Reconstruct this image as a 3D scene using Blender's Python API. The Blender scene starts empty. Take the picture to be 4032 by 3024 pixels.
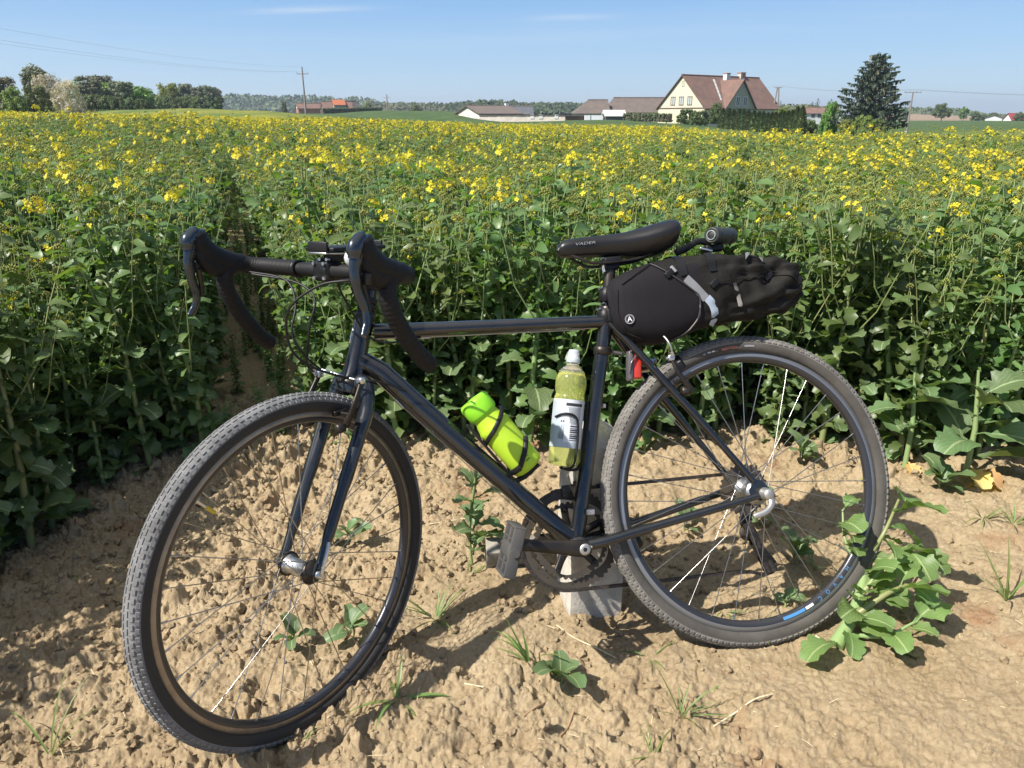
import bpy, bmesh, math, random
import numpy as np
from mathutils import Vector, Matrix
R = math.radians
random.seed(7); rng = np.random.default_rng(7)
scene = bpy.context.scene
COL = scene.collection
CH = 1.145                       # camera height above the soil under the bicycle
PITCH = R(19.81); FPX = 2948.0   # focal length in pixels of a 4032 wide picture

# ------------------------------------------------------------------ camera, sky, sun, exposure
cd = bpy.data.cameras.new('camera'); cam = bpy.data.objects.new('camera', cd); COL.objects.link(cam)
cd.sensor_fit = 'HORIZONTAL'; cd.sensor_width = 36.0; cd.lens = 36.0*FPX/4032.0
cd.clip_start = 0.05; cd.clip_end = 20000.0
cam.location = (0, 0, CH); cam.rotation_euler = (R(90)-PITCH, 0, 0)
scene.camera = cam

SUN = Vector((-0.573, -0.305, 0.76)).normalized()
sun_el = math.asin(SUN.z); sun_az = math.atan2(SUN.x, SUN.y)
ld = bpy.data.lights.new('sun', 'SUN'); ld.energy = 4.8; ld.angle = R(0.53); ld.color = (1.0, 0.945, 0.86)
sun = bpy.data.objects.new('sun', ld); COL.objects.link(sun)
sun.rotation_euler = SUN.to_track_quat('Z', 'Y').to_euler(); sun.location = (-6, -2, 9)

EXPO = 1.78
w = bpy.data.worlds.new('World'); scene.world = w; w.use_nodes = True
nt = w.node_tree; nt.nodes.clear(); N = nt.nodes; L = nt.links
out = N.new('ShaderNodeOutputWorld'); bg = N.new('ShaderNodeBackground'); bg.inputs[1].default_value = 0.115
sky = N.new('ShaderNodeTexSky'); sky.sky_type = 'NISHITA'; sky.sun_disc = False
sky.sun_elevation = sun_el; sky.sun_rotation = sun_az
sky.altitude = 100; sky.air_density = 1.0; sky.dust_density = 0.0; sky.ozone_density = 4.0
tc = N.new('ShaderNodeTexCoord'); sep = N.new('ShaderNodeSeparateXYZ'); L.new(tc.outputs['Generated'], sep.inputs[0])
def wm(op, a, b=None, c=None, clamp=False):
    n = N.new('ShaderNodeMath'); n.operation = op; n.use_clamp = clamp
    for i, v in enumerate((a, b, c)):
        if v is None: continue
        if hasattr(v, 'is_linked') or hasattr(v, 'links'): L.new(v, n.inputs[i])
        else: n.inputs[i].default_value = v
    return n.outputs[0]
yy = wm('MAXIMUM', sep.outputs[1], 0.02)
uu = wm('DIVIDE', sep.outputs[0], yy); vv = wm('DIVIDE', sep.outputs[2], yy)
comb = N.new('ShaderNodeCombineXYZ'); L.new(wm('MULTIPLY', uu, 5.0), comb.inputs[0]); L.new(wm('MULTIPLY', vv, 90.0), comb.inputs[1])
nz = N.new('ShaderNodeTexNoise'); nz.inputs['Scale'].default_value = 1.0; nz.inputs['Detail'].default_value = 6; nz.inputs['Roughness'].default_value = 0.6
L.new(comb.outputs[0], nz.inputs['Vector'])
tot = None
for (cu, cv, su, sv, amp) in ((-0.244, 0.1245, 0.070, 0.0036, .62), (-0.05, 0.138, 0.105, 0.005, .42), (0.075, 0.1085, 0.06, 0.0034, .45), (0.02, 0.088, 0.30, 0.012, .2), (0.42, 0.105, 0.26, 0.016, .16), (-.62, .1, .3, .03, .10)):
    a = wm('POWER', wm('DIVIDE', wm('SUBTRACT', uu, cu), su), 2.0)
    b = wm('POWER', wm('DIVIDE', wm('SUBTRACT', wm('SUBTRACT', vv, wm('MULTIPLY', uu, 0.025)), cv), sv), 2.0)
    g = wm('MULTIPLY', wm('EXPONENT', wm('MULTIPLY', wm('ADD', a, b), -1.0)), amp)
    tot = g if tot is None else wm('ADD', tot, g)
cl = wm('MULTIPLY', tot, wm('MULTIPLY', wm('SUBTRACT', nz.outputs[0], 0.22, clamp=True), 2.2), clamp=True)
gr = N.new('ShaderNodeValToRGB'); ge_ = gr.color_ramp.elements; K = 1.0
for i_, (ps, c_) in enumerate(((0.0, (.43, .63, .82)), (.03, (.41, .615, .84)), (.08, (.32, .545, .84)), (.135, (.215, .445, .81)), (.26, (.12, .29, .62)), (.5, (.055, .15, .38)), (1.0, (.028, .085, .25)))):
    e_ = ge_[0] if i_ == 0 else ge_.new(ps); e_.position = ps; e_.color = (*c_, 1)
nrmv = N.new('ShaderNodeVectorMath'); nrmv.operation = 'NORMALIZE'; L.new(tc.outputs['Generated'], nrmv.inputs[0]); sp2_ = N.new('ShaderNodeSeparateXYZ'); L.new(nrmv.outputs[0], sp2_.inputs[0]); L.new(sp2_.outputs[2], gr.inputs[0])
gm_ = N.new('ShaderNodeVectorMath'); gm_.operation = 'SCALE'; L.new(gr.outputs[0], gm_.inputs[0]); gm_.inputs['Scale'].default_value = 1/0.115/EXPO
m0 = N.new('ShaderNodeMix'); m0.data_type = 'RGBA'; m0.inputs[0].default_value = .85; L.new(sky.outputs[0], m0.inputs[6]); L.new(gm_.outputs[0], m0.inputs[7])
mx = N.new('ShaderNodeMix'); mx.data_type = 'RGBA'; L.new(cl, mx.inputs[0]); L.new(m0.outputs[2], mx.inputs[6])
mx.inputs[7].default_value = (6.4/EXPO, 7.2/EXPO, 8.2/EXPO, 1)
L.new(mx.outputs[2], bg.inputs[0]); L.new(bg.outputs[0], out.inputs[0])
scene.view_settings.view_transform = 'Standard'; scene.view_settings.look = 'None'
scene.view_settings.exposure = math.log2(EXPO); scene.view_settings.gamma = 1.0; scene.view_settings.use_curve_mapping = False

# ------------------------------------------------------------------ helpers
def ray(px, py):
    c, s = math.cos(PITCH), math.sin(PITCH)
    a = (px-2016.0)/FPX; b = (1512.0-py)/FPX
    return Vector((a, c + b*s, -s + b*c))
def at(px, py, Y):               # the point at forward distance Y seen in direction of a pixel
    d = ray(px, py); return Vector((0, 0, CH)) + d*(Y/d.y)
def at_z(px, py, z):
    d = ray(px, py); return Vector((0, 0, CH)) + d*((z-CH)/d.z)

def tag(o, label=None, cat=None, group=None, kind=None):
    if label: o['label'] = label
    if cat: o['category'] = cat
    if group: o['group'] = group
    if kind: o['kind'] = kind
    return o
def empty(name, loc=(0, 0, 0), rz=0, label=None, cat=None, group=None, parent=None):
    o = bpy.data.objects.new(name, None); COL.objects.link(o); o.empty_display_size = 0.05
    o.location = loc; o.rotation_euler = (0, 0, rz)
    if parent: o.parent = parent
    return tag(o, label, cat, group)
def inst(name, mesh, parent=None, M=None):
    o = bpy.data.objects.new(name, mesh); COL.objects.link(o)
    if parent: o.parent = parent
    if M is not None: o.matrix_local = M if parent else M
    if M is not None and parent is None: o.matrix_world = M
    return o
def copy_tree(o, parent=None):
    c = o.copy(); COL.objects.link(c); c.parent = parent
    if parent: c.matrix_parent_inverse = o.matrix_parent_inverse.copy()
    for ch in list(o.children): copy_tree(ch, c)
    return c

class MB:
    def __init__(s): s.v = []; s.f = []; s.sm = []; s.mi = []; s.uv = []; s.cur = 0
    def add(s, vs, fs, smooth=True, uv=None):
        b = len(s.v); s.v += [tuple(p) for p in vs]
        s.uv += (uv if uv else [(0.0, 0.0)]*len(vs))
        for f in fs: s.f.append([i+b for i in f]); s.sm.append(smooth); s.mi.append(s.cur)
    def mat(s, i): s.cur = i; return s
    def box(s, c, d, rot=None, bev=0.0):
        hx, hy, hz = d[0]/2, d[1]/2, d[2]/2; c = Vector(c)
        if bev <= 0:
            P = [Vector((x*hx, y*hy, z*hz)) for x in (-1, 1) for y in (-1, 1) for z in (-1, 1)]
            F = [(0, 1, 3, 2), (4, 6, 7, 5), (0, 4, 5, 1), (2, 3, 7, 6), (0, 2, 6, 4), (1, 5, 7, 3)]
            if rot: P = [rot @ p for p in P]
            s.add([p+c for p in P], F, False); return s
        bm = bmesh.new(); bmesh.ops.create_cube(bm, size=1.0)
        for v in bm.verts: v.co = Vector((v.co.x*d[0], v.co.y*d[1], v.co.z*d[2]))
        bmesh.ops.bevel(bm, geom=bm.edges[:], offset=bev, segments=2, affect='EDGES', profile=0.5)
        bm.verts.index_update(); P = [v.co.copy() for v in bm.verts]; F = [[v.index for v in f.verts] for f in bm.faces]; bm.free()
        if rot: P = [rot @ p for p in P]
        s.add([p+c for p in P], F, True); return s
    def tube(s, pts, rad, seg=8, closed=False, cap=True, flat=1.0, up=None, smooth=True):
        pts = [Vector(p) for p in pts]; n = len(pts)
        if not hasattr(rad, '__len__'): rad = [rad]*n
        t0 = (pts[1]-pts[0]).normalized()
        ref = Vector(up) if up else (Vector((0, 0, 1)) if abs(t0.z) < .9 else Vector((1, 0, 0)))
        side = t0.cross(ref).normalized(); vs = []
        for i, p in enumerate(pts):
            if closed: t = (pts[(i+1) % n]-pts[i-1]).normalized()
            else: t = (pts[min(i+1, n-1)]-pts[max(i-1, 0)]).normalized()
            side = (side - t*side.dot(t))
            side = side.normalized() if side.length > 1e-6 else t.orthogonal().normalized()
            u = side.cross(t).normalized()
            for k in range(seg):
                a = 2*math.pi*k/seg
                vs.append(p + side*(math.cos(a)*rad[i]*flat) + u*(math.sin(a)*rad[i]))
        fs = []
        m = n if closed else n-1
        for i in range(m):
            for k in range(seg):
                a = i*seg+k; b = i*seg+(k+1) % seg; j = ((i+1) % n)*seg
                fs.append((a, b, j+(k+1) % seg, j+k))
        s.add(vs, fs, smooth)
        if cap and not closed:
            s.add(vs[:seg], [tuple(range(seg))[::-1]], False); s.add(vs[-seg:], [tuple(range(seg))], False)
        return s
    def lathe(s, prof, O, ax, seg=24, smooth=True, closed=False, a0=0.0, a1=2*math.pi):
        # prof: (r, h) pairs along axis ax from origin O
        O = Vector(O); ax = Vector(ax).normalized(); e1 = ax.orthogonal().normalized(); e2 = ax.cross(e1)
        full = abs(a1-a0-2*math.pi) < 1e-6; m = seg if full else seg+1
        vs = []
        for k in range(m):
            a = a0+(a1-a0)*k/seg; d = e1*math.cos(a)+e2*math.sin(a)
            for r, h in prof: vs.append(O+d*r+ax*h)
        n = len(prof); fs = []
        for k in range(seg):
            k2 = (k+1) % m
            for i in range(n if closed else n-1):
                j = (i+1) % n
                fs.append((k*n+i, k2*n+i, k2*n+j, k*n+j))
        s.add(vs, fs, smooth); return s
    def disc(s, O, ax, r, seg=16):
        O = Vector(O); ax = Vector(ax).normalized(); e1 = ax.orthogonal().normalized(); e2 = ax.cross(e1)
        s.add([O+e1*math.cos(2*math.pi*k/seg)*r+e2*math.sin(2*math.pi*k/seg)*r for k in range(seg)], [tuple(range(seg))], False); return s
    def prism(s, poly, O, U, V, T, smooth=False):      # polygon in plane U,V extruded by vector T
        O, U, V, T = Vector(O), Vector(U), Vector(V), Vector(T); n = len(poly)
        a = [O+U*x+V*y for x, y in poly]; b = [p+T for p in a]
        fs = [tuple(range(n))[::-1], tuple(range(n, 2*n))] + [(i, (i+1) % n, n+(i+1) % n, n+i) for i in range(n)]
        s.add(a+b, fs, smooth); return s
    def ball(s, c, r, seg=10, sc=(1, 1, 1), ring=6):
        c = Vector(c); vs = []; 
        for i in range(ring+1):
            th = math.pi*i/ring
            for k in range(seg):
                a = 2*math.pi*k/seg
                vs.append(c+Vector((math.sin(th)*math.cos(a)*r*sc[0], math.sin(th)*math.sin(a)*r*sc[1], math.cos(th)*r*sc[2])))
        fs = [(i*seg+k, (i+1)*seg+k, (i+1)*seg+(k+1) % seg, i*seg+(k+1) % seg) for i in range(ring) for k in range(seg)]
        s.add(vs, fs, True); return s
    def mesh(s, name, mats):
        me = bpy.data.meshes.new(name)
        if not isinstance(mats, (list, tuple)): mats = [mats]
        me.from_pydata(s.v, [], s.f); 
        for m in mats: me.materials.append(m)
        me.polygons.foreach_set('use_smooth', s.sm); me.polygons.foreach_set('material_index', s.mi)
        if any(u != (0.0, 0.0) for u in s.uv[:400]):
            l = me.uv_layers.new(name='UVMap'); vi = np.zeros(len(me.loops), dtype=np.int32); me.loops.foreach_get('vertex_index', vi)
            l.data.foreach_set('uv', np.array(s.uv, dtype=np.float32)[vi].ravel())
        me.update(); return me
    def build(s, name, mats, parent=None, M=None, **kw):
        return tag(inst(name, s.mesh(name, mats), parent, M), **kw)

def smooth_path(pts, n=8):
    P = [Vector(p) for p in pts]; P = [P[0]*2-P[1]] + P + [P[-1]*2-P[-2]]; o = []
    for i in range(1, len(P)-2):
        for k in range(n):
            t = k/n; a, b, c, d = P[i-1], P[i], P[i+1], P[i+2]
            o.append(0.5*((2*b)+(c-a)*t+(2*a-5*b+4*c-d)*t*t+(-a+3*b-3*c+d)*t**3))
    o.append(P[-2]); return o

# ---- numpy noise
def _h(ix, iy, s):
    x = (ix.astype(np.int64)*374761393 + iy.astype(np.int64)*668265263 + s*974634777) & 0x7fffffff
    x = ((x ^ (x >> 13))*1274126177) & 0x7fffffff
    return ((x ^ (x >> 16)) & 0xffffff)/float(0xffffff)
def vnoise(x, y, s=0):
    x = np.asarray(x, float); y = np.asarray(y, float)
    ix = np.floor(x); iy = np.floor(y); fx = x-ix; fy = y-iy
    fx = fx*fx*(3-2*fx); fy = fy*fy*(3-2*fy)
    a = _h(ix, iy, s); b = _h(ix+1, iy, s); c = _h(ix, iy+1, s); d = _h(ix+1, iy+1, s)
    return (a*(1-fx)+b*fx)*(1-fy)+(c*(1-fx)+d*fx)*fy
def fbm(x, y, s=0, o=4, g=.5):
    t = 0; a = 1; n = 0
    for i in range(o): t = t+a*vnoise(x*2**i+i*17.3, y*2**i-i*9.1, s+i); n += a; a *= g
    return t/n
def worley(x, y, s=0):
    ix = np.floor(x); iy = np.floor(y); f1 = np.full(x.shape, 9.); f2 = np.full(x.shape, 9.); rid = np.zeros(x.shape)
    for dx in (-1, 0, 1):
        for dy in (-1, 0, 1):
            cx = ix+dx; cy = iy+dy
            px = cx+.15+.7*_h(cx, cy, s); py = cy+.15+.7*_h(cx, cy, s+5)
            d = np.hypot(px-x, py-y); m = d < f1
            f2 = np.where(m, f1, np.minimum(f2, d)); rid = np.where(m, _h(cx, cy, s+9), rid); f1 = np.where(m, d, f1)
    return f1, f2, rid

# ------------------------------------------------------------------ materials
def mat(name, col, rough=0.6, metal=0.0, spec=0.5, bump=0.0, bscale=200.0, var=0.0, vscale=8.0, col2=None, coat=0.0, trans=0.0, ior=1.45, dust=0.0, bdist=0.002):
    m = bpy.data.materials.new(name); m.use_nodes = True; t = m.node_tree; b = t.nodes['Principled BSDF']
    b.inputs['Base Color'].default_value = (*col, 1); b.inputs['Roughness'].default_value = rough
    b.inputs['Metallic'].default_value = metal; b.inputs['Specular IOR Level'].default_value = spec
    b.inputs['Coat Weight'].default_value = coat; b.inputs['Transmission Weight'].default_value = trans; b.inputs['IOR'].default_value = ior
    co = t.nodes.new('ShaderNodeTexCoord')
    if var > 0 or col2:
        n = t.nodes.new('ShaderNodeTexNoise'); n.inputs['Scale'].default_value = vscale; n.inputs['Detail'].default_value = 6; n.inputs['Roughness'].default_value = .65
        t.links.new(co.outputs['Object'], n.inputs['Vector'])
        r = t.nodes.new('ShaderNodeValToRGB'); c2 = col2 or tuple(c*(1-var) for c in col)
        r.color_ramp.elements[0].position = .36; r.color_ramp.elements[1].position = .64
        r.color_ramp.elements[0].color = (*c2, 1); r.color_ramp.elements[1].color = (*(col if col2 else tuple(min(1, c*(1+var*.6)) for c in col)), 1)
        t.links.new(n.outputs[0], r.inputs[0]); t.links.new(r.outputs[0], b.inputs['Base Color']); last = r.outputs[0]
    if dust > 0:
        n = t.nodes.new('ShaderNodeTexNoise'); n.inputs['Scale'].default_value = 14; n.inputs['Detail'].default_value = 8; n.inputs['Roughness'].default_value = .7
        t.links.new(co.outputs['Object'], n.inputs['Vector'])
        mr = t.nodes.new('ShaderNodeMapRange'); mr.inputs[1].default_value = .30; mr.inputs[2].default_value = .85; mr.inputs[4].default_value = dust
        t.links.new(n.outputs[0], mr.inputs[0]); mx = t.nodes.new('ShaderNodeMix'); mx.data_type = 'RGBA'
        t.links.new(mr.outputs[0], mx.inputs[0]); mx.inputs[6].default_value = (*col, 1); mx.inputs[7].default_value = (.22, .165, .10, 1)
        t.links.new(mx.outputs[2], b.inputs['Base Color'])
        ad = t.nodes.new('ShaderNodeMath'); ad.operation = 'ADD'; ad.inputs[1].default_value = rough; t.links.new(mr.outputs[0], ad.inputs[0]); t.links.new(ad.outputs[0], b.inputs['Roughness'])
    if bump > 0:
        n = t.nodes.new('ShaderNodeTexNoise'); n.inputs['Scale'].default_value = bscale; n.inputs['Detail'].default_value = 5
        t.links.new(co.outputs['Object'], n.inputs['Vector'])
        bp = t.nodes.new('ShaderNodeBump'); bp.inputs['Strength'].default_value = bump; bp.inputs['Distance'].default_value = bdist
        t.links.new(n.outputs[0], bp.inputs['Height']); t.links.new(bp.outputs[0], b.inputs['Normal'])
    return m
def leafmat(name, c1, c2, gloss=.45, tr=.35, rib=None, hue=0.04, shadeval=.35, trc=None):
    m = bpy.data.materials.new(name); m.use_nodes = True; t = m.node_tree; t.nodes.clear(); n = t.nodes; l = t.links
    o = n.new('ShaderNodeOutputMaterial'); p = n.new('ShaderNodeBsdfPrincipled'); tb = n.new('ShaderNodeBsdfTranslucent'); ms = n.new('ShaderNodeMixShader')
    oi = n.new('ShaderNodeObjectInfo'); co = n.new('ShaderNodeTexCoord'); no = n.new('ShaderNodeTexNoise'); no.inputs['Scale'].default_value = 9; no.inputs['Detail'].default_value = 2
    l.new(co.outputs['Object'], no.inputs['Vector'])
    ge = n.new('ShaderNodeNewGeometry')
    a = n.new('ShaderNodeMath'); a.operation = 'MULTIPLY_ADD'; a.inputs[1].default_value = .55; l.new(ge.outputs['Random Per Island'], a.inputs[0]); 
    a2 = n.new('ShaderNodeMath'); a2.operation = 'MULTIPLY'; a2.inputs[1].default_value = .45; l.new(no.outputs[0], a2.inputs[0]); l.new(a2.outputs[0], a.inputs[2])
    r = n.new('ShaderNodeMix'); r.data_type = 'RGBA'; l.new(a.outputs[0], r.inputs[0]); r.inputs[6].default_value = (*c1, 1); r.inputs[7].default_value = (*c2, 1)
    hs = n.new('ShaderNodeHueSaturation'); l.new(r.outputs[2], hs.inputs['Color'])
    mr = n.new('ShaderNodeMapRange'); mr.inputs[3].default_value = .5-hue; mr.inputs[4].default_value = .5+hue; l.new(oi.outputs['Random'], mr.inputs[0]); l.new(mr.outputs[0], hs.inputs['Hue'])
    mv = n.new('ShaderNodeMapRange'); mv.inputs[3].default_value = 1-shadeval*.5; mv.inputs[4].default_value = 1+shadeval*.5; l.new(oi.outputs['Random'], mv.inputs[0]); l.new(mv.outputs[0], hs.inputs['Value'])
    col = hs.outputs[0]
    if rib:
        uv = n.new('ShaderNodeUVMap'); uv.uv_map = 'UVMap'; s = n.new('ShaderNodeSeparateXYZ'); l.new(uv.outputs[0], s.inputs[0])
        d = n.new('ShaderNodeMath'); d.operation = 'SUBTRACT'; d.inputs[1].default_value = .5; l.new(s.outputs[0], d.inputs[0])
        ab = n.new('ShaderNodeMath'); ab.operation = 'ABSOLUTE'; l.new(d.outputs[0], ab.inputs[0])
        # side veins: stripes slanting away from the midrib
        vv = n.new('ShaderNodeMath'); vv.operation = 'MULTIPLY_ADD'; vv.inputs[1].default_value = -1.1; l.new(ab.outputs[0], vv.inputs[0]); l.new(s.outputs[1], vv.inputs[2])
        vw = n.new('ShaderNodeMath'); vw.operation = 'MULTIPLY'; vw.inputs[1].default_value = 7.0; l.new(vv.outputs[0], vw.inputs[0])
        fr = n.new('ShaderNodeMath'); fr.operation = 'FRACT'; l.new(vw.outputs[0], fr.inputs[0])
        lt = n.new('ShaderNodeMath'); lt.operation = 'LESS_THAN'; lt.inputs[1].default_value = .11; l.new(fr.outputs[0], lt.inputs[0])
        lt2 = n.new('ShaderNodeMath'); lt2.operation = 'MULTIPLY'; lt2.inputs[1].default_value = .45; l.new(lt.outputs[0], lt2.inputs[0])
        m1 = n.new('ShaderNodeMath'); m1.operation = 'LESS_THAN'; m1.inputs[1].default_value = .032; l.new(ab.outputs[0], m1.inputs[0])
        mxx = n.new('ShaderNodeMath'); mxx.operation = 'MAXIMUM'; l.new(lt2.outputs[0], mxx.inputs[0]); l.new(m1.outputs[0], mxx.inputs[1])
        rm = n.new('ShaderNodeMix'); rm.data_type = 'RGBA'; l.new(mxx.outputs[0], rm.inputs[0]); l.new(col, rm.inputs[6]); rm.inputs[7].default_value = (*rib, 1); col = rm.outputs[2]
    l.new(col, p.inputs['Base Color']); p.inputs['Roughness'].default_value = gloss; p.inputs['Specular IOR Level'].default_value = .5
    if trc: tb.inputs[0].default_value = (*trc, 1)
    else:
        g = n.new('ShaderNodeMix'); g.data_type = 'RGBA'; g.blend_type = 'MULTIPLY'; g.inputs[0].default_value = 1; l.new(col, g.inputs[6]); g.inputs[7].default_value = (1.9, 2.1, .7, 1); l.new(g.outputs[2], tb.inputs[0])
    ms.inputs[0].default_value = tr; l.new(p.outputs[0], ms.inputs[1]); l.new(tb.outputs[0], ms.inputs[2]); l.new(ms.outputs[0], o.inputs[0])
    return m
M = {}
M['leaf'] = leafmat('rape_leaf', (.062, .118, .036), (.155, .222, .078), gloss=.42, tr=.32, hue=.025)
M['bigleaf'] = leafmat('rape_big_leaf', (.075, .130, .052), (.125, .185, .078), gloss=.5, tr=.22, hue=.018, rib=(.26, .33, .17))
M['stem'] = leafmat('rape_stem', (.19, .25, .09), (.28, .33, .14), gloss=.45, tr=.05)
M['petal'] = leafmat('rape_petal', (.62, .52, .012), (.68, .60, .03), gloss=.6, tr=.3, hue=.008, shadeval=.1, trc=(.8, .66, .02))
M['bud'] = leafmat('rape_bud', (.17, .21, .045), (.30, .31, .06), gloss=.5, tr=.15, hue=.015)
M['freshleaf'] = leafmat('fresh_broken_leaf', (.10, .175, .050), (.16, .24, .075), gloss=.5, tr=.28, hue=.012, rib=(.30, .38, .17))
M['yleaf'] = leafmat('withered_leaf', (.62, .42, .12), (.7, .55, .22), gloss=.6, tr=.3, rib=(.75, .6, .3))
M['grass'] = leafmat('grass_blade', (.10, .17, .045), (.19, .25, .08), gloss=.45, tr=.3)
M['straw'] = mat('straw', (.62, .52, .34), .7, var=.3, vscale=60)
M['crown'] = leafmat('tree_leaf', (.06, .10, .028), (.12, .16, .045), gloss=.6, tr=.25)
M['crown_light'] = leafmat('spring_leaf', (.11, .17, .035), (.19, .25, .055), gloss=.6, tr=.3)
M['crown_grey'] = leafmat('budding_twigs', (.11, .125, .075), (.18, .19, .125), gloss=.7, tr=.15)
M['blossom'] = leafmat('blossom', (.30, .25, .21), (.55, .50, .46), gloss=.7, tr=.2, hue=.01)
M['needle'] = leafmat('spruce_needles', (.022, .042, .026), (.055, .078, .048), gloss=.6, tr=.08)
M['cone'] = leafmat('hanging_cones', (.13, .10, .06), (.2, .16, .10), gloss=.7, tr=.05)
M['thuja'] = leafmat('thuja_leaf', (.036, .064, .018), (.075, .11, .028), gloss=.6, tr=.15)
M['bark'] = mat('bark', (.13, .10, .075), .9, var=.4, vscale=3, bump=.5, bscale=12, bdist=.05)
M['concrete'] = mat('concrete', (.50, .47, .41), .9, var=.25, vscale=22, bump=.6, bscale=140, bdist=.002)
M['concrete_dark'] = mat('old_concrete', (.27, .25, .21), .92, var=.35, vscale=16, bump=.6, bscale=120)
M['paint'] = mat('frame_paint', (.005, .007, .010), .2, spec=.5, coat=.8, dust=.06)
M['forkpaint'] = mat('fork_paint', (.008, .012, .018), .22, spec=.5, coat=.6, dust=.08)
M['black'] = mat('black_plastic', (.010, .010, .011), .45, spec=.35, bump=.15, bscale=300)
M['blackmetal'] = mat('black_metal', (.02, .02, .022), .3, metal=.6, dust=.25)
M['tape'] = mat('bar_tape', (.010, .010, .011), .6, spec=.3, bump=.3, bscale=250)
M['rubber'] = mat('tyre_side', (.028, .027, .026), .75, bump=.2, bscale=200)
M['rubber_dusty'] = mat('dusty_tyre_side', (.08, .073, .064), .9, var=.25, vscale=15, bump=.2, bscale=200)
M['tread'] = mat('dusty_tread', (.17, .17, .17), .95, var=.3, vscale=25, bump=.35, bscale=300)
M['tread_rear'] = mat('dusty_rear_tread', (.17, .16, .145), .95, var=.3, vscale=25, bump=.35, bscale=300)
M['rimbrown'] = mat('front_rim', (.30, .25, .19), .42, metal=.55, var=.2, vscale=30)
M['rimgrey'] = mat('rear_rim', (.27, .275, .285), .42, metal=.7)
M['rimblack'] = mat('rim_inner', (.045, .045, .05), .3, metal=.4, coat=.3)
M['alloy'] = mat('alloy', (.62, .62, .62), .36, metal=1.0)
M['dullalloy'] = mat('dull_alloy', (.50, .49, .47), .4, metal=.9, dust=.3)
M['steel'] = mat('spoke_steel', (.42, .40, .37), .28, metal=1.0)
M['chain'] = mat('chain_steel', (.085, .07, .058), .5, metal=.7, var=.4, vscale=120)
M['ring'] = mat('chainring_steel', (.075, .065, .055), .5, metal=.5, var=.5, vscale=60, dust=.22)
M['lever'] = mat('lever_grey', (.05, .06, .072), .27, metal=.8, coat=.35)
M['saddle'] = mat('saddle_cover', (.011, .011, .012), .36, spec=.5, bump=.12, bscale=500)
M['fabric'] = mat('bag_fabric', (.011, .0095, .012), .82, spec=.25, bump=.5, bscale=900, bdist=.0006)
M['fabric2'] = mat('bag_rolltop', (.013, .012, .010), .75, spec=.25, bump=.4, bscale=60, bdist=.006, var=.3, vscale=14)
M['reflect'] = mat('reflective_grey', (.20, .205, .215), .5)
M['neon'] = mat('neon_plastic', (.40, .60, .035), .42, spec=.4)
M['neon_side'] = mat('neon_cap', (.25, .64, .03), .42, spec=.4)
nb = M['neon'].node_tree.nodes['Principled BSDF']; nb.inputs['Subsurface Weight'].default_value = .12; nb.inputs['Subsurface Radius'].default_value = (.02, .02, .005); nb.inputs['Subsurface Scale'].default_value = .5
M['clear'] = mat('clear_plastic', (.92, .95, .95), .08, trans=.92, ior=1.3)
M['liquid'] = mat('yellow_drink', (.80, .86, .30), .10, trans=.80, ior=1.25)
M['label'] = mat('bottle_label', (.52, .55, .58), .4)
M['labelgrey'] = mat('bottle_label_grey', (.34, .39, .43), .4)
M['ink'] = mat('dark_print', (.03, .03, .035), .5)
M['white'] = mat('white_print', (.75, .76, .78), .45)
M['blue'] = mat('blue_decal', (.07, .22, .46), .35)
M['red'] = mat('red_plastic', (.55, .045, .03), .25, spec=.6)
M['lens'] = mat('lamp_lens', (.75, .78, .8), .08, metal=.0, trans=.4)
M['yellow'] = mat('yellow_cap', (.55, .42, .05), .4)

# ------------------------------------------------------------------ bicycle pose (needed for the lie of the soil)
BC = Vector((0.5428, 1.5272, -0.8087+CH))          # rear hub
Bn = Vector((0.1861, -0.9113, 0.3671)).normalized() # towards the bicycle's left side
Bf = Vector((-0.9744, -0.2191, -0.0498)); Bf = (Bf-Bn*Bf.dot(Bn)).normalized()
Bu = Bf.cross(Bn)
BM = Matrix(((Bf.x, Bn.x, Bu.x, BC.x), (Bf.y, Bn.y, Bu.y, BC.y), (Bf.z, Bn.z, Bu.z, BC.z), (0, 0, 0, 1)))
SA = Vector((0.972, 0, -0.014)); SX = Vector((-0.309, 0, 0.951)).normalized(); STEER = R(45.7)
SM = Matrix.Translation(SA) @ Matrix.Rotation(STEER, 4, SX) @ Matrix.Translation(-SA)
SMB = Matrix.Translation(SA) @ Matrix.Rotation(STEER+R(4.0), 4, SX) @ Matrix.Translation(-SA)
WF = Vector((1.0086, 0, 0.0))                        # front hub when the wheel is straight
def lowest(M4, c):
    n = (M4.to_3x3() @ Vector((0, 1, 0))).normalized(); d = Vector((0, 0, -1)); d = (d-n*d.dot(n)).normalized()
    return M4 @ c + d*0.343
PR = lowest(BM, Vector((0, 0, 0))); PF = lowest(BM @ SM, WF)
SB = (PR.z-PF.z)/(PR.x-PF.x); SA0 = PR.z-SB*PR.x+0.006

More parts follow.
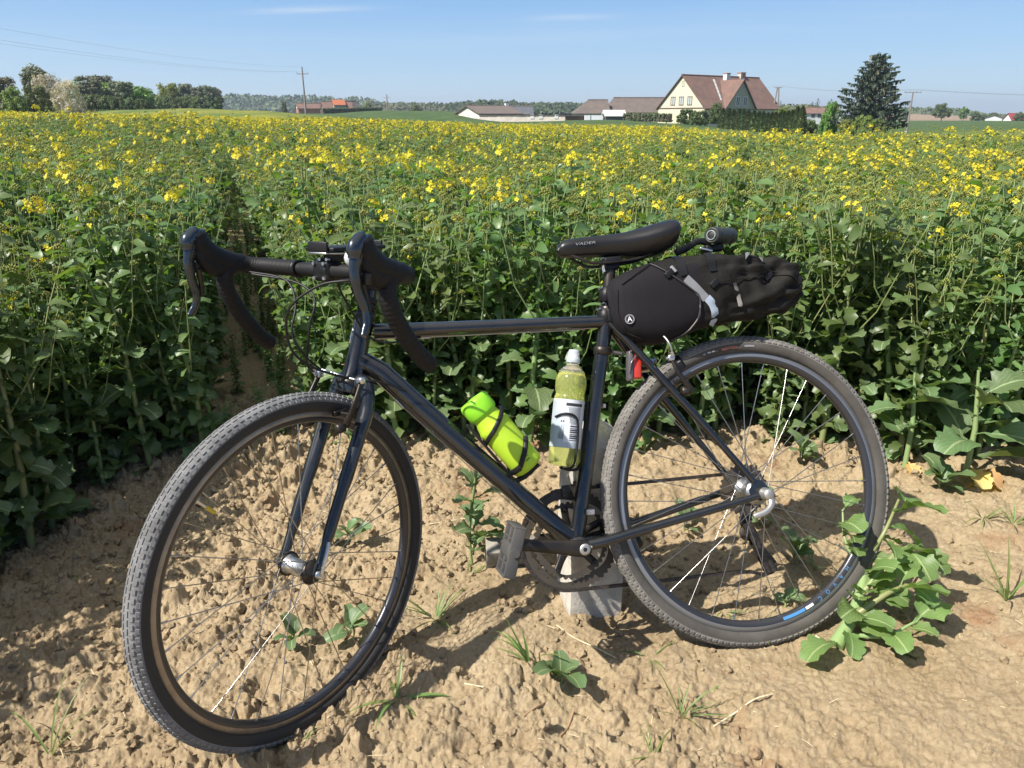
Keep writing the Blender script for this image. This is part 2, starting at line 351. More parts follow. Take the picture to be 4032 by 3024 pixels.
# ------------------------------------------------------------------ the lie of the land
CT = {0: [(50, -.80), (70, -.9), (110, -.9), (200, -2), (400, -2)],
      500: [(45, -.92), (62, -1.2), (110, .60), (160, -.4), (400, -2)],
      750: [(42, -.98), (62, -1.2), (110, .78), (160, .3), (240, .5), (400, -1)],
      1000: [(37, -1.06), (60, -1.2), (110, .50), (150, .3), (220, 1.0), (400, -1)],
      1250: [(34, -1.05), (60, -1.3), (110, -.07), (160, -.1), (260, .25), (400, -1)],
      1500: [(32, -1.12), (60, -1.5), (120, -.72), (200, .84), (260, 0), (400, -2)],
      1750: [(29, -1.18), (60, -1.5), (120, -1.0), (200, .78), (300, -1), (400, -2)],
      2000: [(28, -1.24), (60, -1.45), (120, -1.2), (160, -1.35), (400, -2.5)],
      2400: [(25, -1.27), (60, -1.35), (100, -1.15), (140, -.95), (160, -1.0), (400, -2.5)],
      2650: [(24, -1.27), (60, -1.45), (100, -1.5), (147, -1.55), (400, -2.5)],
      3000: [(15, -1.26), (60, -2.0), (94, -2.1), (150, -2.6), (400, -4)],
      3200: [(15, -1.26), (60, -2.0), (94, -2.45), (150, -2.8), (300, -2.4), (400, -3)],
      3500: [(14, -1.22), (60, -2.3), (100, -2.3), (200, -2.5), (300, -2.7), (400, -3), (600, .5)],
      3850: [(13, -1.25), (60, -2.2), (100, -1.95), (200, -2.1), (300, -2.3), (400, -3), (600, -.9)],
      4032: [(13, -1.25), (60, -2.1), (100, -1.9), (200, -2.0), (300, -2.4), (400, -3), (600, -1)]}
_LY = np.log(np.array([.3, 2.4, 5, 8, 11, 14, 18, 22, 26, 30, 35, 40, 45, 50, 60, 75, 94, 110, 130, 147, 170, 200, 230, 260, 300, 350, 400, 500, 600, 800, 1500, 9000.]))
_PX = np.array(sorted(CT)); _CG = np.zeros((len(_PX), len(_LY)))
for i, px in enumerate(_PX):
    c = [(.3, -1.145), (2.4, -1.145)] + CT[int(px)] + [(1500, -1.0), (9000, -3.0)]
    _CG[i] = np.interp(_LY, np.log([a for a, _ in c]), [b for _, b in c])
def land(x, y):
    x = np.asarray(x, float); y = np.asarray(y, float); Y = np.clip(y, .3, 9000)
    px = 2016+(x/Y)/.000319; fi = np.interp(px, _PX, np.arange(len(_PX))); fj = np.interp(np.log(Y), _LY, np.arange(len(_LY)))
    i = np.clip(fi.astype(int), 0, len(_PX)-2); j = np.clip(fj.astype(int), 0, len(_LY)-2); a = fi-i; b = fj-j
    a = a*a*(3-2*a); b2 = b*b*(3-2*b)
    z = (_CG[i, j]*(1-a)+_CG[i+1, j]*a)*(1-b2)+(_CG[i, j+1]*(1-a)+_CG[i+1, j+1]*a)*b2
    z = z+CH
    near = SA0+SB*np.clip(x, -1.6, 1.9)-.05*(np.clip(y, .9, 1.9)-1.4)
    k = np.clip((3.2-y)/1.2, 0, 1); k = k*k*(3-2*k)
    return z*(1-k)+near*k
def relief(x, y):                # large soft unevenness of the soil
    return (fbm(x*2.1+3, y*2.1, 11, 3)-.5)*.045 + (fbm(x*8, y*8, 15, 3)-.5)*.034
def worley2(x, y, s=0):
    ix = np.floor(x); iy = np.floor(y); f1 = np.full(x.shape, 9.); f2 = np.full(x.shape, 9.); rid = np.zeros(x.shape); vx = np.zeros(x.shape); vy = np.zeros(x.shape)
    for dx in (-1, 0, 1):
        for dy in (-1, 0, 1):
            cx = ix+dx; cy = iy+dy; px = cx+.1+.8*_h(cx, cy, s)-x; py = cy+.1+.8*_h(cx, cy, s+5)-y
            d = np.abs(px)*.55+np.abs(py)*.55+np.hypot(px, py)*.45; m = d < f1
            f2 = np.where(m, f1, np.minimum(f2, d)); rid = np.where(m, _h(cx, cy, s+9), rid); vx = np.where(m, -px, vx); vy = np.where(m, -py, vy); f1 = np.where(m, d, f1)
    return f1, f2, rid, vx, vy
def clods(x, y):
    m1 = np.clip((fbm(x*2.6+9, y*2.6+2, 21, 3)-.47)*7, 0, 1)
    # rougher towards the left and under the crop, finer in the right foreground
    m1 = np.clip(m1*.65+np.clip((-.15-x)*.75, 0, .6)+np.clip((y-1.75)*.8, 0, .8)-np.clip((x-.25)*.9, 0, .6)*(y < 1.9), .04, 1.15)
    h = np.zeros(np.shape(x)); x0_, y0_ = x, y; wx = x+(fbm(x*26, y*26, 3, 4)-.5)*.034; wy = y+(fbm(x*26+7, y*26+3, 4, 4)-.5)*.034
    for sc, amp, th, sd in ((.095, .024, .66, 29), (.055, .020, .58, 31), (.030, .012, .45, 37), (.017, .0075, .30, 41)):
        f1, f2, rid, vx, vy = worley2(wx/sc, wy/sc, sd)
        ta = rid*97.0; tilt = (np.cos(ta)*vx+np.sin(ta)*vy)*1.1
        b = np.clip((f2-f1)*3.2, 0, 1)**.6*np.clip(.75+tilt-.35*f1, 0, 1.3)
        h = h+amp*b*(rid > th)*m1*(.5+rid*.7)
    f1, f2, rid, vx, vy = worley2(wx/.0105+50, wy/.0105, 47)
    h = h+.0032*np.clip((f2-f1)*3, 0, 1)*np.clip(.8+(rid-.5)*vx*2, 0, 1.3)*(rid > .35)
    h = h+(fbm(x*55, y*55, 51, 4, .62)-.5)*.013*(.5+.5*m1)+(fbm(x*17, y*17, 53, 3)-.5)*.014
    h = h-np.abs(fbm(x*38, y*38, 57, 3)-.5)*.030*(.25+.75*m1)+.003
    # drying cracks and crumbled hollows
    f1, f2, rid = worley(wx/.16+.4, wy/.13, 61); h = h-.007*np.clip(1-(f2-f1)*22, 0, 1)*np.clip((fbm(x*6, y*6, 63, 2)-.60)*8, 0, 1)
    h = h-.014*np.clip((fbm(x*9+5, y*9, 67, 3)-.66)*9, 0, 1)
    return h
def soil(x, y):
    x = np.asarray(x, float); y = np.asarray(y, float); z = land(x, y)
    k = np.clip((3.3-y)/.4, 0, 1)
    return z+k*(relief(x, y)+clods(x, y))
def gz(x, y): return float(land(np.array([x]), np.array([y]))[0]+relief(np.array([x]), np.array([y]))[0])
def on_ground(px, py):
    z = 0.0
    for _ in range(6):
        p = at_z(px, py, z); z = gz(p.x, p.y)
    return Vector((p.x, p.y, z))

# one sheet: fine where the picture shows single clods, growing coarser to the horizon
NT = 1060; t_in = np.linspace(-1, 1, NT)
g_out = .02*(1.16**np.arange(1, 66)); g_out = np.cumsum(g_out)
ys = list(np.arange(.80, 3.0, .0042)); s_ = .0048
while ys[-1] < 3400: s_ = max(s_*1.03, 0) if ys[-1] < 60 else ys[-1]*.045; ys.append(ys[-1]+s_)
yb = []; s_ = .03
y0 = .80
while y0 > -300: s_ *= 1.18; y0 -= s_; yb.append(y0)
ys = np.array(yb[::-1]+ys); ny = len(ys); wy_ = .28+.80*np.maximum(ys, .8)
X = np.concatenate([-(wy_[:, None]+g_out[None, ::-1]), wy_[:, None]*t_in[None, :], wy_[:, None]+g_out[None, :]], 1)
Yg = np.repeat(ys[:, None], X.shape[1], 1)
Z = land(X, Yg)
sel = (Yg > .5) & (Yg < 3.4) & (np.abs(X) < 3.4)
zz = Z[sel]; xs_, ys_ = X[sel], Yg[sel]; kk = np.clip((3.3-ys_)/.4, 0, 1)*np.clip((3.2-np.abs(xs_))/.4, 0, 1)
Z[sel] = zz+kk*(relief(xs_, ys_)+clods(xs_, ys_))
ny, nx = X.shape; V = np.stack([X, Yg, Z], -1).reshape(-1, 3)
idx = (np.arange(ny-1)[:, None]*nx+np.arange(nx-1)[None, :]).ravel()
F = np.stack([idx, idx+1, idx+1+nx, idx+nx], 1)
me = bpy.data.meshes.new('ground'); me.vertices.add(len(V)); me.vertices.foreach_set('co', V.astype(np.float32).ravel())
me.loops.add(F.size); me.loops.foreach_set('vertex_index', F.astype(np.int32).ravel()); me.polygons.add(len(F))
me.polygons.foreach_set('loop_start', np.arange(0, F.size, 4, dtype=np.int32)); me.polygons.foreach_set('use_smooth', np.ones(len(F), bool)); me.update(calc_edges=True)
# land cover: r = green cover, g = yellow crop, b = ploughed brown
cov = np.zeros((len(V), 4), np.float32); cov[:, 3] = 1
x_, y_ = V[:, 0].astype(float), V[:, 1].astype(float); yc = np.maximum(y_, .3); px_ = 2016+(x_/yc)/.000319
sgm = lambda v: 1/(1+np.exp(-np.clip(v, -40, 40)))
cov[:, 0] = np.clip((y_-8)/10, 0, 1)
yel = sgm((118-y_)/6)*sgm((y_-20)/3)*sgm((1250-px_)/60) + sgm((95-y_)/5)*sgm((y_-9)/2)*sgm((px_-1250)/60)*.55 + sgm((88-y_)/4)*sgm((y_-9)/2)*sgm((px_-3300)/60)*.6
cov[:, 1] = np.clip(yel, 0, 1)*.8
cov[:, 2] = sgm((y_-395)/12)*sgm((900-y_)/30)*sgm((px_-3400)/20)*sgm((3890-px_)/20)
a = me.color_attributes.new('cover', 'FLOAT_COLOR', 'POINT'); a.data.foreach_set('color', cov.ravel())
ms = bpy.data.materials.new('soil_and_fields'); ms.use_nodes = True; t = ms.node_tree; b = t.nodes['Principled BSDF']; n_, l_ = t.nodes, t.links
tcn = n_.new('ShaderNodeTexCoord')
def noise(sc, det=6, ro=.6, vec=None):
    n = n_.new('ShaderNodeTexNoise'); n.inputs['Scale'].default_value = sc; n.inputs['Detail'].default_value = det; n.inputs['Roughness'].default_value = ro
    l_.new(vec or tcn.outputs['Object'], n.inputs['Vector']); return n.outputs[0]
def ramp(f, stops):
    r = n_.new('ShaderNodeValToRGB'); e = r.color_ramp.elements; e[0].position, e[0].color = stops[0][0], (*stops[0][1], 1); e[1].position, e[1].color = stops[-1][0], (*stops[-1][1], 1)
    for p, c in stops[1:-1]: q = e.new(p); q.color = (*c, 1)
    l_.new(f, r.inputs[0]); return r.outputs[0]
def mixc(f, a, b_, mode='MIX'):
    m = n_.new('ShaderNodeMix'); m.data_type = 'RGBA'; m.blend_type = mode
    for i, v in ((0, f), (6, a), (7, b_)):
        if isinstance(v, (float, int)): m.inputs[i].default_value = v
        elif isinstance(v, tuple): m.inputs[i].default_value = (*v, 1)
        else: l_.new(v, m.inputs[i])
    return m.outputs[2]
base = ramp(noise(5.0, 8, .65), [(.34, (.250, .180, .104)), (.5, (.345, .262, .160)), (.66, (.405, .322, .210))])
base = mixc(.55, base, ramp(noise(90, 6, .7), [(.32, (.17, .120, .070)), (.5, (.345, .266, .163)), (.7, (.46, .382, .262))]))
base = mixc(1.0, base, ramp(noise(1.3, 4, .6), [(.36, (.92, .90, .88)), (.62, (1.0, 1.0, 1.0))]), 'MULTIPLY')
red = ramp(noise(3.1, 5, .6), [(.60, (0, 0, 0)), (.70, (1, 1, 1))])
base = mixc(red, base, mixc(noise(40), (.22, .115, .06), (.32, .20, .115)))
vor = n_.new('ShaderNodeTexVoronoi'); vor.inputs['Scale'].default_value = 120; l_.new(tcn.outputs['Object'], vor.inputs['Vector'])
peb = ramp(vor.outputs['Distance'], [(.10, (1, 1, 1)), (.2, (0, 0, 0))])
base = mixc(mixc(.35, (0, 0, 0), peb), base, (.48, .43, .36))
at_ = n_.new('ShaderNodeAttribute'); at_.attribute_name = 'cover'; sp = n_.new('ShaderNodeSeparateColor'); l_.new(at_.outputs['Color'], sp.inputs[0])
mpg = n_.new('ShaderNodeMapping'); mpg.inputs['Scale'].default_value = (.35, .05, .1); mpg.inputs['Rotation'].default_value = (0, 0, R(-20)); l_.new(tcn.outputs['Object'], mpg.inputs[0])
green = ramp(noise(1.0, 6, .6, mpg.outputs[0]), [(.35, (.042, .078, .024)), (.65, (.075, .108, .036))])
yellow = ramp(noise(2.2, 8, .75), [(.35, (.09, .12, .03)), (.52, (.24, .23, .035)), (.7, (.44, .38, .03))])
yellow = mixc(ramp(noise(1.0, 3, .5, mpg.outputs[0]), [(.45, (0, 0, 0)), (.6, (1, 1, 1))]), yellow, (.10, .14, .03))
brown = ramp(noise(.2, 6), [(.35, (.22, .155, .105)), (.65, (.28, .21, .145))])
c_ = mixc(sp.outputs[0], base, green); c_ = mixc(sp.outputs[1], c_, yellow); c_ = mixc(sp.outputs[2], c_, brown)
l_.new(c_, b.inputs['Base Color']); b.inputs['Roughness'].default_value = .95; b.inputs['Specular IOR Level'].default_value = .15
bp = n_.new('ShaderNodeBump'); bp.inputs['Strength'].default_value = .8; bp.inputs['Distance'].default_value = .007; l_.new(noise(110, 8, .75), bp.inputs['Height']); l_.new(bp.outputs[0], b.inputs['Normal'])
me.materials.append(ms); g = bpy.data.objects.new('ground', me); COL.objects.link(g); tag(g, kind='structure')

# ------------------------------------------------------------------ loose crumbs of soil
def rock_mesh(seed, sub=1):
    bm = bmesh.new(); bmesh.ops.create_icosphere(bm, subdivisions=sub, radius=1.0); r = random.Random(seed)
    for v in bm.verts: v.co *= r.uniform(.62, 1.25)
    for v in bm.verts: v.co.z *= .75
    bm.verts.index_update(); out = ([v.co.copy() for v in bm.verts], [[v.index for v in f.verts] for f in bm.faces]); bm.free(); return out
rocks = [rock_mesh(i, 1 if i < 4 else 2) for i in range(7)]
crumb = MB(); rr = random.Random(3)
n1 = 9000
cy = np.sqrt(rng.uniform(.85**2, 2.9**2, n1)); cx = rng.uniform(-1, 1, n1)*(.2+.78*cy); cm = fbm(cx*1.7+9, cy*1.7+2, 21, 3)
cz = soil(cx, cy)
for i in range(n1):
    wgt = .25+np.clip((cm[i]-.42)*5, 0, 1)*.6+max(0, min(.5, (-.1-cx[i])*.6))+max(0, (cy[i]-1.8)*.6)-max(0, min(.35, (cx[i]-.2)*.7))
    if rr.random() > wgt: continue
    s = rr.choice((.002, .0025, .003, .0035, .004, .005, .006, .008, .011, .014)) * (1.5 if rr.random() < .05 else 1)
    vs, fs = rocks[rr.randrange(4) if s < .009 else 4+rr.randrange(3)]; q = Matrix.Rotation(rr.uniform(0, 6.3), 3, Vector((rr.random(), rr.random(), rr.random()+.2)).normalized())
    crumb.add([q @ v*s+Vector((cx[i], cy[i], cz[i]+s*.2)) for v in vs], fs, s < .006)
crumb.build('soil_crumbs', ms, label='loose crumbs and small clods of dry sandy soil lying on the field edge', cat='soil crumbs', kind='stuff')

sb_ = MB(); rr = random.Random(9)
for i in range(420):
    y_ = math.sqrt(rr.uniform(.9**2, 2.6**2)); x_ = rr.uniform(-1, 1)*(.2+.76*y_); z_ = float(soil(np.array([x_]), np.array([y_]))[0]); a = rr.uniform(0, 6.28); l_s = rr.choice((.006, .01, .015, .022, .035)); d_ = Vector((math.cos(a), math.sin(a), rr.uniform(-.1, .35)))
    q_ = Vector((x_, y_, z_+.001)); sb_.tube([q_, q_+d_*l_s*.5+Vector((0, 0, .001)), q_+d_*l_s], rr.uniform(.0005, .0011), 4)
sb_.build('straw_bits', M['straw'], label='scattered bits of dry straw and root fibre on the soil', cat='straw bits', kind='stuff')

# ------------------------------------------------------------------ oilseed rape
def leaf_geo(mb, O, d, up, length, width, n=5, lobes=0.0, droop=.5, fold=.25, seed=0, petiole=0.0):
    # grows from O along d; a three column strip with a folded midrib and an uneven, lobed outline
    r = random.Random(seed); O, d, up = Vector(O), Vector(d).normalized(), Vector(up)
    side = d.cross(up); side = side.normalized() if side.length > 1e-4 else d.orthogonal().normalized(); side = Matrix.Rotation(r.uniform(-.7, .7), 3, d) @ side; up = side.cross(d).normalized()
    vs = []; uv = []; p = O.copy(); dirn = d.copy(); step = length/(n-1)
    for i in range(n):
        t = i/(n-1)
        prof = math.sin(math.pi*min(1, (t*.80+.10)))**.65*(1.1-.3*abs(t-.6))
        wv = width*.5*prof*(1+lobes*(1 if i % 2 else -1)*(.7+.5*r.random()))
        if t < petiole: wv *= .18
        un = side.cross(dirn).normalized(); ww = r.uniform(-.2, .2)*width
        vs += [p-side*wv+un*(fold*wv+ww), p.copy(), p+side*wv+un*(fold*wv-ww)]; uv += [(0, t), (.5, t), (1, t)]
        dirn = (Matrix.Rotation(-droop/(n-1)*(1+.6*t), 3, side) @ dirn).normalized(); p = p+dirn*step
    fs = []
    for i in range(n-1):
        a = i*3; fs += [(a, a+1, a+4, a+3), (a+1, a+2, a+5, a+4)]
    mb.add(vs, fs, True, uv)
def bigleaf_mesh(seed, length=.17, width=.11, n=14, lobes=.22, mats=None):
    # a large lower leaf: five columns, wavy lobed margin, pale ribs
    r = random.Random(seed); mb = MB(); vs = []; uv = []; step = length/(n-1); p = Vector((0, 0, 0)); dv = Vector((1, 0, .35)).normalized(); side = Vector((0, 1, 0))
    for i in range(n):
        t = i/(n-1); prof = (math.sin(math.pi*min(1, t*.80+.10))**.6)*(1.15 if .4 < t else .8)
        e = [width*.5*prof*(1+lobes*.55*math.sin(i*1.9+k*2.1+seed)*r.uniform(.6, 1.3)) for k in (0, 1)]
        if t < .28: e = [width*.06, width*.06] if t < .2 or i % 2 else [width*.22, width*.2]
        un = side.cross(dv)*-1
        for k, sx in enumerate((-1, -.5, 0, .5, 1)):
            ee = e[0] if sx < 0 else e[1]
            vs.append(p+side*ee*sx+un*(abs(sx)**1.3*ee*.32+(r.uniform(-.10, .10)*width if abs(sx) == 1 else r.uniform(-.03, .03)*width if sx else 0))); uv.append((.5+sx/2, t))
        dv = (Matrix.Rotation(.9/(n-1)*(.5+1.3*t), 3, side) @ dv).normalized(); p = p+dv*step
    fs = []
    for i in range(n-1):
        for k in range(4): a = i*5+k; fs.append((a, a+1, a+6, a+5))
    mb.add(vs, fs, True, uv); return mb.mesh('leaf', mats or M['bigleaf'])
def petal_flower(mb, c, nrm, s, r):
    nrm = Vector(nrm).normalized(); a = nrm.orthogonal().normalized(); b = nrm.cross(a); th = r.uniform(0, 1.5)
    for k in range(4):
        q = th+k*math.pi/2; d = a*math.cos(q)+b*math.sin(q); e = nrm.cross(d)
        mb.add([c, c+d*s*.55-e*s*.42+nrm*s*.18, c+d*s*1.02-e*s*.2+nrm*s*.1, c+d*s*1.02+e*s*.2+nrm*s*.12, c+d*s*.55+e*s*.42+nrm*s*.2], [(0, 1, 2, 3, 4)], False)
def bud_geo(mb, c, d, s):
    c = Vector(c); d = Vector(d).normalized(); a = d.orthogonal().normalized()*s*.5; b = d.cross(a.normalized())*s*.5
    mb.add([c-d*s, c+a, c+b, c-a, c-b, c+d*s], [(0, 2, 1), (0, 3, 2), (0, 4, 3), (0, 1, 4), (5, 1, 2), (5, 2, 3), (5, 3, 4), (5, 4, 1)], True)
def head_mesh(seed, bloom, low=False):
    # flower head about 6 cm tall, origin where it joins the branch; mats: bud, petal, stem
    r = random.Random(seed); mb = MB(); H = r.uniform(.03, .05)
    if not low: mb.mat(2).tube([(0, 0, -.02), (0, 0, H*.6)], [.0016, .001], 4, cap=False)
    nbud = (14 if bloom > .3 else 24) if not low else 6
    mb.mat(0)
    for i in range(nbud):
        a = i*2.4; q = math.sqrt((i+.5)/nbud); rad = q*.013; z = H-(q**2)*.014+r.uniform(-.002, .002)
        bud_geo(mb, (math.cos(a)*rad, math.sin(a)*rad, z), (math.cos(a)*q, math.sin(a)*q, 1.1), r.uniform(.0035, .0055)*(1.5 if low else 1))
    nf = int((19 if not low else 7)*bloom+r.random())
    for i in range(nf):
        a = i*2.4+r.random(); z = H*.95-.004-r.random()*.034; rad = .014+r.random()*.022
        c = Vector((math.cos(a)*rad, math.sin(a)*rad, z))
        if not low: mb.mat(2).tube([(0, 0, z-.014), c], [.0006, .0006], 3, cap=False)
        mb.mat(1); petal_flower(mb, c, (math.cos(a), math.sin(a), r.uniform(.1, 1.0)), r.uniform(.0075, .0105)*(1.35 if low else 1), r)
    return mb.mesh('flower_head', [M['bud'], M['petal'], M['stem']])
HEADS = {'bloom': [head_mesh(i, 1.0+.25*(i % 2)) for i in range(4)], 'part': [head_mesh(20+i, .28) for i in range(3)], 'bud': [head_mesh(40+i, .0) for i in range(3)]}
BIGL = [bigleaf_mesh(i, .16+.02*(i % 3), .095+.012*(i % 2), lobes=.16+.05*(i % 3)) for i in range(6)]
def rot_to(d, roll=0):
    return Vector(d).normalized().to_track_quat('Z', 'Y').to_matrix() @ Matrix.Rotation(roll, 3, 'Z')
def leaf_matrix(O, az, el, roll=0, s=1):
    m = Matrix.Rotation(az, 4, 'Z') @ Matrix.Rotation(-el, 4, 'Y') @ Matrix.Rotation(roll, 4, 'X') @ Matrix.Diagonal((s, s, s, 1)); m.translation = O; return m
def make_plant(seed, h=.84, nbr=6, bloom=.35):
    r = random.Random(seed); st = MB(); fo = MB(); heads = []; bigs = []
    lean = Vector((r.uniform(-.09, .09), r.uniform(-.09, .09), 0)); pts = [Vector((0, 0, -.03))+lean*0]
    for i in range(1, 7): t = i/6; pts.append(Vector((lean.x*t*t*1.3+r.uniform(-.006, .006), lean.y*t*t*1.3+r.uniform(-.006, .006), h*t)))
    st.tube(pts, [.0112, .0105, .0092, .0074, .0055, .0036, .0024], 7, cap=False)
    P = lambda t: pts[min(5, int(t*6))].lerp(pts[min(6, int(t*6)+1)], t*6-int(t*6)) if t < 1 else pts[6]
    def kind(): q = r.random(); return 'bloom' if q < bloom else ('part' if q < bloom+.08 else 'bud')
    k = kind(); heads.append((Matrix.Translation(P(1)), k, r.randrange(3), r.uniform(1.0, 1.35)))
    az = r.uniform(0, 6)
    for b in range(nbr):                # side branches
        az += 2.3+r.uniform(-.4, .4); t = .42+.48*b/nbr+r.uniform(-.03, .03); o = P(t); ln = (h*(1-t))*r.uniform(.72, 1.0)+.03
        d = Vector((math.cos(az)*.55, math.sin(az)*.55, 1)).normalized(); q = [o, o+d*ln*.4+Vector((math.cos(az), math.sin(az), 0))*.02, o+d*ln*.75+Vector((0, 0, .02)), o+d*ln+Vector((0, 0, .05))]
        st.tube(q, [.003, .0025, .0019, .0013], 4, cap=False)
        heads.append((Matrix.Translation(q[3]), kind(), r.randrange(3), r.uniform(.75, 1.15)))
        for j in range(5):
            tt = (.15, .35, .55, .72, .88)[j]; c = q[0].lerp(q[3], tt); a2 = az+r.uniform(-2, 2)
            leaf_geo(fo, c, (math.cos(a2), math.sin(a2), r.uniform(.2, .9)), (0, 0, 1), r.uniform(.045, .085), r.uniform(.018, .034), 4, .06, r.uniform(.4, 1.2), .3, r.randrange(9999))
        leaf_geo(fo, o, (math.cos(az), math.sin(az), .5), (0, 0, 1), r.uniform(.07, .11), r.uniform(.028, .045), 5, .08, r.uniform(.5, 1.4), .3, r.randrange(9999))
    for i in range(46):                 # stem leaves, smaller upwards
        az += 2.4; t = .10+.86*((i+r.random())/46); s = 1.05-.5*t; o = P(t)
        leaf_geo(fo, o, (math.cos(az), math.sin(az), r.uniform(-.1, .7)), (0, 0, 1), r.uniform(.050, .112)*s, r.uniform(.024, .056)*s, 8, r.uniform(.12, .30), r.uniform(.4, 1.9), .38, r.randrange(9999), petiole=.2 if t < .4 else 0)
    for i in range(12):                 # large lower leaves
        az += 2.4+r.uniform(-.3, .3); t = .04+.50*i/12; bigs.append((leaf_matrix(P(t), az, r.uniform(-.15, .75), r.uniform(-.4, .4), r.uniform(.40, .85)*(1-.4*t)), r.randrange(6)))
    return st, fo, heads, bigs
NV = 7
PV = []
for i in range(NV):
    st, fo, hd, bg_ = make_plant(100+i*7, h=(.84, .78, .90, .82, .74, .87, .8)[i], nbr=(6, 5, 7, 6, 5, 6, 7)[i], bloom=(.14, .02, .30, .08, .0, .34, .03)[i])
    PV.append((st.mesh('stem', M['stem']), fo.mesh('foliage', M['leaf']), hd, bg_))
def plant_lod(seed, low=False):      # joined versions for the unnumbered rest of the crop
    r = random.Random(seed); i = seed % NV; bm = bmesh.new(); mats = [M['stem'], M['leaf'], M['bigleaf'], M['bud'], M['petal']]
    def put(mesh, mx, mmap):
        k = len(bm.verts); f0 = len(bm.faces); bm.from_mesh(mesh); bm.verts.ensure_lookup_table(); bm.faces.ensure_lookup_table()
        for v in bm.verts[k:]: v.co = mx @ v.co
        for f in bm.faces[f0:]: f.material_index = mmap[f.material_index]
    I = Matrix.Identity(4); put(PV[i][0], I, [0]); put(PV[i][1], I, [1])
    for mx, k in PV[i][3]: put(BIGL[k], mx, [2])
    for mx, k, j, s in PV[i][2]: put(HEADS[k][j], mx @ Matrix.Scale(s, 4), [3, 4, 0])
    me = bpy.data.meshes.new('rape_plant_joined'); bm.to_mesh(me); bm.free()
    for m in mats: me.materials.append(m)
    return me
def plant_far(seed, bloom):          # only the tops show far out
    r = random.Random(seed); mb = MB(); 
    for k in range(7):
        a = r.uniform(0, 6.3); rad = math.sqrt(r.random())*.14; c = Vector((math.cos(a)*rad, math.sin(a)*rad, .84-rad*.55+r.uniform(-.05, .05)))
        mb.mat(0).tube([c-Vector((math.cos(a)*rad*.5, math.sin(a)*rad*.5, .22)), c], [.0035, .002], 3, cap=False)
        if r.random() < bloom:
            mb.mat(4)
            for j in range(11): petal_flower(mb, c+Vector((r.uniform(-.032, .032), r.uniform(-.032, .032), r.uniform(-.035, .025))), (r.uniform(-1, 1), r.uniform(-1.2, .4), r.uniform(.2, 1)), .0145, r)
        for j in range(3): mb.mat(3); bud_geo(mb, c+Vector((r.uniform(-.012, .012), r.uniform(-.012, .012), .012)), (r.uniform(-1, 1), r.uniform(-1, 1), 1.4), .010)
        for j in range(4):
            mb.mat(1); a2 = r.uniform(0, 6.3); leaf_geo(mb, c-Vector((0, 0, r.uniform(.05, .3))), (math.cos(a2), math.sin(a2), r.uniform(.1, .8)), (0, 0, 1), r.uniform(.06, .12), r.uniform(.02, .045), 3, .1, .8, .3, r.randrange(9999))
    return mb.mesh('rape_top', [M['stem'], M['leaf'], M['bigleaf'], M['bud'], M['petal']])
# where the plants stand
def crest(px): return float(np.interp(px, _PX, [CT[int(p)][0][0] for p in _PX]))
def front_edge(x):
    return float(np.interp(x, [-3.5, -2.2, -1.72, -1.58, -1.50, -1.42, -1.30, -1.1, -.7, 0, .75, 1.1, 1.5, 1.9, 3.5], [.9, .9, .95, 1.25, 1.75, 2.30, 2.42, 2.50, 2.54, 2.50, 2.46, 2.36, 2.22, 2.2, 2.15]))
def in_gap(x, y):                    # the drill row left open, running away to the left
    c = -1.075-.372*(y-3.0)+.02*math.sin(y*2.3); return y > 2.3 and abs(x-c) < max(.16, .21-.003*(y-3))
spots = []; pr = random.Random(5)
y = .9
while y < 6.2:
    x = -.80*y-1.2
    while x < .80*y+.9:
        px_, py_ = x+pr.uniform(-.06, .06), y+pr.uniform(-.05, .05)
        if py_ > front_edge(px_)+pr.uniform(-.04, .08) and not in_gap(px_, py_): spots.append((px_, py_))
        x += .135+pr.uniform(-.03, .03)
    y += .12
spots.sort(key=lambda s: s[1]*1.0+abs(s[0])*.15)
near = [s for s in spots if abs(s[0]) < .655*(s[1]+.36)][:298]; nset = set(near); rest = [s for s in spots if s not in nset]
protos = {}
def put_plant(x, y, v, s, rz, big, label):
    root = empty('rapeseed_plant', (x, y, gz(x, y)-.01), rz, label, 'plant', 'flowering rapeseed plants along the front of the field')
    root.scale = (s, s, s*pr.uniform(.93, 1.05)); root.rotation_euler = (pr.uniform(-.05, .05), pr.uniform(-.05, .05), rz)
    st, fo, hd, bg_ = PV[v]
    inst('stem', st, root); tag(inst('foliage', fo, root), kind='stuff')
    for mx, k in bg_: inst('leaf', BIGL[k], root, mx)
    for mx, k, j, sc in hd: inst('flower_head', HEADS[k][j], root, mx @ Matrix.Scale(sc, 4))
    return root
DESC = ['leafy rapeseed plant with few yellow heads', 'leafy rapeseed plant in green bud', 'tall rapeseed plant with many yellow heads', 'rapeseed plant with mixed buds and blooms', 'short rapeseed plant with closed green buds', 'tall rapeseed plant topped with dense bloom', 'many-branched rapeseed plant with green buds']
def where(x, y):
    px = 2016+x/(y*.941+1.0*.339)*2948; fr = y < front_edge(x)+.24
    a = ('by the left picture edge' if px < 400 else 'left of the handlebar' if px < 750 else 'behind the far brake lever' if px < 1050 else 'behind the handlebar stem' if px < 1400 else 'behind the down tube' if px < 1750 else 'behind the green bottle' if px < 2100 else 'behind the drink bottle' if px < 2450 else 'behind the saddle bag' if px < 2850 else 'behind the rear wheel' if px < 3250 else 'right of the saddle bag' if px < 3600 else 'by the right picture edge')
    return ('front row, ' if fr else 'second rank, ' if y < front_edge(x)+.7 else 'deeper in the field, ')+a
ORD = ['', ', the second there', ', the third there', ', the fourth there', ', the fifth there']; seen_ = {}
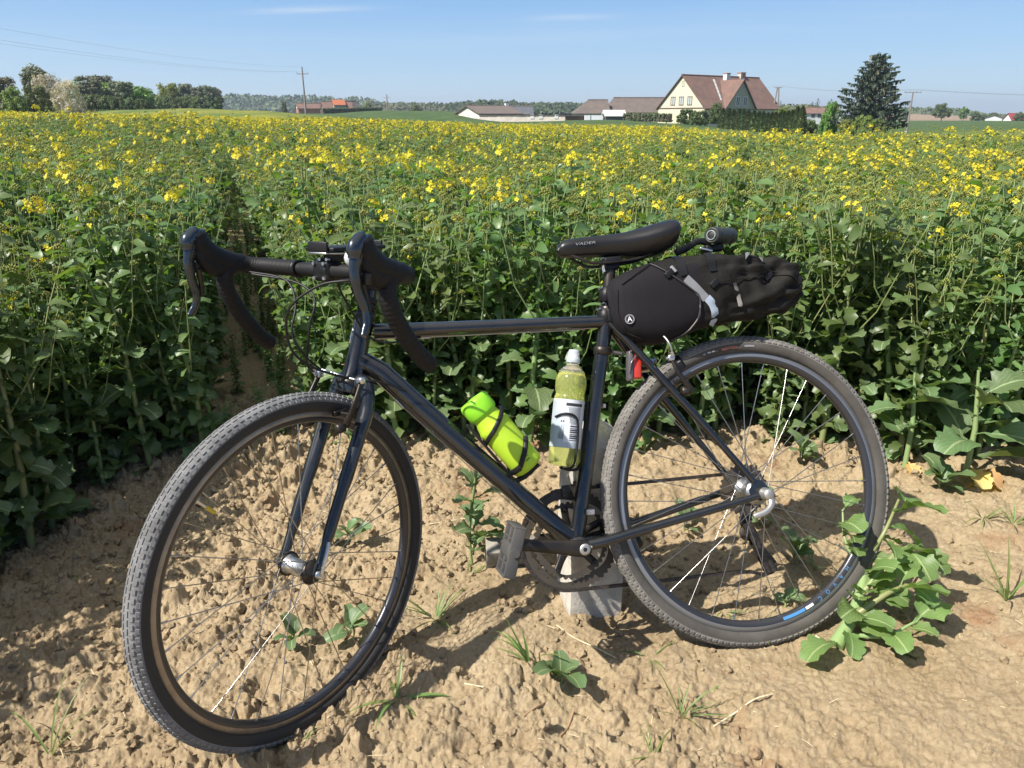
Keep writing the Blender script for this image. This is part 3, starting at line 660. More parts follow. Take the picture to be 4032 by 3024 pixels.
for (x, y) in near:
    fr = (y-2.4)/3.5; u = pr.random(); v = pr.choice((1, 4, 6, 1, 4, 6, 3)) if u > .13+.07*fr else pr.choice((2, 5, 0))
    put_plant(x, y, v, pr.choice((.78, .85, .9, .94, .98, 1.02, 1.06, 1.14))*pr.uniform(.97, 1.03), pr.uniform(0, 6.28), True, DESC[v]+', '+where(x, y))
lib = bpy.data.collections.new('crop_library'); libo = []
def libadd(me):
    o = bpy.data.objects.new('lib_%02d' % len(libo), me); lib.objects.link(o); libo.append(o)
for i in range(NV): libadd(plant_lod(i))
for i in range(8): libadd(plant_far(200+i, (.14, .23, .33, .46, .28, .18, .55, .10)[i]))
pos = []; idx_ = []; rot_ = []; scl_ = []
def addp(x, y, z, v, s): pos.append((x, y, z)); idx_.append(v); rot_.append((pr.uniform(-.06, .06), pr.uniform(-.06, .06), pr.uniform(0, 6.28))); scl_.append(s)
for (x, y) in rest: addp(x, y, gz(x, y), pr.choice((0, 1, 3, 4, 6, 1, 4, 6, 3, 2)), pr.uniform(.86, 1.05))
y = 6.2
while y < 12:
    x = -.80*y-.6
    while x < .80*y+.6:
        px_, py_ = x+pr.uniform(-.09, .09), y+pr.uniform(-.07, .07)
        if not in_gap(px_, py_):
            u = pr.random(); addp(px_, py_, float('nan'), pr.choice((0, 2, 5)) if u < .15+(y-6)*.04 else pr.choice((0, 1, 3, 4, 6, 1, 4, 6, 1)), pr.choice((.8, .88, .92, .96, 1.0, 1.05, 1.14))*pr.uniform(.97, 1.03))
        x += .19
    y += .17
y = 12
while y < 60:
    st_ = .20+(y-12)*.006; x = -.76*y-.5
    while x < .76*y+.5:
        px_, py_ = x+pr.uniform(-.5, .5)*st_, y+pr.uniform(-.5, .5)*st_
        if py_ < crest(2016+px_/py_/.000319)*1.10+1 and not in_gap(px_, py_): addp(px_, py_, float('nan'), 7+pr.randrange(8), pr.uniform(.86, 1.14))
        x += st_*1.05
    y += st_*1.05
y = 2.62                            # small plants added in the drill gap so its floor reads dark
while y < 16:
    c = -1.075-.372*(y-3.0)+.02*math.sin(y*2.3)
    for k in range(2):
        x = c+pr.uniform(-.14, .14); addp(x, y+pr.uniform(-.05, .05), float('nan'), pr.choice((1, 4, 6)), pr.uniform(.20, .30))
    y += .13
pa = np.array(pos); mk = np.isnan(pa[:, 2]); pa[mk, 2] = land(pa[mk, 0], pa[mk, 1])-.01
# yellow comes and goes over the field in broad patches
me = bpy.data.meshes.new('crop_points'); me.vertices.add(len(pa)); me.vertices.foreach_set('co', pa.astype(np.float32).ravel())
for nm, ty, arr in (('vi', 'INT', np.array(idx_, np.int32)), ('rt', 'FLOAT_VECTOR', np.array(rot_, np.float32).ravel()), ('sc', 'FLOAT', np.array(scl_, np.float32))):
    at_ = me.attributes.new(nm, ty, 'POINT'); at_.data.foreach_set('vector' if ty == 'FLOAT_VECTOR' else 'value', arr)
ng = bpy.data.node_groups.new('crop', 'GeometryNodeTree'); ng.interface.new_socket('Geometry', in_out='INPUT', socket_type='NodeSocketGeometry'); ng.interface.new_socket('Geometry', in_out='OUTPUT', socket_type='NodeSocketGeometry')
gi = ng.nodes.new('NodeGroupInput'); go = ng.nodes.new('NodeGroupOutput'); ip = ng.nodes.new('GeometryNodeInstanceOnPoints'); ci = ng.nodes.new('GeometryNodeCollectionInfo')
ci.inputs[0].default_value = lib; ci.inputs['Separate Children'].default_value = True; ci.inputs['Reset Children'].default_value = True
def nat(nm, ty):
    n = ng.nodes.new('GeometryNodeInputNamedAttribute'); n.data_type = ty; n.inputs[0].default_value = nm; return n.outputs[0]
ng.links.new(gi.outputs[0], ip.inputs['Points']); ng.links.new(ci.outputs[0], ip.inputs['Instance']); ip.inputs['Pick Instance'].default_value = True
ng.links.new(nat('vi', 'INT'), ip.inputs['Instance Index'])
e2r = ng.nodes.new('FunctionNodeEulerToRotation'); ng.links.new(nat('rt', 'FLOAT_VECTOR'), e2r.inputs[0]); ng.links.new(e2r.outputs[0], ip.inputs['Rotation'])
ng.links.new(nat('sc', 'FLOAT'), ip.inputs['Scale']); ng.links.new(ip.outputs[0], go.inputs[0])
crop = bpy.data.objects.new('rapeseed_crop', me); COL.objects.link(crop); md = crop.modifiers.new('crop', 'NODES'); md.node_group = ng
tag(crop, 'dense rapeseed crop flowering yellow, filling the field up to its crest', 'crop', kind='stuff')

# ------------------------------------------------------------------ the bicycle (x forward, y to its left side, z up, rear hub at the origin)
bike = bpy.data.objects.new('bicycle', None); COL.objects.link(bike); bike.empty_display_size = .1
tag(bike, 'black dusty gravel bicycle with drop handlebar leaning on the concrete marker post', 'bicycle')
DOWN = Matrix.Translation((0, 0, -.345)); UP = Matrix.Translation((0, 0, .345))
bike.matrix_world = BM @ DOWN
def bp(mb, name, mats, parent=None, M4=None, **kw):           # a part; M4 in rear-hub coordinates
    par = parent or bike; m = M4 if M4 is not None else Matrix.Identity(4)
    return mb.build(name, mats, par, (UP @ m) if par is bike else m, **kw)
def emp(name, parent, m):
    o = bpy.data.objects.new(name, None); COL.objects.link(o); o.empty_display_size = .05; o.parent = parent; o.matrix_local = m; return o
text_cache = {}
def text_mesh(s, size, m, ext=.0002, shear=0):
    c = bpy.data.curves.new('t', 'FONT'); c.body = s; c.size = size; c.extrude = ext; c.align_x = 'CENTER'; c.align_y = 'CENTER'; c.shear = shear; c.resolution_u = 3
    o = bpy.data.objects.new('t', c); COL.objects.link(o); bpy.context.view_layer.update()
    me = bpy.data.meshes.new_from_object(o.evaluated_get(bpy.context.evaluated_depsgraph_get())); bpy.data.objects.remove(o); bpy.data.curves.remove(c)
    me.materials.clear(); me.materials.append(m); return me
TXT = Matrix(((-1, 0, 0, 0), (0, 0, 1, 0), (0, 1, 0, 0), (0, 0, 0, 1)))   # lettering readable from the bicycle's left side

M['black_dusty'] = mat('dusty_black_plastic', (.045, .048, .052), .7, dust=.22)
# frame
f = MB()
SEAT_T = Vector((.283, 0, .440)); BBc = Vector((.421, 0, -.054)); HT = Vector((.812, 0, .478)); HB = Vector((.851, 0, .358))
f.tube([SEAT_T, SEAT_T.lerp(BBc, .5), BBc], [.0158, .0155, .0175], 20)
f.tube([Vector((.795, 0, .452)), Vector((.6, 0, .4395)), Vector((.40, 0, .427)), Vector((.289, 0, .420))], [.0165, .0155, .0145, .0145], 20, flat=1.12)
f.tube([Vector((.842, 0, .405)), Vector((.79, 0, .366)), Vector((.66, 0, .214)), Vector((.52, 0, .056)), BBc], [.0215, .0225, .0222, .021, .0205], 20, flat=.95)
f.tube([HT, HT.lerp(HB, .3), HT.lerp(HB, .75), HB], [.0215, .0195, .0215, .0265], 24)
f.lathe([(0, -.034), (.0205, -.034), (.0205, .034), (0, .034)], BBc, (0, 1, 0), 24, closed=False)
for s in (-1, 1):
    f.tube(smooth_path([(.283, s*.010, .418), (.250, s*.024, .368), (.185, s*.040, .270), (.11, s*.052, .162), (.02, s*.062, .030)], 5), [.0095]*5+[.0088]*11+[.0075]*5, 12)
    f.tube(smooth_path([(.405, s*.022, -.056), (.36, s*.032, -.052), (.28, s*.040, -.040), (.12, s*.056, -.018), (.012, s*.064, -.003)], 5), [.0125]*5+[.0115]*6+[.0095]*6+[.008]*4, 12)
    f.prism([(-.012, -.012), (.012, -.014), (.03, -.004), (.034, .012), (.018, .034), (.002, .03), (-.012, .012)], (0, s*.064-.0025, 0), (1, 0, 0), (0, 0, 1), (0, .005, 0))
f.tube([(.208, -.032, .304), (.208, .032, .304)], .0075, 10); f.tube([(.345, -.028, -.05), (.345, .028, -.05)], .009, 10)
frame = bp(f, 'frame', M['paint'])
c = MB(); d = (SEAT_T-BBc).normalized(); c.lathe([(.0185, -.004), (.0195, -.002), (.0195, .012), (.0185, .014)], SEAT_T-d*.002, d, 20, closed=True); c.box(SEAT_T+Vector((-.021, 0, .004)), (.012, .016, .012), bev=.002)
bp(c, 'seat_collar', M['blackmetal'], frame)
c = MB(); q = Vector((.298, 0, .386)); c.lathe([(.0157, -.009), (.0190, -.008), (.0195, .007), (.0157, .010)], Vector((.306, 0, .356)), d, 20, closed=True); bp(c, 'derailleur_band', M['blackmetal'], frame)
c = MB(); c.lathe([(.0260, 0), (.0272, .002), (.0272, .010), (.0255, .013)], HB-Vector((SX.x, 0, SX.z))*.013, SX, 24, closed=True); c.lathe([(.0215, 0), (.0225, .003), (.021, .012), (.016, .016)], HT, SX, 24); bp(c, 'headset', M['blackmetal'], frame)
c = MB(); e = HT.lerp(HB, .28); c.prism([(math.cos(a)*.008, math.sin(a)*.019) for a in np.linspace(0, 6.2832, 14)[:-1]], e+Vector((.0185, 0, .004)), (0, 1, 0), SX, (.0022, 0, .0007)); bp(c, 'head_badge', M['alloy'], frame)
c = MB()
for P_ in ((.303, .0, .2555), (.355, .0, .17)):
    c.box((P_[0]+.016, 0, P_[2]-.02), (.008, .012, .010), bev=.002)
bp(c, 'bottle_boss', M['dullalloy'], frame)
c = MB(); c.box((.385, .006, .012), (.020, .036, .013), Matrix.Rotation(-.1, 3, 'Y'), .003); c.tube([(.383, .024, .012), (.383, .0265, .012)], .0042, 10); bp(c, 'front_derailleur_clamp', M['dullalloy'], frame)
c = MB(); c.box((.40, -.040, .055), (.055, .004, .03), bev=.001); c.box((.42, -.054, .05), (.06, .003, .022), bev=.001); c.box((.392, -.028, .06), (.02, .02, .035), bev=.003); bp(c, 'front_derailleur', M['chain'])
for (y_, z_) in ((.006, -.0225), (-.006, -.0225)):             # gear wires under the down tube
    c = MB(); nrm = Vector((.762, 0, -.648)); a = Vector((.735, y_, .302)); b_ = Vector((.46, y_, -.018)); c.tube([a+nrm*.024, b_+nrm*.024], .0007, 5); c.tube([Vector((.735, y_, .302))+nrm*.024, Vector((.75, y_*1.5, .322))+nrm*.024], .003, 8); bp(c, 'gear_wire', M['steel'], frame)
c = MB(); c.tube([(.70, 0, .430), (.34, 0, .408)], .0013, 6); c.tube([(.71, .0, .430), (.68, 0, .4282)], .0028, 8); bp(c, 'rear_brake_wire', M['dullalloy'], frame)

# wheels
def make_wheel(name, parent, m, rear):
    wh = emp(name, parent, m)
    t = MB(); prof = []
    for k in range(27):
        ph = R(-138+k*276/26); rr_ = .0208+(.0010 if abs(ph) < R(66) else 0)+(.0004*math.sin(k*3.1) if abs(ph) > 1.3 else 0); prof.append((.3310+math.cos(ph)*rr_*(1.0 if math.cos(ph) > 0 else .92), math.sin(ph)*rr_*.98))
    t.lathe(prof, (0, 0, 0), (0, 1, 0), 120, closed=True)
    tyre = t.build('tyre', [M['rubber_dusty'] if rear else M['rubber'], M['tread_rear'] if rear else M['tread']], wh)
    mi_ = np.zeros(len(tyre.data.polygons), np.int32); mi_.reshape(120, 27)[:, 6:20] = 1; tyre.data.polygons.foreach_set('material_index', mi_)
    k_ = MB(); NK = 150
    for i in range(NK):
        for row, (ph, sz) in enumerate(((-60, (.0098, .0072)), (-37, (.0096, .0062)), (-13, (.0118, .0062)), (11, (.0118, .0062)), (35, (.0096, .0062)), (59, (.0098, .0072)))):
            a = 2*math.pi*(i+(.5 if row % 2 else 0))/NK; p_ = R(ph)
            rad = .3310+math.cos(p_)*.0214; O = Vector((math.cos(a)*rad, math.sin(p_)*.0214, math.sin(a)*rad))
            er = Vector((math.cos(a)*math.cos(p_), math.sin(p_), math.sin(a)*math.cos(p_))); et = Vector((-math.sin(a), 0, math.cos(a))); ey = er.cross(et)
            L_, W_ = sz; L_ *= .5; W_ *= .5; h = .0017
            vs = [O+et*x*L_+ey*y*W_-er*.001 for x, y in ((-1, -1), (1, -1), (1, 1), (-1, 1))]+[O+et*x*L_*.86+ey*y*W_*.86+er*h for x, y in ((-1, -1), (1, -1), (1, 1), (-1, 1))]
            k_.add(vs, [(4, 5, 6, 7), (0, 1, 5, 4), (1, 2, 6, 5), (2, 3, 7, 6), (3, 0, 4, 7)], False)
    k_.build('tread', M['tread_rear'] if rear else M['tread'], wh, kind='stuff')
    r_ = MB(); r_.lathe([(.3060, -.0108), (.3168, -.0108), (.3172, -.0100), (.3165, -.0085), (.3165, .0085), (.3172, .0100), (.3168, .0108), (.3060, .0108)], (0, 0, 0), (0, 1, 0), 120)
    r_.mat(1).lathe([(.3060, .0109), (.3045, .0107), (.2960, .0075), (.2935, .0030), (.2935, -.0030), (.2960, -.0075), (.3045, -.0107), (.3060, -.0109)], (0, 0, 0), (0, 1, 0), 120)
    rim = r_.build('rim', [M['rimgrey'] if rear else M['rimbrown'], M['rimblack']], wh)
    fl = ((.034, .025), (-.020, .025)) if rear else ((.035, .021), (-.035, .021))
    h = MB(); yL, yR = (.064, -.064) if rear else (.049, -.049)
    h.mat(0).lathe([(.0, yR), (.007, yR), (.009, yR+.006), (.015, fl[1][0]-.006), (fl[1][1]+.003, fl[1][0]-.002), (fl[1][1]+.003, fl[1][0]+.002), (.0165, fl[1][0]+.008), (.016, 0), (.0165, fl[0][0]-.008), (fl[0][1]+.003, fl[0][0]-.002), (fl[0][1]+.003, fl[0][0]+.002), (.015, fl[0][0]+.006), (.009, yL-.006), (.007, yL), (0, yL)], (0, 0, 0), (0, 1, 0), 28)
    hub = h.build('hub', M['alloy'], wh)
    if not rear:
        e_ = MB()
        for s in (-1, 1): e_.lathe([(.013, s*.030), (.0245, s*.031), (.0255, s*.036), (.022, s*.041), (.010, s*.047)], (0, 0, 0), (0, 1, 0), 24)
        e_.build('hub_flange', M['blackmetal'], hub)
    NS = 32; sa = R(4 if rear else 2)
    for i in range(NS):
        a = sa+2*math.pi*i/NS; side = i % 2; j = (i//2) % 2; y_, fr = fl[side]; off = R(62)*(1 if j else -1)
        p0 = Vector((math.cos(a)*.2945, (.0025 if side == 0 else -.0025), math.sin(a)*.2945)); p1 = Vector((math.cos(a+off)*fr, y_+(.002 if j else -.002), math.sin(a+off)*fr))
        s_ = MB(); s_.tube([p0, p1], .00105, 6); s_.tube([p0, p0.lerp(p1, .045)], .0019, 6); s_.build('spoke', M['steel'], wh)
    return wh, rim, hub
front = make_wheel('front_wheel', bike, UP @ SM @ Matrix.Translation(WF), False)
rearw = make_wheel('rear_wheel', bike, UP, True)
def valve(wh, ang, L_=.042, cap=False):
    v = MB(); d = Vector((math.cos(ang), 0, math.sin(ang))); v.tube([d*.294, d*(.294-L_)], .003, 8); v.tube([d*.294, d*.289], .0048, 8)
    o = v.build('valve', M['alloy'], wh)
    if cap: v = MB(); v.tube([d*(.294-L_*.62), d*(.294-L_*1.15)], [.0042, .0036], 8); v.build('valve_cap', M['yellow'], wh)
valve(front[0], R(43.7), cap=True); valve(rearw[0], R(-142), .034)
# quick releases
q = MB(); q.lathe([(0, .070), (.006, .070), (.0085, .066), (.0085, .054), (.011, .052), (.011, .049)], (0, 0, 0), (0, 1, 0), 16); q.lathe([(.011, -.049), (.011, -.054), (.008, -.056), (.008, -.066), (0, -.067)], (0, 0, 0), (0, 1, 0), 16)
q.tube(smooth_path([(0, .063, 0), (.002, .068, .012), (-.006, .072, .040), (-.016, .070, .066)], 4), [.0075]*4+[.006]*4+[.0065]*4+[.005], 10, flat=.6)
q.build('quick_release', M['alloy'], front[0])
q = MB(); q.lathe([(0, .090), (.010, .090), (.0125, .086), (.0125, .074), (.014, .071), (.014, .066)], (0, 0, 0), (0, 1, 0), 18); q.tube(smooth_path([(-.004, .084, -.008), (.000, .090, -.022), (.018, .094, -.034), (.046, .092, -.040)], 4), [.008]*4+[.0065]*4+[.0068]*4+[.0055], 10, flat=.65)
q.build('quick_release', M['dullalloy'], rearw[0])
# cassette
for k, rr_ in enumerate((.058, .052, .046, .041, .036, .032, .028, .025, .023)):
    g_ = MB(); n_t = int(rr_*2*math.pi/.0127); y0_ = -.0265-k*.0043; poly = []
    for i in range(n_t*4):
        a = 2*math.pi*i/(n_t*4); poly.append((math.cos(a)*(rr_+(.0022 if i % 4 in (0, 1) else -.0022)), math.sin(a)*(rr_+(.0022 if i % 4 in (0, 1) else -.0022))))
    n_ = len(poly); inn = .018 if k else .020
    vs = [(x, y0_, z) for x, z in poly]+[(x, y0_-.0018, z) for x, z in poly]+[(math.cos(2*math.pi*i/n_)*inn, y0_, math.sin(2*math.pi*i/n_)*inn) for i in range(n_)]
    fs = [(i, (i+1) % n_, n_+(i+1) % n_, n_+i) for i in range(n_)]+[(i, (i+1) % n_, 2*n_+(i+1) % n_, 2*n_+i) for i in range(n_)]
    g_.add(vs, fs, False); g_.build('sprocket', M['ring'], rearw[0])
# decals on the rear rim and the dusty tyre
for i, ch in enumerate('HAVOC'):
    a = R(-113-(5-i)*4.6+1); rad = .3005; u_ = Vector((math.cos(a), 0, math.sin(a))); t_ = Vector((-math.sin(a), 0, math.cos(a)))
    me_ = text_mesh(ch, .0125, M['blue'], .0001); m_ = Matrix.Identity(4)
    n3 = Vector((-.0*u_.x, 1, 0)); tilt = (Vector((0, 1, 0))-u_*.38).normalized(); up_ = (u_-tilt*u_.dot(tilt)).normalized(); rt = up_.cross(tilt)
    for r3, v3 in enumerate((rt, up_, tilt)):
        for c3 in range(3): m_[c3][r3] = v3[c3]
    m_.translation = u_*.3003+Vector((0, .0096, 0)); inst('decal_letter', me_, rearw[1], m_)
c = MB(); c.lathe([(.3040, .01085), (.2972, .0083)], (0, 0, 0), (0, 1, 0), 14, a0=R(0), a1=R(0.001)) if False else None
def rim_band(mb, a0, a1, r0, r1, y0_, y1_, n_=14):
    vs = []
    for i in range(n_+1):
        a = a0+(a1-a0)*i/n_; vs += [(math.cos(a)*r0, y0_, math.sin(a)*r0), (math.cos(a)*r1, y1_, math.sin(a)*r1)]
    mb.add(vs, [(2*i, 2*i+2, 2*i+3, 2*i+1) for i in range(n_)], True)
c = MB(); rim_band(c, R(-108), R(-97), .3040, .2975, .01095, .0086); c.build('decal', M['blue'], rearw[1])
c = MB(); rim_band(c, R(-112.5), R(-108.5), .3035, .298, .01095, .0088); c.build('decal_pale', M['white'], rearw[1])
c = MB(); rim_band(c, R(84), R(91), .3340, .3262, .0201, .0209, 10); c.build('tyre_patch', mat('faded_red', (.30, .115, .085), .9, var=.3, vscale=80), rearw[0])
c = MB()
for i, (a0_, w_) in enumerate(((76, 1.2), (78, 1.4), (80, 1.1), (94, 4.2))):
    rim_band(c, R(a0_), R(a0_+w_), .3325, .3275, .0203, .0210, 4)
c.build('tyre_lettering', M['reflect'], rearw[0])
c = MB()                          # dark strip across the rear tyre
prof = [(.3310+math.cos(R(p))*.0240*(1 if abs(p) < 65 else .92), math.sin(R(p))*(.0240 if abs(p) < 65 else .0220)) for p in range(-125, 126, 12)]
vs = []
for i in range(5):
    a = R(76-12.5+i*1.0); vs += [(math.cos(a)*r2, y2, math.sin(a)*r2) for r2, y2 in prof]
n_ = len(prof); c.add(vs, [(i*n_+j, i*n_+j+1, (i+1)*n_+j+1, (i+1)*n_+j) for i in range(4) for j in range(n_-1)], True); c.build('tyre_band', M['black'], rearw[0])

# fork, front brake
def sp_(o): return UP @ SM @ (Matrix.Identity(4) if o is None else o)
f = MB(); ax_ = lambda k: SA+SX*k
f.tube([ax_(.364), ax_(.376), ax_(.383)], [.024, .0275, .0265], 24)
for s in (-1, 1):
    f.tube(smooth_path([ax_(.374)+Vector((0, s*.004, 0)), (.850, s*.032, .352), (.8605, s*.049, .312), (.884, s*.0535, .262), (.938, s*.053, .152), (.984, s*.052, .055), (1.0045, s*.0515, .010)], 5), [.021]*5+[.0195]*5+[.0180]*5+[.0160]*5+[.0135]*5+[.0105]*5+[.0085], 16, flat=.8)
    f.prism([(-.010, -.013), (.010, -.013), (.013, 0), (.004, .022), (-.012, .022), (-.013, 0)], (1.0075, s*.0515-.003, 0), (1, 0, 0), (0, 0, 1), (0, .006, 0))
f.tube([ax_(.38), ax_(.62)], .0143, 16)
fork = f.build('fork', M['forkpaint'], bike, UP @ SM)
def brake(parent, m, tag_, piv, top, yoke, lever_mat):
    b_ = MB()
    for s in (-1, 1):
        P0 = Vector((piv[0], s*piv[1], piv[2])); P1 = Vector((top[0], s*top[1], top[2])); mid = P0.lerp(P1, .5)+Vector((.008, s*.010, 0))
        b_.tube(smooth_path([P0, mid, P1], 5), [.0085]*3+[.0065]*4+[.0055]*4, 10, flat=.7); out = (P0-Vector((.0, 0, 0)))
        b_.lathe([(0, .013), (.006, .013), (.0105, .010), (.0105, -.006), (.006, -.009)], P0+Vector((.012, 0, 0)), (1, 0, 0), 14)
        b_.box(P0.lerp(P1, .22)+Vector((.004, -s*.022, .006)), (.034, .010, .011), bev=.002); b_.tube([P0.lerp(P1, .22)+Vector((.004, -s*.02, .006)), P0.lerp(P1, .22)+Vector((.004, s*.012, .006))], .0035, 8)
    o = b_.build(tag_, M['blackmetal'], parent, m)
    n_ = MB(); n_.tube(smooth_path(yoke, 6), .0022, 8); n_.tube([yoke[0], Vector(yoke[0]).lerp(Vector(yoke[1]), .3)], .0042, 8); n_.build('brake_noodle', lever_mat, o)
    for s in (-1, 1):
        h_ = MB(); P1 = Vector((top[0], s*top[1], top[2])); h_.box(P1, (.014, .012, .014), bev=.003); h_.tube([P1+Vector((-.008, 0, 0)), P1+Vector((.012, 0, 0))], .0035, 8); h_.build('cable_clamp', M['alloy'], o)
    return o
brake(bike, UP @ SM, 'front_brake', (.918, .047, .278), (.884, .062, .368), [(.890, -.072, .372), (.905, -.05, .385), (.90, -.01, .380), (.893, .03, .372), (.884, .056, .368)], M['alloy'])
brake(bike, UP, 'rear_brake', (.130, .047, .246), (.170, .052, .322), [(.168, .060, .325), (.176, .068, .352), (.184, .050, .374), (.19, .02, .372)], M['dullalloy'])

# handlebar group, turned with the wheel
HM = UP @ SMB
def bar_side(s): return [(.906, 0, .584), (.907, s*.06, .584), (.909, s*.13, .585), (.914, s*.175, .586), (.930, s*.202, .587), (.958, s*.210, .588), (.982, s*.211, .576), (.986, s*.212, .550), (.970, s*.213, .516), (.938, s*.215, .474), (.900, s*.217, .436), (.872, s*.218, .416)]
hb = MB(); pth = smooth_path(bar_side(-1)[:1:-1], 5); 
full = [Vector(p) for p in (bar_side(-1)[::-1]+bar_side(1)[1:])]
sp = smooth_path(full, 6); rad = []
for p in sp:
    ay = abs(p.y); rad.append(.0158 if ay < .045 else (.0125+.0033*max(0, (.08-ay)/.035) if ay < .085 else .0162))
hb.tube(sp, rad, 16)
handlebar = hb.build('handlebar', M['tape'], bike, HM)
core = smooth_path(full, 14)          # wraps of the bar tape
for sgn_ in (-1, 1):
  rg = MB()
  for i, p in enumerate(core):
    if p.y*sgn_ > .09 and i % 3 == 0 and 0 < i < len(core)-1:
        t = (core[i+1]-core[i-1]).normalized(); rg.lathe([(.0160, -.003), (.0172, 0), (.0160, .003)], p, (t+Vector((0, .12, 0))).normalized(), 14)
  rg.build('bar_tape', M['tape'], handlebar)
c = MB(); c.lathe([(.0130, -.086), (.0180, -.084), (.0180, -.095), (.0165, -.101), (.016, -.106)], (.907, 0, .584), (0, 1, 0), 16); c.lathe([(.0130, .078), (.0175, .080), (.0175, .092), (.016, .098)], (.907, 0, .584), (0, 1, 0), 16); c.build('clamp_ring', M['black'], handlebar)
st = MB(); st.tube([Vector((.783, 0, .560)), Vector((.84, 0, .572)), Vector((.888, 0, .581))], [.0185, .0165, .0175], 16); st.lathe([(0, -.024), (.0195, -.024), (.0205, -.02), (.0205, .02), (.0195, .024), (0, .024)], ax_(.606), SX, 20); st.box((.906, 0, .584), (.040, .046, .042), bev=.008)
for k in (.53, .545, .56): st.lathe([(.0185, -.006), (.0195, -.005), (.0195, .005), (.0185, .006)], ax_(k), SX, 20, closed=True)
stem = st.build('stem', M['black'], bike, UP @ SM)
bl = MB()
for y_, z_ in ((-.014, .598), (.014, .598), (-.014, .570), (.014, .570)): bl.tube([(.926, y_, z_), (.930, y_, z_)], .0035, 8)
bl.build('bolt', M['alloy'], stem)
for s in (-1, 1):
    h = MB(); y_ = s*.211
    h.tube(smooth_path([(.925, y_-s*.004, .586), (.955, y_, .592), (.99, y_, .598), (1.020, y_, .612), (1.040, y_, .632), (1.046, y_, .652)], 5), [.0175]*4+[.0195]*4+[.0215]*5+[.0215]*5+[.0205]*4+[.0185]*3+[.012], 18, flat=.86)
    h.tube(smooth_path([(.985, y_, .590), (1.010, y_, .586), (1.030, y_, .600), (1.045, y_, .622)], 5), [.018, .019, .020, .020, .020, .020, .019, .019, .019, .018, .018, .018, .017, .017, .016, .012], 16, flat=.8)
    hood = h.build('brake_hood', M['tape'], handlebar)
    k_ = MB(); k_.tube(smooth_path([(1.030, y_, .650), (1.052, y_, .648), (1.064, y_, .636), (1.066, y_, .618)], 4), [.008]*3+[.0135]*4+[.0155]*4+[.012]*2, 14, flat=.85); k_.build('lever_cap', M['lever'], hood); k_ = MB(); k_.ball((1.0665, y_, .6385), .0085, 12, (.45, 1.0, .6)); k_.build('cap_plate', M['alloy'], hood)
    l_ = MB(); l_.tube(smooth_path([(1.056, y_, .632), (1.066, y_, .600), (1.062, y_+s*.002, .565), (1.050, y_+s*.006, .535), (1.050, y_+s*.010, .512), (1.062, y_+s*.013, .492)], 5), [.0135]*4+[.0115]*5+[.0095]*6+[.0085]*5+[.008]*4+[.0065]*2, 14, flat=.72)
    l_.build('brake_lever', M['lever'], handlebar)
    b2 = MB(); b2.box((1.045, y_+s*.006, .585), (.016, .014, .020), bev=.003); b2.tube([(1.048, y_-s*.002, .582), (1.040, y_+s*.002, .548), (1.038, y_+s*.006, .528)], [.006, .005, .004], 8); b2.build('shift_paddle', M['blackmetal'], handlebar)
ph = MB(); ph.box((.86, 0, .628), (.150, .075, .008), Matrix.Rotation(R(2), 3, 'Y'), .002); ph.box((.938, 0, .630), (.006, .05, .020), bev=.002); ph.box((.782, 0, .634), (.006, .05, .020), bev=.002); ph.box((.895, 0, .611), (.034, .03, .022), bev=.004); ph.lathe([(.0165, -.009), (.0205, -.009), (.0205, .009), (.0165, .009)], (.907, .0, .584), (0, 1, 0), 18, closed=True)
phone = ph.build('phone_holder', M['black'], handlebar)
s_ = MB(); s_.box((.905, .0, .618), (.07, .045, .004), bev=.001)
for y_ in (-.012, .006): s_.tube([(.915, y_, .606), (.9235, y_, .606)], .0035, 8)
s_.build('holder_plate', M['alloy'], phone)
lt = MB(); lt.ball((.935, .082, .612), .014, 14, (1, 1.0, 1.15)); lamp_ = lt.build('front_lamp', M['lens'], handlebar); lt = MB(); lt.lathe([(.012, 0), (.0155, .004), (.0155, .018), (.010, .024), (0, .025)], (.930, .082, .612), (-1, 0, 0), 14); lt.box((.915, .078, .598), (.014, .014, .02), bev=.003); lt.build('lamp_body', M['black'], lamp_)

# cables
def wpt(p, turn=True): return (SM @ Vector(p)) if turn else Vector(p)
cabs = [([wpt((.99, .20, .585)), wpt((.965, .13, .572)), wpt((.985, .07, .562)), wpt((1.012, .02, .525)), wpt((1.012, .0, .480)), wpt((.998, .0, .432)), wpt((.955, .01, .397)), wpt((.905, .03, .376)), wpt((.862, .045, .362)), Vector((.80, .034, .347)), Vector((.748, .020, .322)), Vector((.732, .012, .302))], .0024),
        ([wpt((.97, -.15, .575)), wpt((.935, -.06, .560)), wpt((.932, -.01, .530)), wpt((.948, -.01, .480)), wpt((.946, -.02, .435)), wpt((.925, -.05, .395)), wpt((.893, -.068, .374))], .0024),
        ([wpt((.97, -.17, .58)), wpt((.945, -.08, .565)), wpt((.955, -.04, .52)), wpt((.975, -.03, .465)), wpt((.955, -.02, .42)), wpt((.90, -.035, .382)), wpt((.85, -.03, .36)), Vector((.79, -.02, .34)), Vector((.745, -.012, .315))], .0022),
        ([wpt((.96, .12, .573)), wpt((.925, .05, .562)), wpt((.89, .035, .52)), wpt((.85, .03, .47)), Vector((.815, .024, .447)), Vector((.77, .018, .425)), Vector((.70, .005, .430))], .0022)]
for pts, r_ in cabs:
    c = MB(); c.tube(smooth_path(pts, 7), r_, 8); c.build('cable', M['black'], bike, UP)

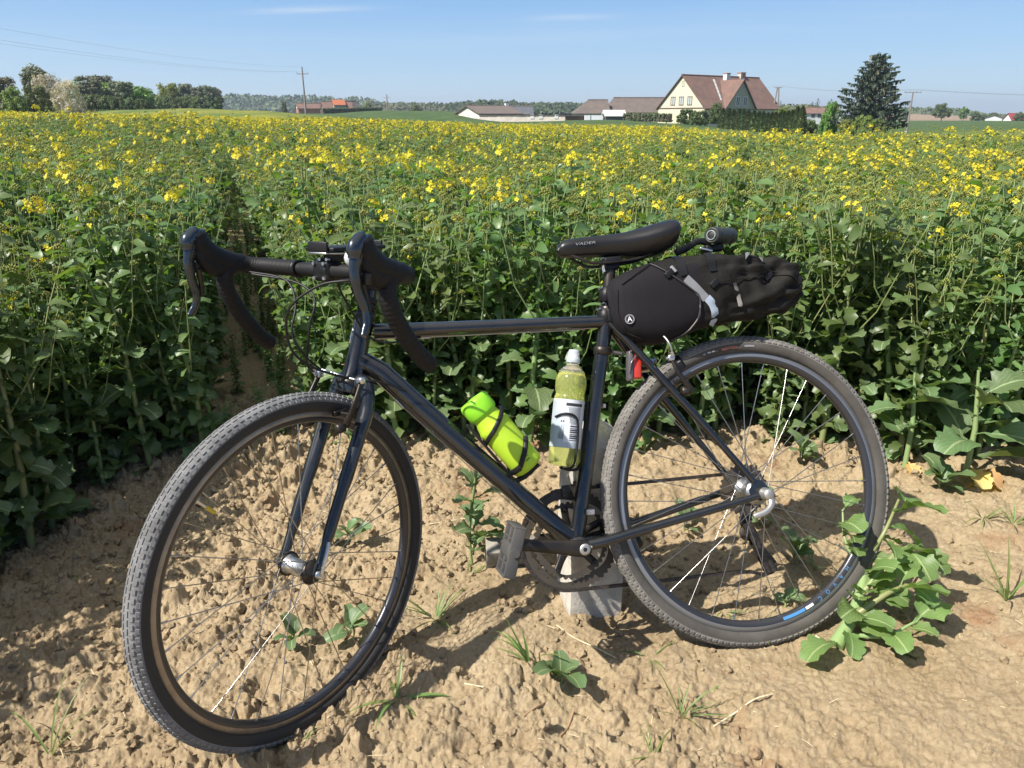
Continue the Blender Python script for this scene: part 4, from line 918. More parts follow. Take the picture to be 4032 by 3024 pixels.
# cranks, chainrings, pedals
cr = emp('crankset', bike, UP @ Matrix.Translation(BBc)); AR = R(166.5-0)
ca = Vector((.166, 0, .040)).normalized()
def arm(side, d, y_):
    a = MB(); a.tube([d*-.004+Vector((0, y_, 0)), d*.03+Vector((0, y_+side*.003, 0)), d*.10+Vector((0, y_+side*.010, 0)), d*.171+Vector((0, y_+side*.016, 0))], [.0185, .0160, .0135, .0145], 16, flat=.55, up=(0, 0, 1)); return a
for side, d, y_ in ((1, ca, .062), (-1, -ca, -.066)):
    a = MB(); e1 = d; e2 = Vector((-d.z, 0, d.x)); pts = []
    for (l_, w_, yy_, th) in ((-.015, .010, y_, .018), (0, .0185, y_, .020), (.02, .0175, y_+side*.001, .018), (.06, .0145, y_+side*.005, .014), (.12, .0125, y_+side*.011, .0125), (.162, .0145, y_+side*.0155, .0125), (.176, .0135, y_+side*.016, .012), (.182, .007, y_+side*.016, .011)):
        pts.append([e1*l_+e2*(w_*math.cos(t))*1.0+Vector((0, yy_+th*.5*(abs(math.sin(t))**.6)*(1 if math.sin(t) > 0 else -1), 0)) for t in np.linspace(0, 2*math.pi, 17)[:-1]])
    vs = [p for r_ in pts for p in r_]; fs = [(i*16+j, i*16+(j+1) % 16, (i+1)*16+(j+1) % 16, (i+1)*16+j) for i in range(7) for j in range(16)]+[tuple(range(16)), tuple(range(7*16, 8*16))]
    a.add(vs, fs, True); armo = a.build('crank_arm', M['blackmetal'], cr)
    b_ = MB(); yb_ = y_+side*.010; b_.lathe([(.0045, 0), (.006, 0), (.0115, 0), (.0125, -.003)], (0, yb_+side*.001, 0), (0, side, 0), 18); b_.build('crank_bolt', M['dullalloy'], armo)
    pd = emp('pedal', cr, Matrix.Translation(d*.1705+Vector((0, y_+side*.022, 0))))
    pb = MB(); up_ = Vector((-.36, 0, .933)); fw_ = Vector((.933, 0, .36)); Rm = Matrix((fw_, (0, side, 0), up_)).transposed().to_3x3()
    O_ = Vector((0, side*.052, 0))
    for s in (-1, 1):
        pb.box(O_+fw_*.0*s+Vector((0, s*.040, 0)), (.024, .006, .098), Rm, .002)
        pb.box(O_+up_*.047*s, (.026, .086, .006), Rm, .002)
        for t in (-1, 1): pb.box(O_+up_*.024*s+fw_*.010*t, (.003, .070, .004), Rm)
    pb.box(O_, (.028, .082, .030), Rm, .006); pb.tube([Vector((0, side*.0, 0)), Vector((0, side*.10, 0))], [.0075, .009], 12)
    for s in (-1, 1): pb.box(O_+up_*.028*s, (.022, .010, .035), Rm, .002)
    pb.build('pedal_body', M['black_dusty'], pd)
    ps = MB(); ps.box(O_+up_*.036-fw_*.0125, (.003, .05, .018), Rm, .001); ps.box(O_-up_*.036-fw_*.0125, (.003, .05, .018), Rm, .001); ps.build('reflector_strip', M['black'], pd)
def ring(rad, nt_, y_, bcd, name):
    g_ = MB(); n_ = nt_*4; vo = []; vi = []
    for i in range(n_):
        a = 2*math.pi*i/n_; r_ = rad+(.0035 if i % 4 in (0,) else (.0012 if i % 4 in (1, 3) else -.0025)); vo.append((math.cos(a)*r_, math.sin(a)*r_)); ri = bcd-.006+.004*math.cos(5*a); vi.append((math.cos(a)*ri, math.sin(a)*ri))
    vs = [(x, y_, z) for x, z in vo]+[(x, y_, z) for x, z in vi]+[(x, y_-.003, z) for x, z in vo]+[(x, y_-.003, z) for x, z in vi]
    fs = []
    for i in range(n_):
        j = (i+1) % n_; fs += [(i, j, n_+j, n_+i), (2*n_+i, 2*n_+j, 3*n_+j, 3*n_+i), (i, j, 2*n_+j, 2*n_+i), (n_+i, n_+j, 3*n_+j, 3*n_+i)]
    g_.add(vs, fs, False)
    for k in range(20 if rad > .09 else 0):
        a = 2*math.pi*k/20+.1; g_.tube([(math.cos(a)*(rad-.016), y_+.0005, math.sin(a)*(rad-.016)), (math.cos(a)*(rad-.016), y_+.002, math.sin(a)*(rad-.016))], .0018, 6)
    return g_.build(name, M['ring'], cr)
ring(.1115, 52, -.047, .097, 'chainring'); ring(.084, 39, -.0395, .079, 'chainring')
sp_m = MB()
for k in range(5):
    a = R(14+72*k); d = Vector((math.cos(a), 0, math.sin(a))); sp_m.tube([d*.012+Vector((0, -.052, 0)), d*.05+Vector((0, -.050, 0)), d*.078+Vector((0, -.046, 0))], [.013, .0085, .009], 10, flat=.5)
    sp_m.tube([d*.073+Vector((0, -.035, 0)), d*.073+Vector((0, -.032, 0))], [.0055, .0050], 10)
sp_m.build('spider', M['blackmetal'], cr)
# chain
def chain_path():
    r1 = .1125; r2 = .036; y1, y2 = -.0485, -.050; P = []
    c1 = BBc; c2 = Vector((0, 0, 0)); top = [c2+Vector((math.cos(a)*r2, 0, math.sin(a)*r2)) for a in np.linspace(R(200), R(97), 10)]
    fr = [c1+Vector((math.cos(a)*r1, 0, math.sin(a)*r1)) for a in np.linspace(R(97), R(-86), 30)]
    low = [Vector((.20, 0, -.182)), Vector((.02, 0, -.194)), Vector((-.03, 0, -.208)), Vector((-.062, 0, -.205)), Vector((-.066, 0, -.185)), Vector((-.040, 0, -.150)), Vector((-.006, 0, -.105)), Vector((.006, 0, -.075)), Vector((-.006, 0, -.058)), Vector((-.030, 0, -.024))]
    return [Vector((p.x, y1 if p.x > .3 else y2, p.z)) for p in top+fr+low]
cp = chain_path(); cp = smooth_path(cp, 6); ch = MB(); dist = 0; last = cp[0]; k = 0; acc = [cp[0]]
for p in cp[1:]:
    while (p-last).length > .0127:
        last = last+(p-last).normalized()*.0127; acc.append(last.copy())
for i in range(len(acc)-1):
    a, b_ = acc[i], acc[i+1]; mdl = (a+b_)/2; t = (b_-a).normalized(); Rm = Matrix((t, (0, 1, 0), t.cross(Vector((0, 1, 0))))).transposed()
    w_ = .0034 if i % 2 else .0024
    for s in (-1, 1): ch.box(mdl+Vector((0, s*w_, 0)), (.0165, .001, .0072), Rm)
    ch.tube([a+Vector((0, -.0036, 0)), a+Vector((0, .0036, 0))], .0032, 6)
bp(ch, 'chain', M['chain'], kind='stuff')
rd = MB(); rd.tube([(-.006, -.072, -.010), (-.018, -.078, -.05), (-.022, -.070, -.085)], [.010, .012, .012], 12)
for x0, z0 in ((-.006, -.105), (-.052, -.192)):
    rd.lathe([(0, -.004), (.018, -.003), (.020, 0), (.018, .003), (0, .004)], (x0, -.050, z0), (0, 1, 0), 20)
for y_ in (-.042, -.058): rd.prism([(-.010, .014), (.012, .010), (-.034, -.112), (-.058, -.112)], (-.006, y_, -.105+.012), (1, 0, 0), (0, 0, 1), (0, .002, 0))
bp(rd, 'rear_derailleur', M['chain'])
c = MB(); c.tube(smooth_path([(.012, -.075, -.006), (-.030, -.085, -.012), (-.052, -.085, -.050), (-.035, -.080, -.078)], 6), .0024, 8); bp(c, 'cable', M['black'])

# seatpost, saddle
sp2 = MB(); d = (Vector((.2625, 0, .545))-SEAT_T).normalized(); sp2.tube([SEAT_T-d*.02, Vector((.2625, 0, .545))], .0136, 18); post = bp(sp2, 'seatpost', M['blackmetal'])
c = MB(); c.box((.262, 0, .552), (.040, .050, .014), bev=.003); c.box((.262, 0, .540), (.034, .030, .014), bev=.003); c.build('saddle_clamp', M['black'], post, None); c = MB()
for s in (-1, 1): c.tube([(.278, s*.004, .530), (.278, s*.004, .562)], .003, 8)
c.build('clamp_bolt', M['alloy'], post)
sd = MB(); secs = [(.380, .008, .588, .580, .010), (.376, .016, .600, .574, .012), (.366, .021, .607, .570, .013), (.340, .0235, .610, .568, .014), (.30, .026, .611, .566, .015), (.26, .032, .611, .562, .018), (.225, .042, .613, .557, .022), (.19, .056, .618, .553, .028), (.16, .067, .624, .554, .032), (.138, .072, .628, .559, .034), (.122, .071, .629, .566, .034), (.112, .064, .627, .575, .030), (.106, .050, .622, .586, .022)]; NSec = 22; vs = []
for (x_, hw, zt, zb, rr_) in secs:
    for k in range(NSec):
        a = 2*math.pi*k/NSec; ca_, sa_ = math.cos(a), math.sin(a)
        y_ = hw*(abs(ca_)**.75)*(1 if ca_ > 0 else -1)
        zt2 = zt-.006*(ca_**2)*(hw/.07)-(.005*max(0, 1-abs(y_)/.012) if x_ < .33 else 0)
        z_ = (zt2+zb)/2+((zt2-zb)/2)*(abs(sa_)**.7)*(1 if sa_ > 0 else -1); 
        if sa_ < 0: y_ *= .80
        vs.append((x_, y_, z_))
n_ = len(secs); sd.add(vs, [(i*NSec+k, i*NSec+(k+1) % NSec, (i+1)*NSec+(k+1) % NSec, (i+1)*NSec+k) for i in range(n_-1) for k in range(NSec)]+[tuple(range(NSec)), tuple(range((n_-1)*NSec, n_*NSec))[::-1]], True)
saddle = bp(sd, 'saddle', M['saddle']); 
for s in (-1, 1):
    c = MB(); c.tube(smooth_path([(.352, s*.010, .572), (.330, s*.018, .560), (.308, s*.022, .549), (.265, s*.022, .547), (.21, s*.022, .549), (.165, s*.026, .560), (.140, s*.032, .576)], 5), .0035, 8); c.build('saddle_rail', M['blackmetal'], saddle)
inst('lettering', text_mesh('VADER', .0118, M['reflect'], .0008, .25), saddle, Matrix.Translation((.322, .0262, .5925)) @ Matrix.Rotation(R(-4.2), 4, 'Z') @ TXT @ Matrix.Rotation(R(-4), 4, 'X') @ Matrix.Diagonal((1.25, .72, 1, 1)))

# rear reflector lamp on the seat stay
c = MB(); c.box((.236, .010, .320), (.024, .022, .070), Matrix.Rotation(R(-8), 3, 'Y'), .005); refl = bp(c, 'rear_light', M['red'])
c = MB(); c.box((.2515, .012, .316), (.012, .024, .066), Matrix.Rotation(R(-8), 3, 'Y'), .004); c.tube([(.262, .0, .345), (.285, .0, .352)], .004, 8); c.tube(smooth_path([(.25, .026, .345), (.238, .012, .36), (.246, -.01, .375)], 4), .0022, 6); c.tube(smooth_path([(.258, .024, .30), (.25, .026, .325), (.225, .022, .345)], 4), .002, 6); c.build('light_body', mat('smoky_plastic', (.09, .085, .09), .2, spec=.6), refl)

# bottle cages and bottles
def frm(B_, T_):                # matrix with z along the bottle and x towards the bicycle's left side
    z = (T_-B_).normalized(); x = Vector((0, 1, 0)); y = z.cross(x); m = Matrix.Identity(4)
    for i, v in enumerate((x, y, z)):
        for j in range(3): m[j][i] = v[j]
    m.translation = B_; return m
gm = frm(Vector((.502, .0, .125)), Vector((.610, .0, .288))); dm = frm(Vector((.428, 0, .118)), Vector((.370, 0, .364)))
# in bottle coordinates: +x faces the viewer; tube side sign
tube_dir_g = (gm.inverted().to_3x3() @ Vector((.79, 0, -.61))); tube_dir_d = (dm.inverted().to_3x3() @ Vector((-.97, 0, -.24)))
sg = 1 if tube_dir_g.y > 0 else -1; sdr = 1 if tube_dir_d.y > 0 else -1
def ringband(mb, r_, h0, h1, a0, a1, rad, flat=1.0, n_=18, seg=8):
    mb.tube([Vector((math.cos(a0+(a1-a0)*i/n_)*r_, math.sin(a0+(a1-a0)*i/n_)*r_, h0+(h1-h0)*i/n_)) for i in range(n_+1)], rad, seg, flat=flat, up=(0, 0, 1))
cg = MB(); q = sg*math.pi/2
cg.box((0, sg*.0425, .085), (.022, .005, .15), bev=.002)
ringband(cg, .0395, .100, .116, q, q-sg*R(75), .0050, .35); ringband(cg, .0395, .116, .142, q-sg*R(75), q-sg*R(165), .0050, .35); ringband(cg, .0395, .100, .142, q, q+sg*R(165), .005, .35)
ringband(cg, .0390, .018, .020, q, q-sg*R(60), .0065, .35); ringband(cg, .0390, .020, .060, q-sg*R(60), q-sg*R(150), .0055, .35); ringband(cg, .0390, .018, .060, q, q+sg*R(150), .0055, .35)
cg.tube([(0, sg*.042, -.002), (0, sg*.02, -.008), (0, -sg*.02, -.008)], [.006, .006, .005], 8, flat=.5)
cg.build('bottle_cage', M['black'], bike, UP @ gm)
cg = MB(); q = sdr*math.pi/2
cg.box((0, sdr*.0415, .060), (.016, .006, .170), bev=.002)
for s in (1, -1):
    base = 0 if s > 0 else 0
    pts = []
    for (ang, h_) in ((-150, .104), (-120, .112), (-95, .112), (-78, .108), (-66, .094), (-60, .06), (-62, .03), (-70, .002)):
        a = q+s*sdr*R(ang); pts.append((math.cos(a)*.0375, math.sin(a)*.0375, h_))
    pts += [(s*.018, 0, -.006), (s*.006, sdr*.03, -.006), (s*.004, sdr*.040, .01)]
    cg.tube(smooth_path(pts, 5), .0026, 8)
cg.build('bottle_cage', M['black'], bike, UP @ dm)
BW = BM
bt = MB(); bt.lathe([(0, 0), (.028, 0), (.0335, .003), (.0355, .010), (.0358, .060), (.0366, .098), (.0362, .113), (.0378, .119), (.0350, .124), (.0325, .134), (.0292, .146), (.0290, .151)], (0, 0, 0), (0, 0, 1), 40)
gb = bt.build('water_bottle', M['neon'], None, BW @ gm); tag(gb, 'neon green plastic water bottle in the cage on the down tube', 'water bottle')
c = MB(); c.lathe([(.0290, .150), (.0325, .153), (.0345, .158), (.0345, .184), (.0325, .190), (.029, .193), (0, .194)], (0, 0, 0), (0, 0, 1), 40); c.build('lid', M['neon_side'], gb)
for i, (s_, sz, h_, a_) in enumerate((('FABRIC', .0052, .030, 6), ('600ML', .0048, .022, 8))):
    m_ = Matrix.Identity(4); a = R(a_)*sg*-1; nx = Vector((math.cos(a), math.sin(a), 0)); yv = Vector((0, 0, 1)); xv = yv.cross(nx)
    for r3, v3 in enumerate((xv, yv, nx)):
        for c3 in range(3): m_[c3][r3] = v3[c3]
    m_.translation = nx*.0362+Vector((0, 0, h_)); inst('print', text_mesh(s_, sz, M['ink'], .0002), gb, m_ @ Matrix.Rotation(R(90 if False else 0), 4, 'Z'))
bd = MB(); prof_l = [(0, .001), (.024, 0), (.0315, .004), (.0335, .011), (.0337, .146), (.0325, .152), (.0308, .157), (.0322, .163), (.0340, .172), (.0338, .186), (.0318, .196), (.0290, .2025), (0, .2026)]
bd.lathe(prof_l, (0, 0, 0), (0, 0, 1), 40); db = bd.build('sports_drink_bottle', M['liquid'], None, BW @ dm); tag(db, 'clear bottle of yellow sports drink in the cage on the seat tube', 'drink bottle')
c = MB(); c.lathe([(.0292, .2030), (.0270, .2075), (.0200, .2150), (.0145, .2200), (.0132, .2240), (.0132, .232)], (0, 0, 0), (0, 0, 1), 32); c.build('bottle_neck', M['clear'], db)
c = MB(); c.lathe([(.0148, .226), (.0152, .228), (.0152, .236), (.0132, .238), (.0126, .250), (.0105, .2545), (0, .256)], (0, 0, 0), (0, 0, 1), 24); c.build('cap', mat('frosted_cap', (.72, .78, .84), .15, trans=.5), db)
def wrap(mb, r_, h0, h1, a0, a1, n_=6):
    vs = []
    for i in range(n_+1):
        a = a0+(a1-a0)*i/n_; vs += [(math.cos(a)*r_, math.sin(a)*r_, h0), (math.cos(a)*r_, math.sin(a)*r_, h1)]
    mb.add(vs, [(2*i, 2*i+2, 2*i+3, 2*i+1) for i in range(n_)], True)
c = MB(); wrap(c, .0341, .040, .144, 0, 2*math.pi, 48); lab = c.build('label', M['label'], db)
# angles: 0 faces the viewer, sdr*90 degrees is the seat tube (image right)
A_ = lambda deg: R(deg)*sdr
c = MB(); wrap(c, .03425, .040, .090, A_(-88), A_(-22), 8); wrap(c, .03425, .090, .118, A_(-88), A_(-40), 8); wrap(c, .03425, .118, .140, A_(-88), A_(-62), 4); wrap(c, .03425, .040, .052, A_(-22), A_(40), 8); c.build('label_panel', M['labelgrey'], lab)
c = MB(); wrap(c, .03435, .1300, .1365, A_(-24), A_(42), 8); wrap(c, .03436, .1312, .1353, A_(-22), A_(0), 4) if False else None
for k in range(8): wrap(c, .03435, .056+k*.0042, .056+k*.0042+(.0028 if k % 3 else .0016), A_(-2), A_(28), 4)
rp = random.Random(4)
for k in range(16):
    z_ = .1260-k*.0023; x0 = -16+(k//3)*2.5+rp.uniform(0, 3); 
    while x0 < 34: x1 = x0+rp.uniform(3, 11); wrap(c, .03435, z_, z_+.0009, A_(x0), A_(min(x1, 36)), 2); x0 = x1+1.4
for k in range(9): wrap(c, .03435, .058, .058+rp.uniform(.010, .030), A_(-44+k*2.4), A_(-44+k*2.4+1.1), 1)
for a_ in (-38, -30): wrap(c, .03435, .094, .0985, A_(a_), A_(a_+5), 2)
c.build('label_print', M['ink'], lab)

# saddle bag
BS = [(.286, .418, .486, .022), (.280, .404, .498, .044), (.268, .386, .510, .058), (.245, .369, .520, .066), (.215, .360, .529, .071), (.18, .355, .537, .0735), (.14, .361, .543, .0745), (.10, .372, .546, .0745), (.06, .379, .545, .074), (.02, .383, .541, .073), (-.02, .388, .535, .0705), (-.06, .393, .527, .067), (-.10, .400, .519, .062), (-.13, .407, .513, .057), (-.155, .414, .507, .050), (-.172, .424, .498, .042), (-.180, .438, .486, .028)]
bx = np.array([b[0] for b in BS][::-1]); bzb = np.array([b[1] for b in BS][::-1]); bzt = np.array([b[2] for b in BS][::-1]); bhw = np.array([b[3] for b in BS][::-1])
EX = .62
def bag_pt(x_, a, infl=0.0):
    zb = float(np.interp(x_, bx, bzb)); zt = float(np.interp(x_, bx, bzt)); hw = float(np.interp(x_, bx, bhw))
    cz_ = (zb+zt)/2; hh = (zt-zb)/2; ca_, sa_ = math.cos(a), math.sin(a)
    y_ = (hw+infl)*(abs(ca_)**EX)*(1 if ca_ >= 0 else -1); z_ = cz_+(hh+infl)*(abs(sa_)**EX)*(1 if sa_ >= 0 else -1)
    if x_ < .12:                # limp rolled end: folds
        k = min(1.35, (.12-x_)/.16); n1_ = float(vnoise(x_*38+5, a*2.2, 71))-.5; n2_ = float(vnoise(x_*16+a*2.5, a*5.0, 73))-.5
        n3_ = abs(float(vnoise(x_*30-a*3.1, a*7.0+x_*12, 79))-.5); g_ = (n1_*.016+n2_*.019-n3_*.016+.003)*k; y_ += ca_*g_; z_ += sa_*g_
    else:
        g_ = (float(vnoise(x_*20, a*1.5, 75))-.5)*.002; y_ += ca_*g_; z_ += sa_*g_
    return Vector((x_, y_, z_))
def bag_side(x_, z_, infl=.0015):   # point on the left flank at side-view position x,z
    zb = float(np.interp(x_, bx, bzb)); zt = float(np.interp(x_, bx, bzt)); cz_ = (zb+zt)/2; hh = (zt-zb)/2
    s = max(-1, min(1, (z_-cz_)/hh)); a = math.asin((abs(s)**(1/EX))*(1 if s >= 0 else -1)); return bag_pt(x_, a, infl)
bg2 = MB(); NX, NA = 92, 72; xs2 = np.linspace(.2862, -.1802, NX); vs = []
for x_ in xs2:
    for k in range(NA): vs.append(bag_pt(float(x_), 2*math.pi*k/NA))
def bag_face_mat(i): return 0 if xs2[i] > .16 else 1
for i in range(NX-1): 
    pass
fs = [(i*NA+k, i*NA+(k+1) % NA, (i+1)*NA+(k+1) % NA, (i+1)*NA+k) for i in range(NX-1) for k in range(NA)]+[tuple(range(NA)), tuple(range((NX-1)*NA, NX*NA))[::-1]]
bg2.add(vs, fs, True); bag = bg2.build('saddle_bag', [M['fabric'], M['fabric2']], None, BM); tag(bag, 'black roll-top bikepacking bag strapped under the saddle with grey reflective strips', 'saddle bag')
mi = np.zeros(len(bag.data.polygons), np.int32)
for i in range(NX-1):
    for k in range(NA):
        a = 2*math.pi*k/NA
        if xs2[i] < .09 or (xs2[i] < .17 and math.sin(a) > .55): mi[i*NA+k] = 1
bag.data.polygons.foreach_set('material_index', mi)
def strip(path, w_, th=.0012, infl=.002):
    mb = MB(); P = [Vector((p[0], 0, p[1])) for p in path]; P = smooth_path(P, 6); vs = []
    for i, p in enumerate(P):
        t = (P[min(i+1, len(P)-1)]-P[max(i-1, 0)]).normalized(); s = Vector((-t.z, 0, t.x))
        for u_ in (-1, -.33, .33, 1): q_ = p+s*u_*w_/2; vs.append(bag_side(q_.x, q_.z, infl+(th if abs(u_) < .9 else 0)))
    mb.add(vs, [(i*4+j, i*4+j+1, (i+1)*4+j+1, (i+1)*4+j) for i in range(len(P)-1) for j in range(3)], True); return mb
strip([(.122, .488), (.100, .462), (.082, .440)], .019).build('reflective_strip', M['reflect'], bag)
strip([(.080, .442), (.068, .425), (.062, .398), (.066, .385)], .018, infl=.0025).build('reflective_strip', mat('reflective_blue_grey', (.33, .39, .47), .5), bag)
strip([(.150, .515), (.143, .502)], .008, infl=.004).build('reflective_tab', M['reflect'], bag)
strip([(.007, .468), (.0, .440), (.004, .418)], .010, infl=.003).build('pull_loop', mat('grey_webbing', (.16, .15, .135), .8), bag)
strip([(-.028, .520), (-.050, .524), (-.075, .512)], .011, infl=.004).build('reflective_strip', M['reflect'], bag)
def cord(path, r_, m_, nm, infl=.003):
    mb = MB(); mb.tube([bag_side(p.x, p.z, infl) for p in smooth_path([Vector((a_, 0, b_)) for a_, b_ in path], 6)], r_, 6); mb.build(nm, m_, bag)
cord([(.188, .528), (.150, .494), (.112, .462), (.098, .447), (.098, .425), (.106, .398), (.128, .376), (.165, .361)], .0018, mat('bag_piping', (.035, .033, .036), .6), 'piping')
cord([(.098, .428), (.102, .405), (.125, .378), (.150, .366)], .0016, mat('grey_piping', (.17, .16, .15), .7), 'lower_piping')
cord([(.188, .528), (.225, .510), (.262, .490)], .0014, M['fabric2'], 'top_seam'); cord([(.23, .372), (.262, .392), (.276, .43), (.272, .48)], .0012, M['fabric2'], 'front_seam')
cord([(.07, .468), (.03, .474), (-.05, .476), (-.10, .482)], .0013, M['fabric2'], 'side_cord')
cord([(-.10, .482), (-.13, .470), (-.160, .452)], .0016, M['fabric2'], 'side_cord')
for x_ in (.125, .055):          # compression webbing over the top
    mb = MB(); vs = []
    for i in range(25):
        a = R(15)+R(150)*i/24
        for u_ in (-.009, .009): vs.append(bag_pt(x_+u_, a, .003))
    mb.add(vs, [(2*i, 2*i+1, 2*i+3, 2*i+2) for i in range(24)], True); mb.build('webbing', M['black'], bag)
for (x_, z_) in ((.158, .500), (.060, .470), (-.085, .478)):
    mb = MB(); p = bag_side(x_, z_, .004); mb.box(p, (.022, .006, .014), Matrix.Rotation(R(35), 3, 'Y'), .002); mb.build('buckle', M['black'], bag)
for z_ in (.478, .432):            # straps round the seatpost
    mb = MB(); ax0 = SEAT_T+d*((z_-SEAT_T.z)/d.z if z_ > .44 else 0); cx_ = float(np.interp(z_, [.41, .44, .545], [.291, .283, .2625]))
    mb.lathe([(.0165, -.016), (.0185, -.015), (.0185, .015), (.0165, .016)], (cx_+.002, 0, z_), d, 18, closed=True); mb.box((cx_-.010, .017, z_), (.030, .012, .030), bev=.003); so = mb.build('post_strap', M['black'], bag)
    mb = MB()
    for dz in (-.019, .019): mb.tube([(cx_+.017, -.008, z_+dz*.9), (cx_+.017, .012, z_+dz*.9)], .0022, 8)
    mb.build('strap_ring', M['alloy'], so)
bo = bag_side(.256, .415, .002); nrm_ = Vector((.45, 1, -.05)).normalized()
mb = MB(); mb.lathe([(0, .0), (.0098, 0), (.0105, .0012), (.0095, .002), (.0088, .0012), (0, .0012)], bo, nrm_, 24); bdg = mb.build('badge', M['reflect'], bag)
mb = MB(); mb.lathe([(0, .0018), (.0076, .0018)], bo, nrm_, 24); mb.build('badge_disc', M['black'], bdg)
yv = Vector((0, 0, 1)); yv = (yv-nrm_*yv.dot(nrm_)).normalized(); xv = yv.cross(nrm_); m_ = Matrix.Identity(4)
for r3, v3 in enumerate((xv, yv, nrm_)):
    for c3 in range(3): m_[c3][r3] = v3[c3]
m_.translation = bo+nrm_*.0021; inst('badge_letter', text_mesh('A', .0155, M['white'], .0002), bdg, m_)

# lamp on top of the bag
la0 = Vector((.028, .030, .585)); la1 = Vector((-.052, -.030, .590)); lax = (la1-la0).normalized(); LL = (la1-la0).length
c = MB(); c.lathe([(0, .001), (.011, .001), (.0125, .003), (.0135, .001), (.0175, .002), (.0185, .006), (.0185, .018), (.0172, .020), (.0172, .024), (.0190, .026), (.0190, LL*.72), (.0175, LL*.74), (.0175, LL*.77), (.0192, LL*.79), (.0192, LL*.97), (.016, LL), (0, LL)], la0, lax, 32)
lamp = c.build('cylinder_lamp', mat('lamp_rubber', (.028, .031, .029), .5), None, BM); tag(lamp, 'black cylindrical lamp clamped on top of the saddle bag', 'lamp')
c = MB(); c.lathe([(.0088, -.0006), (.0100, -.0012), (.0112, -.0006), (.0112, .002)], la0, lax, 24); c.build('lens_ring', mat('grey_ring', (.22, .26, .27), .4), lamp)
c = MB(); c.tube(smooth_path([(.108, .012, .556), (.078, .012, .566), (.050, .008, .578), (.020, .006, .572)], 4), [.0085]*5+[.0075]*5+[.0085]*3, 10, flat=.8); c.box((.012, .0, .560), (.045, .026, .016), bev=.004); c.build('lamp_bracket', M['black'], lamp)
c = MB(); c.box((.052, .045, .551), (.030, .006, .004), Matrix.Rotation(R(-18), 3, 'Y'), .001); c.build('bracket_clip', M['alloy'], lamp)

# ------------------------------------------------------------------ marker post, stone block, weeds
def pyramid_post():
    a = R(12); e1 = Vector((math.cos(a), math.sin(a), 0)); e2 = Vector((-math.sin(a), math.cos(a), 0)); C0 = Vector((.140, 1.515, 0)); w_ = .134
    g0 = gz(.2, 1.56); top = .485; r = random.Random(8)
    root = empty('concrete_post', (C0.x+.06, C0.y+.07, g0), 0, 'square concrete boundary marker post holding up the black bicycle', 'post')
    mb = MB(); c = C0+e1*w_/2+e2*w_/2-Vector(root.location)
    lv = [(-.12, 1.0), (.02, 1.0), (.2, .985), (.38, .97), (top-.055, .96), (top-.045, .93)]; vs = []; 
    NS = 6
    for h, s in lv:
        ring_ = []
        for (x0, y0_, x1, y1_) in ((-1, -1, 1, -1), (1, -1, 1, 1), (1, 1, -1, 1), (-1, 1, -1, -1)):
            for k in range(NS):
                t = (k+.35)/(NS-.3+.0) if False else k/NS; x_, y_ = x0+(x1-x0)*t, y0_+(y1_-y0_)*t
                if k == 0: x_ *= .975; y_ *= .975
                ring_.append(c+e1*x_*s*w_/2+e2*y_*s*w_/2+Vector((r.uniform(-.0012, .0012), r.uniform(-.0012, .0012), h+r.uniform(-.001, .001))))
        vs += ring_
    n_ = NS*4; fs = [(i*n_+k, i*n_+(k+1) % n_, (i+1)*n_+(k+1) % n_, (i+1)*n_+k) for i in range(len(lv)-1) for k in range(n_)]
    apex = len(vs); vs.append(c+Vector((.0, .0, top+.005))); fs += [((len(lv)-1)*n_+k, (len(lv)-1)*n_+(k+1) % n_, apex) for k in range(n_)]
    mb.add(vs, fs, False); mb.build('shaft', M['concrete'], root)
    fn = -e2; fc = c-e2*w_/2*.975
    mb = MB(); mb.box(fc+e1*.028+Vector((0, 0, .330))-e2*.001, (.052, .004, .062), Matrix.Rotation(a, 3, 'Z'), .001); pl = mb.build('number_plate', M['concrete_dark'], root)
    def face(up): 
        m = Matrix.Identity(4)
        for i, v in enumerate((e1, Vector((0, 0, 1)), fn)):
            for j in range(3): m[j][i] = v[j]
        return m
    m = face(0); m.translation = fc+e1*.036+Vector((0, 0, .318))-e2*.0038; inst('number', text_mesh('86', .026, mat('pale_number', (.52, .51, .48), .8), .0004), pl, m)
    mb = MB(); mb.tube([fc+e1*.022+Vector((0, 0, .350))-e2*.002, fc+e1*.022+Vector((0, 0, .350))-e2*.007], .004, 8); mb.build('screw', M['dullalloy'], pl)
    mb = MB(); mb.box(fc+e1*.02+Vector((0, 0, .352))-e2*.0036, (.07, .001, .004), Matrix.Rotation(a, 3, 'Z')); mb.build('blue_stripe', mat('blue_paint', (.03, .05, .22), .6), pl)
pyramid_post()
p = on_ground(2022, 2240); root = empty('stone_block', p, R(6), 'small grey concrete block with a framed relief, half sunk beside the pedal', 'block')
mb = MB(); tl = Matrix.Rotation(R(-62), 3, 'X'); mb.box((0, .025, .025), (.150, .13, .05), tl, .003); blk = mb.build('slab', M['concrete_dark'], root)
mb = MB(); o_ = tl @ Vector((0, 0, .025))+Vector((0, .025, .030)); u1 = tl @ Vector((0, 1, 0)); n1_ = tl @ Vector((0, 0, 1))
for (x0, y0_, sx, sy) in ((0, -.030, .105, .003), (-.052, .010, .003, .082), (.052, .010, .003, .082)): mb.box(o_+Vector((x0, 0, 0))+u1*y0_, (sx, sy, .004), tl)
mb.build('relief_frame', M['concrete'], blk)
for k in range(6): mb = MB(); mb.box(o_+Vector((-.030+.030*(k % 2), 0, 0))+u1*(-.012+.02*(k//2)), (.014, .008, .005), tl); mb.build('relief_mark', M['concrete'], blk)

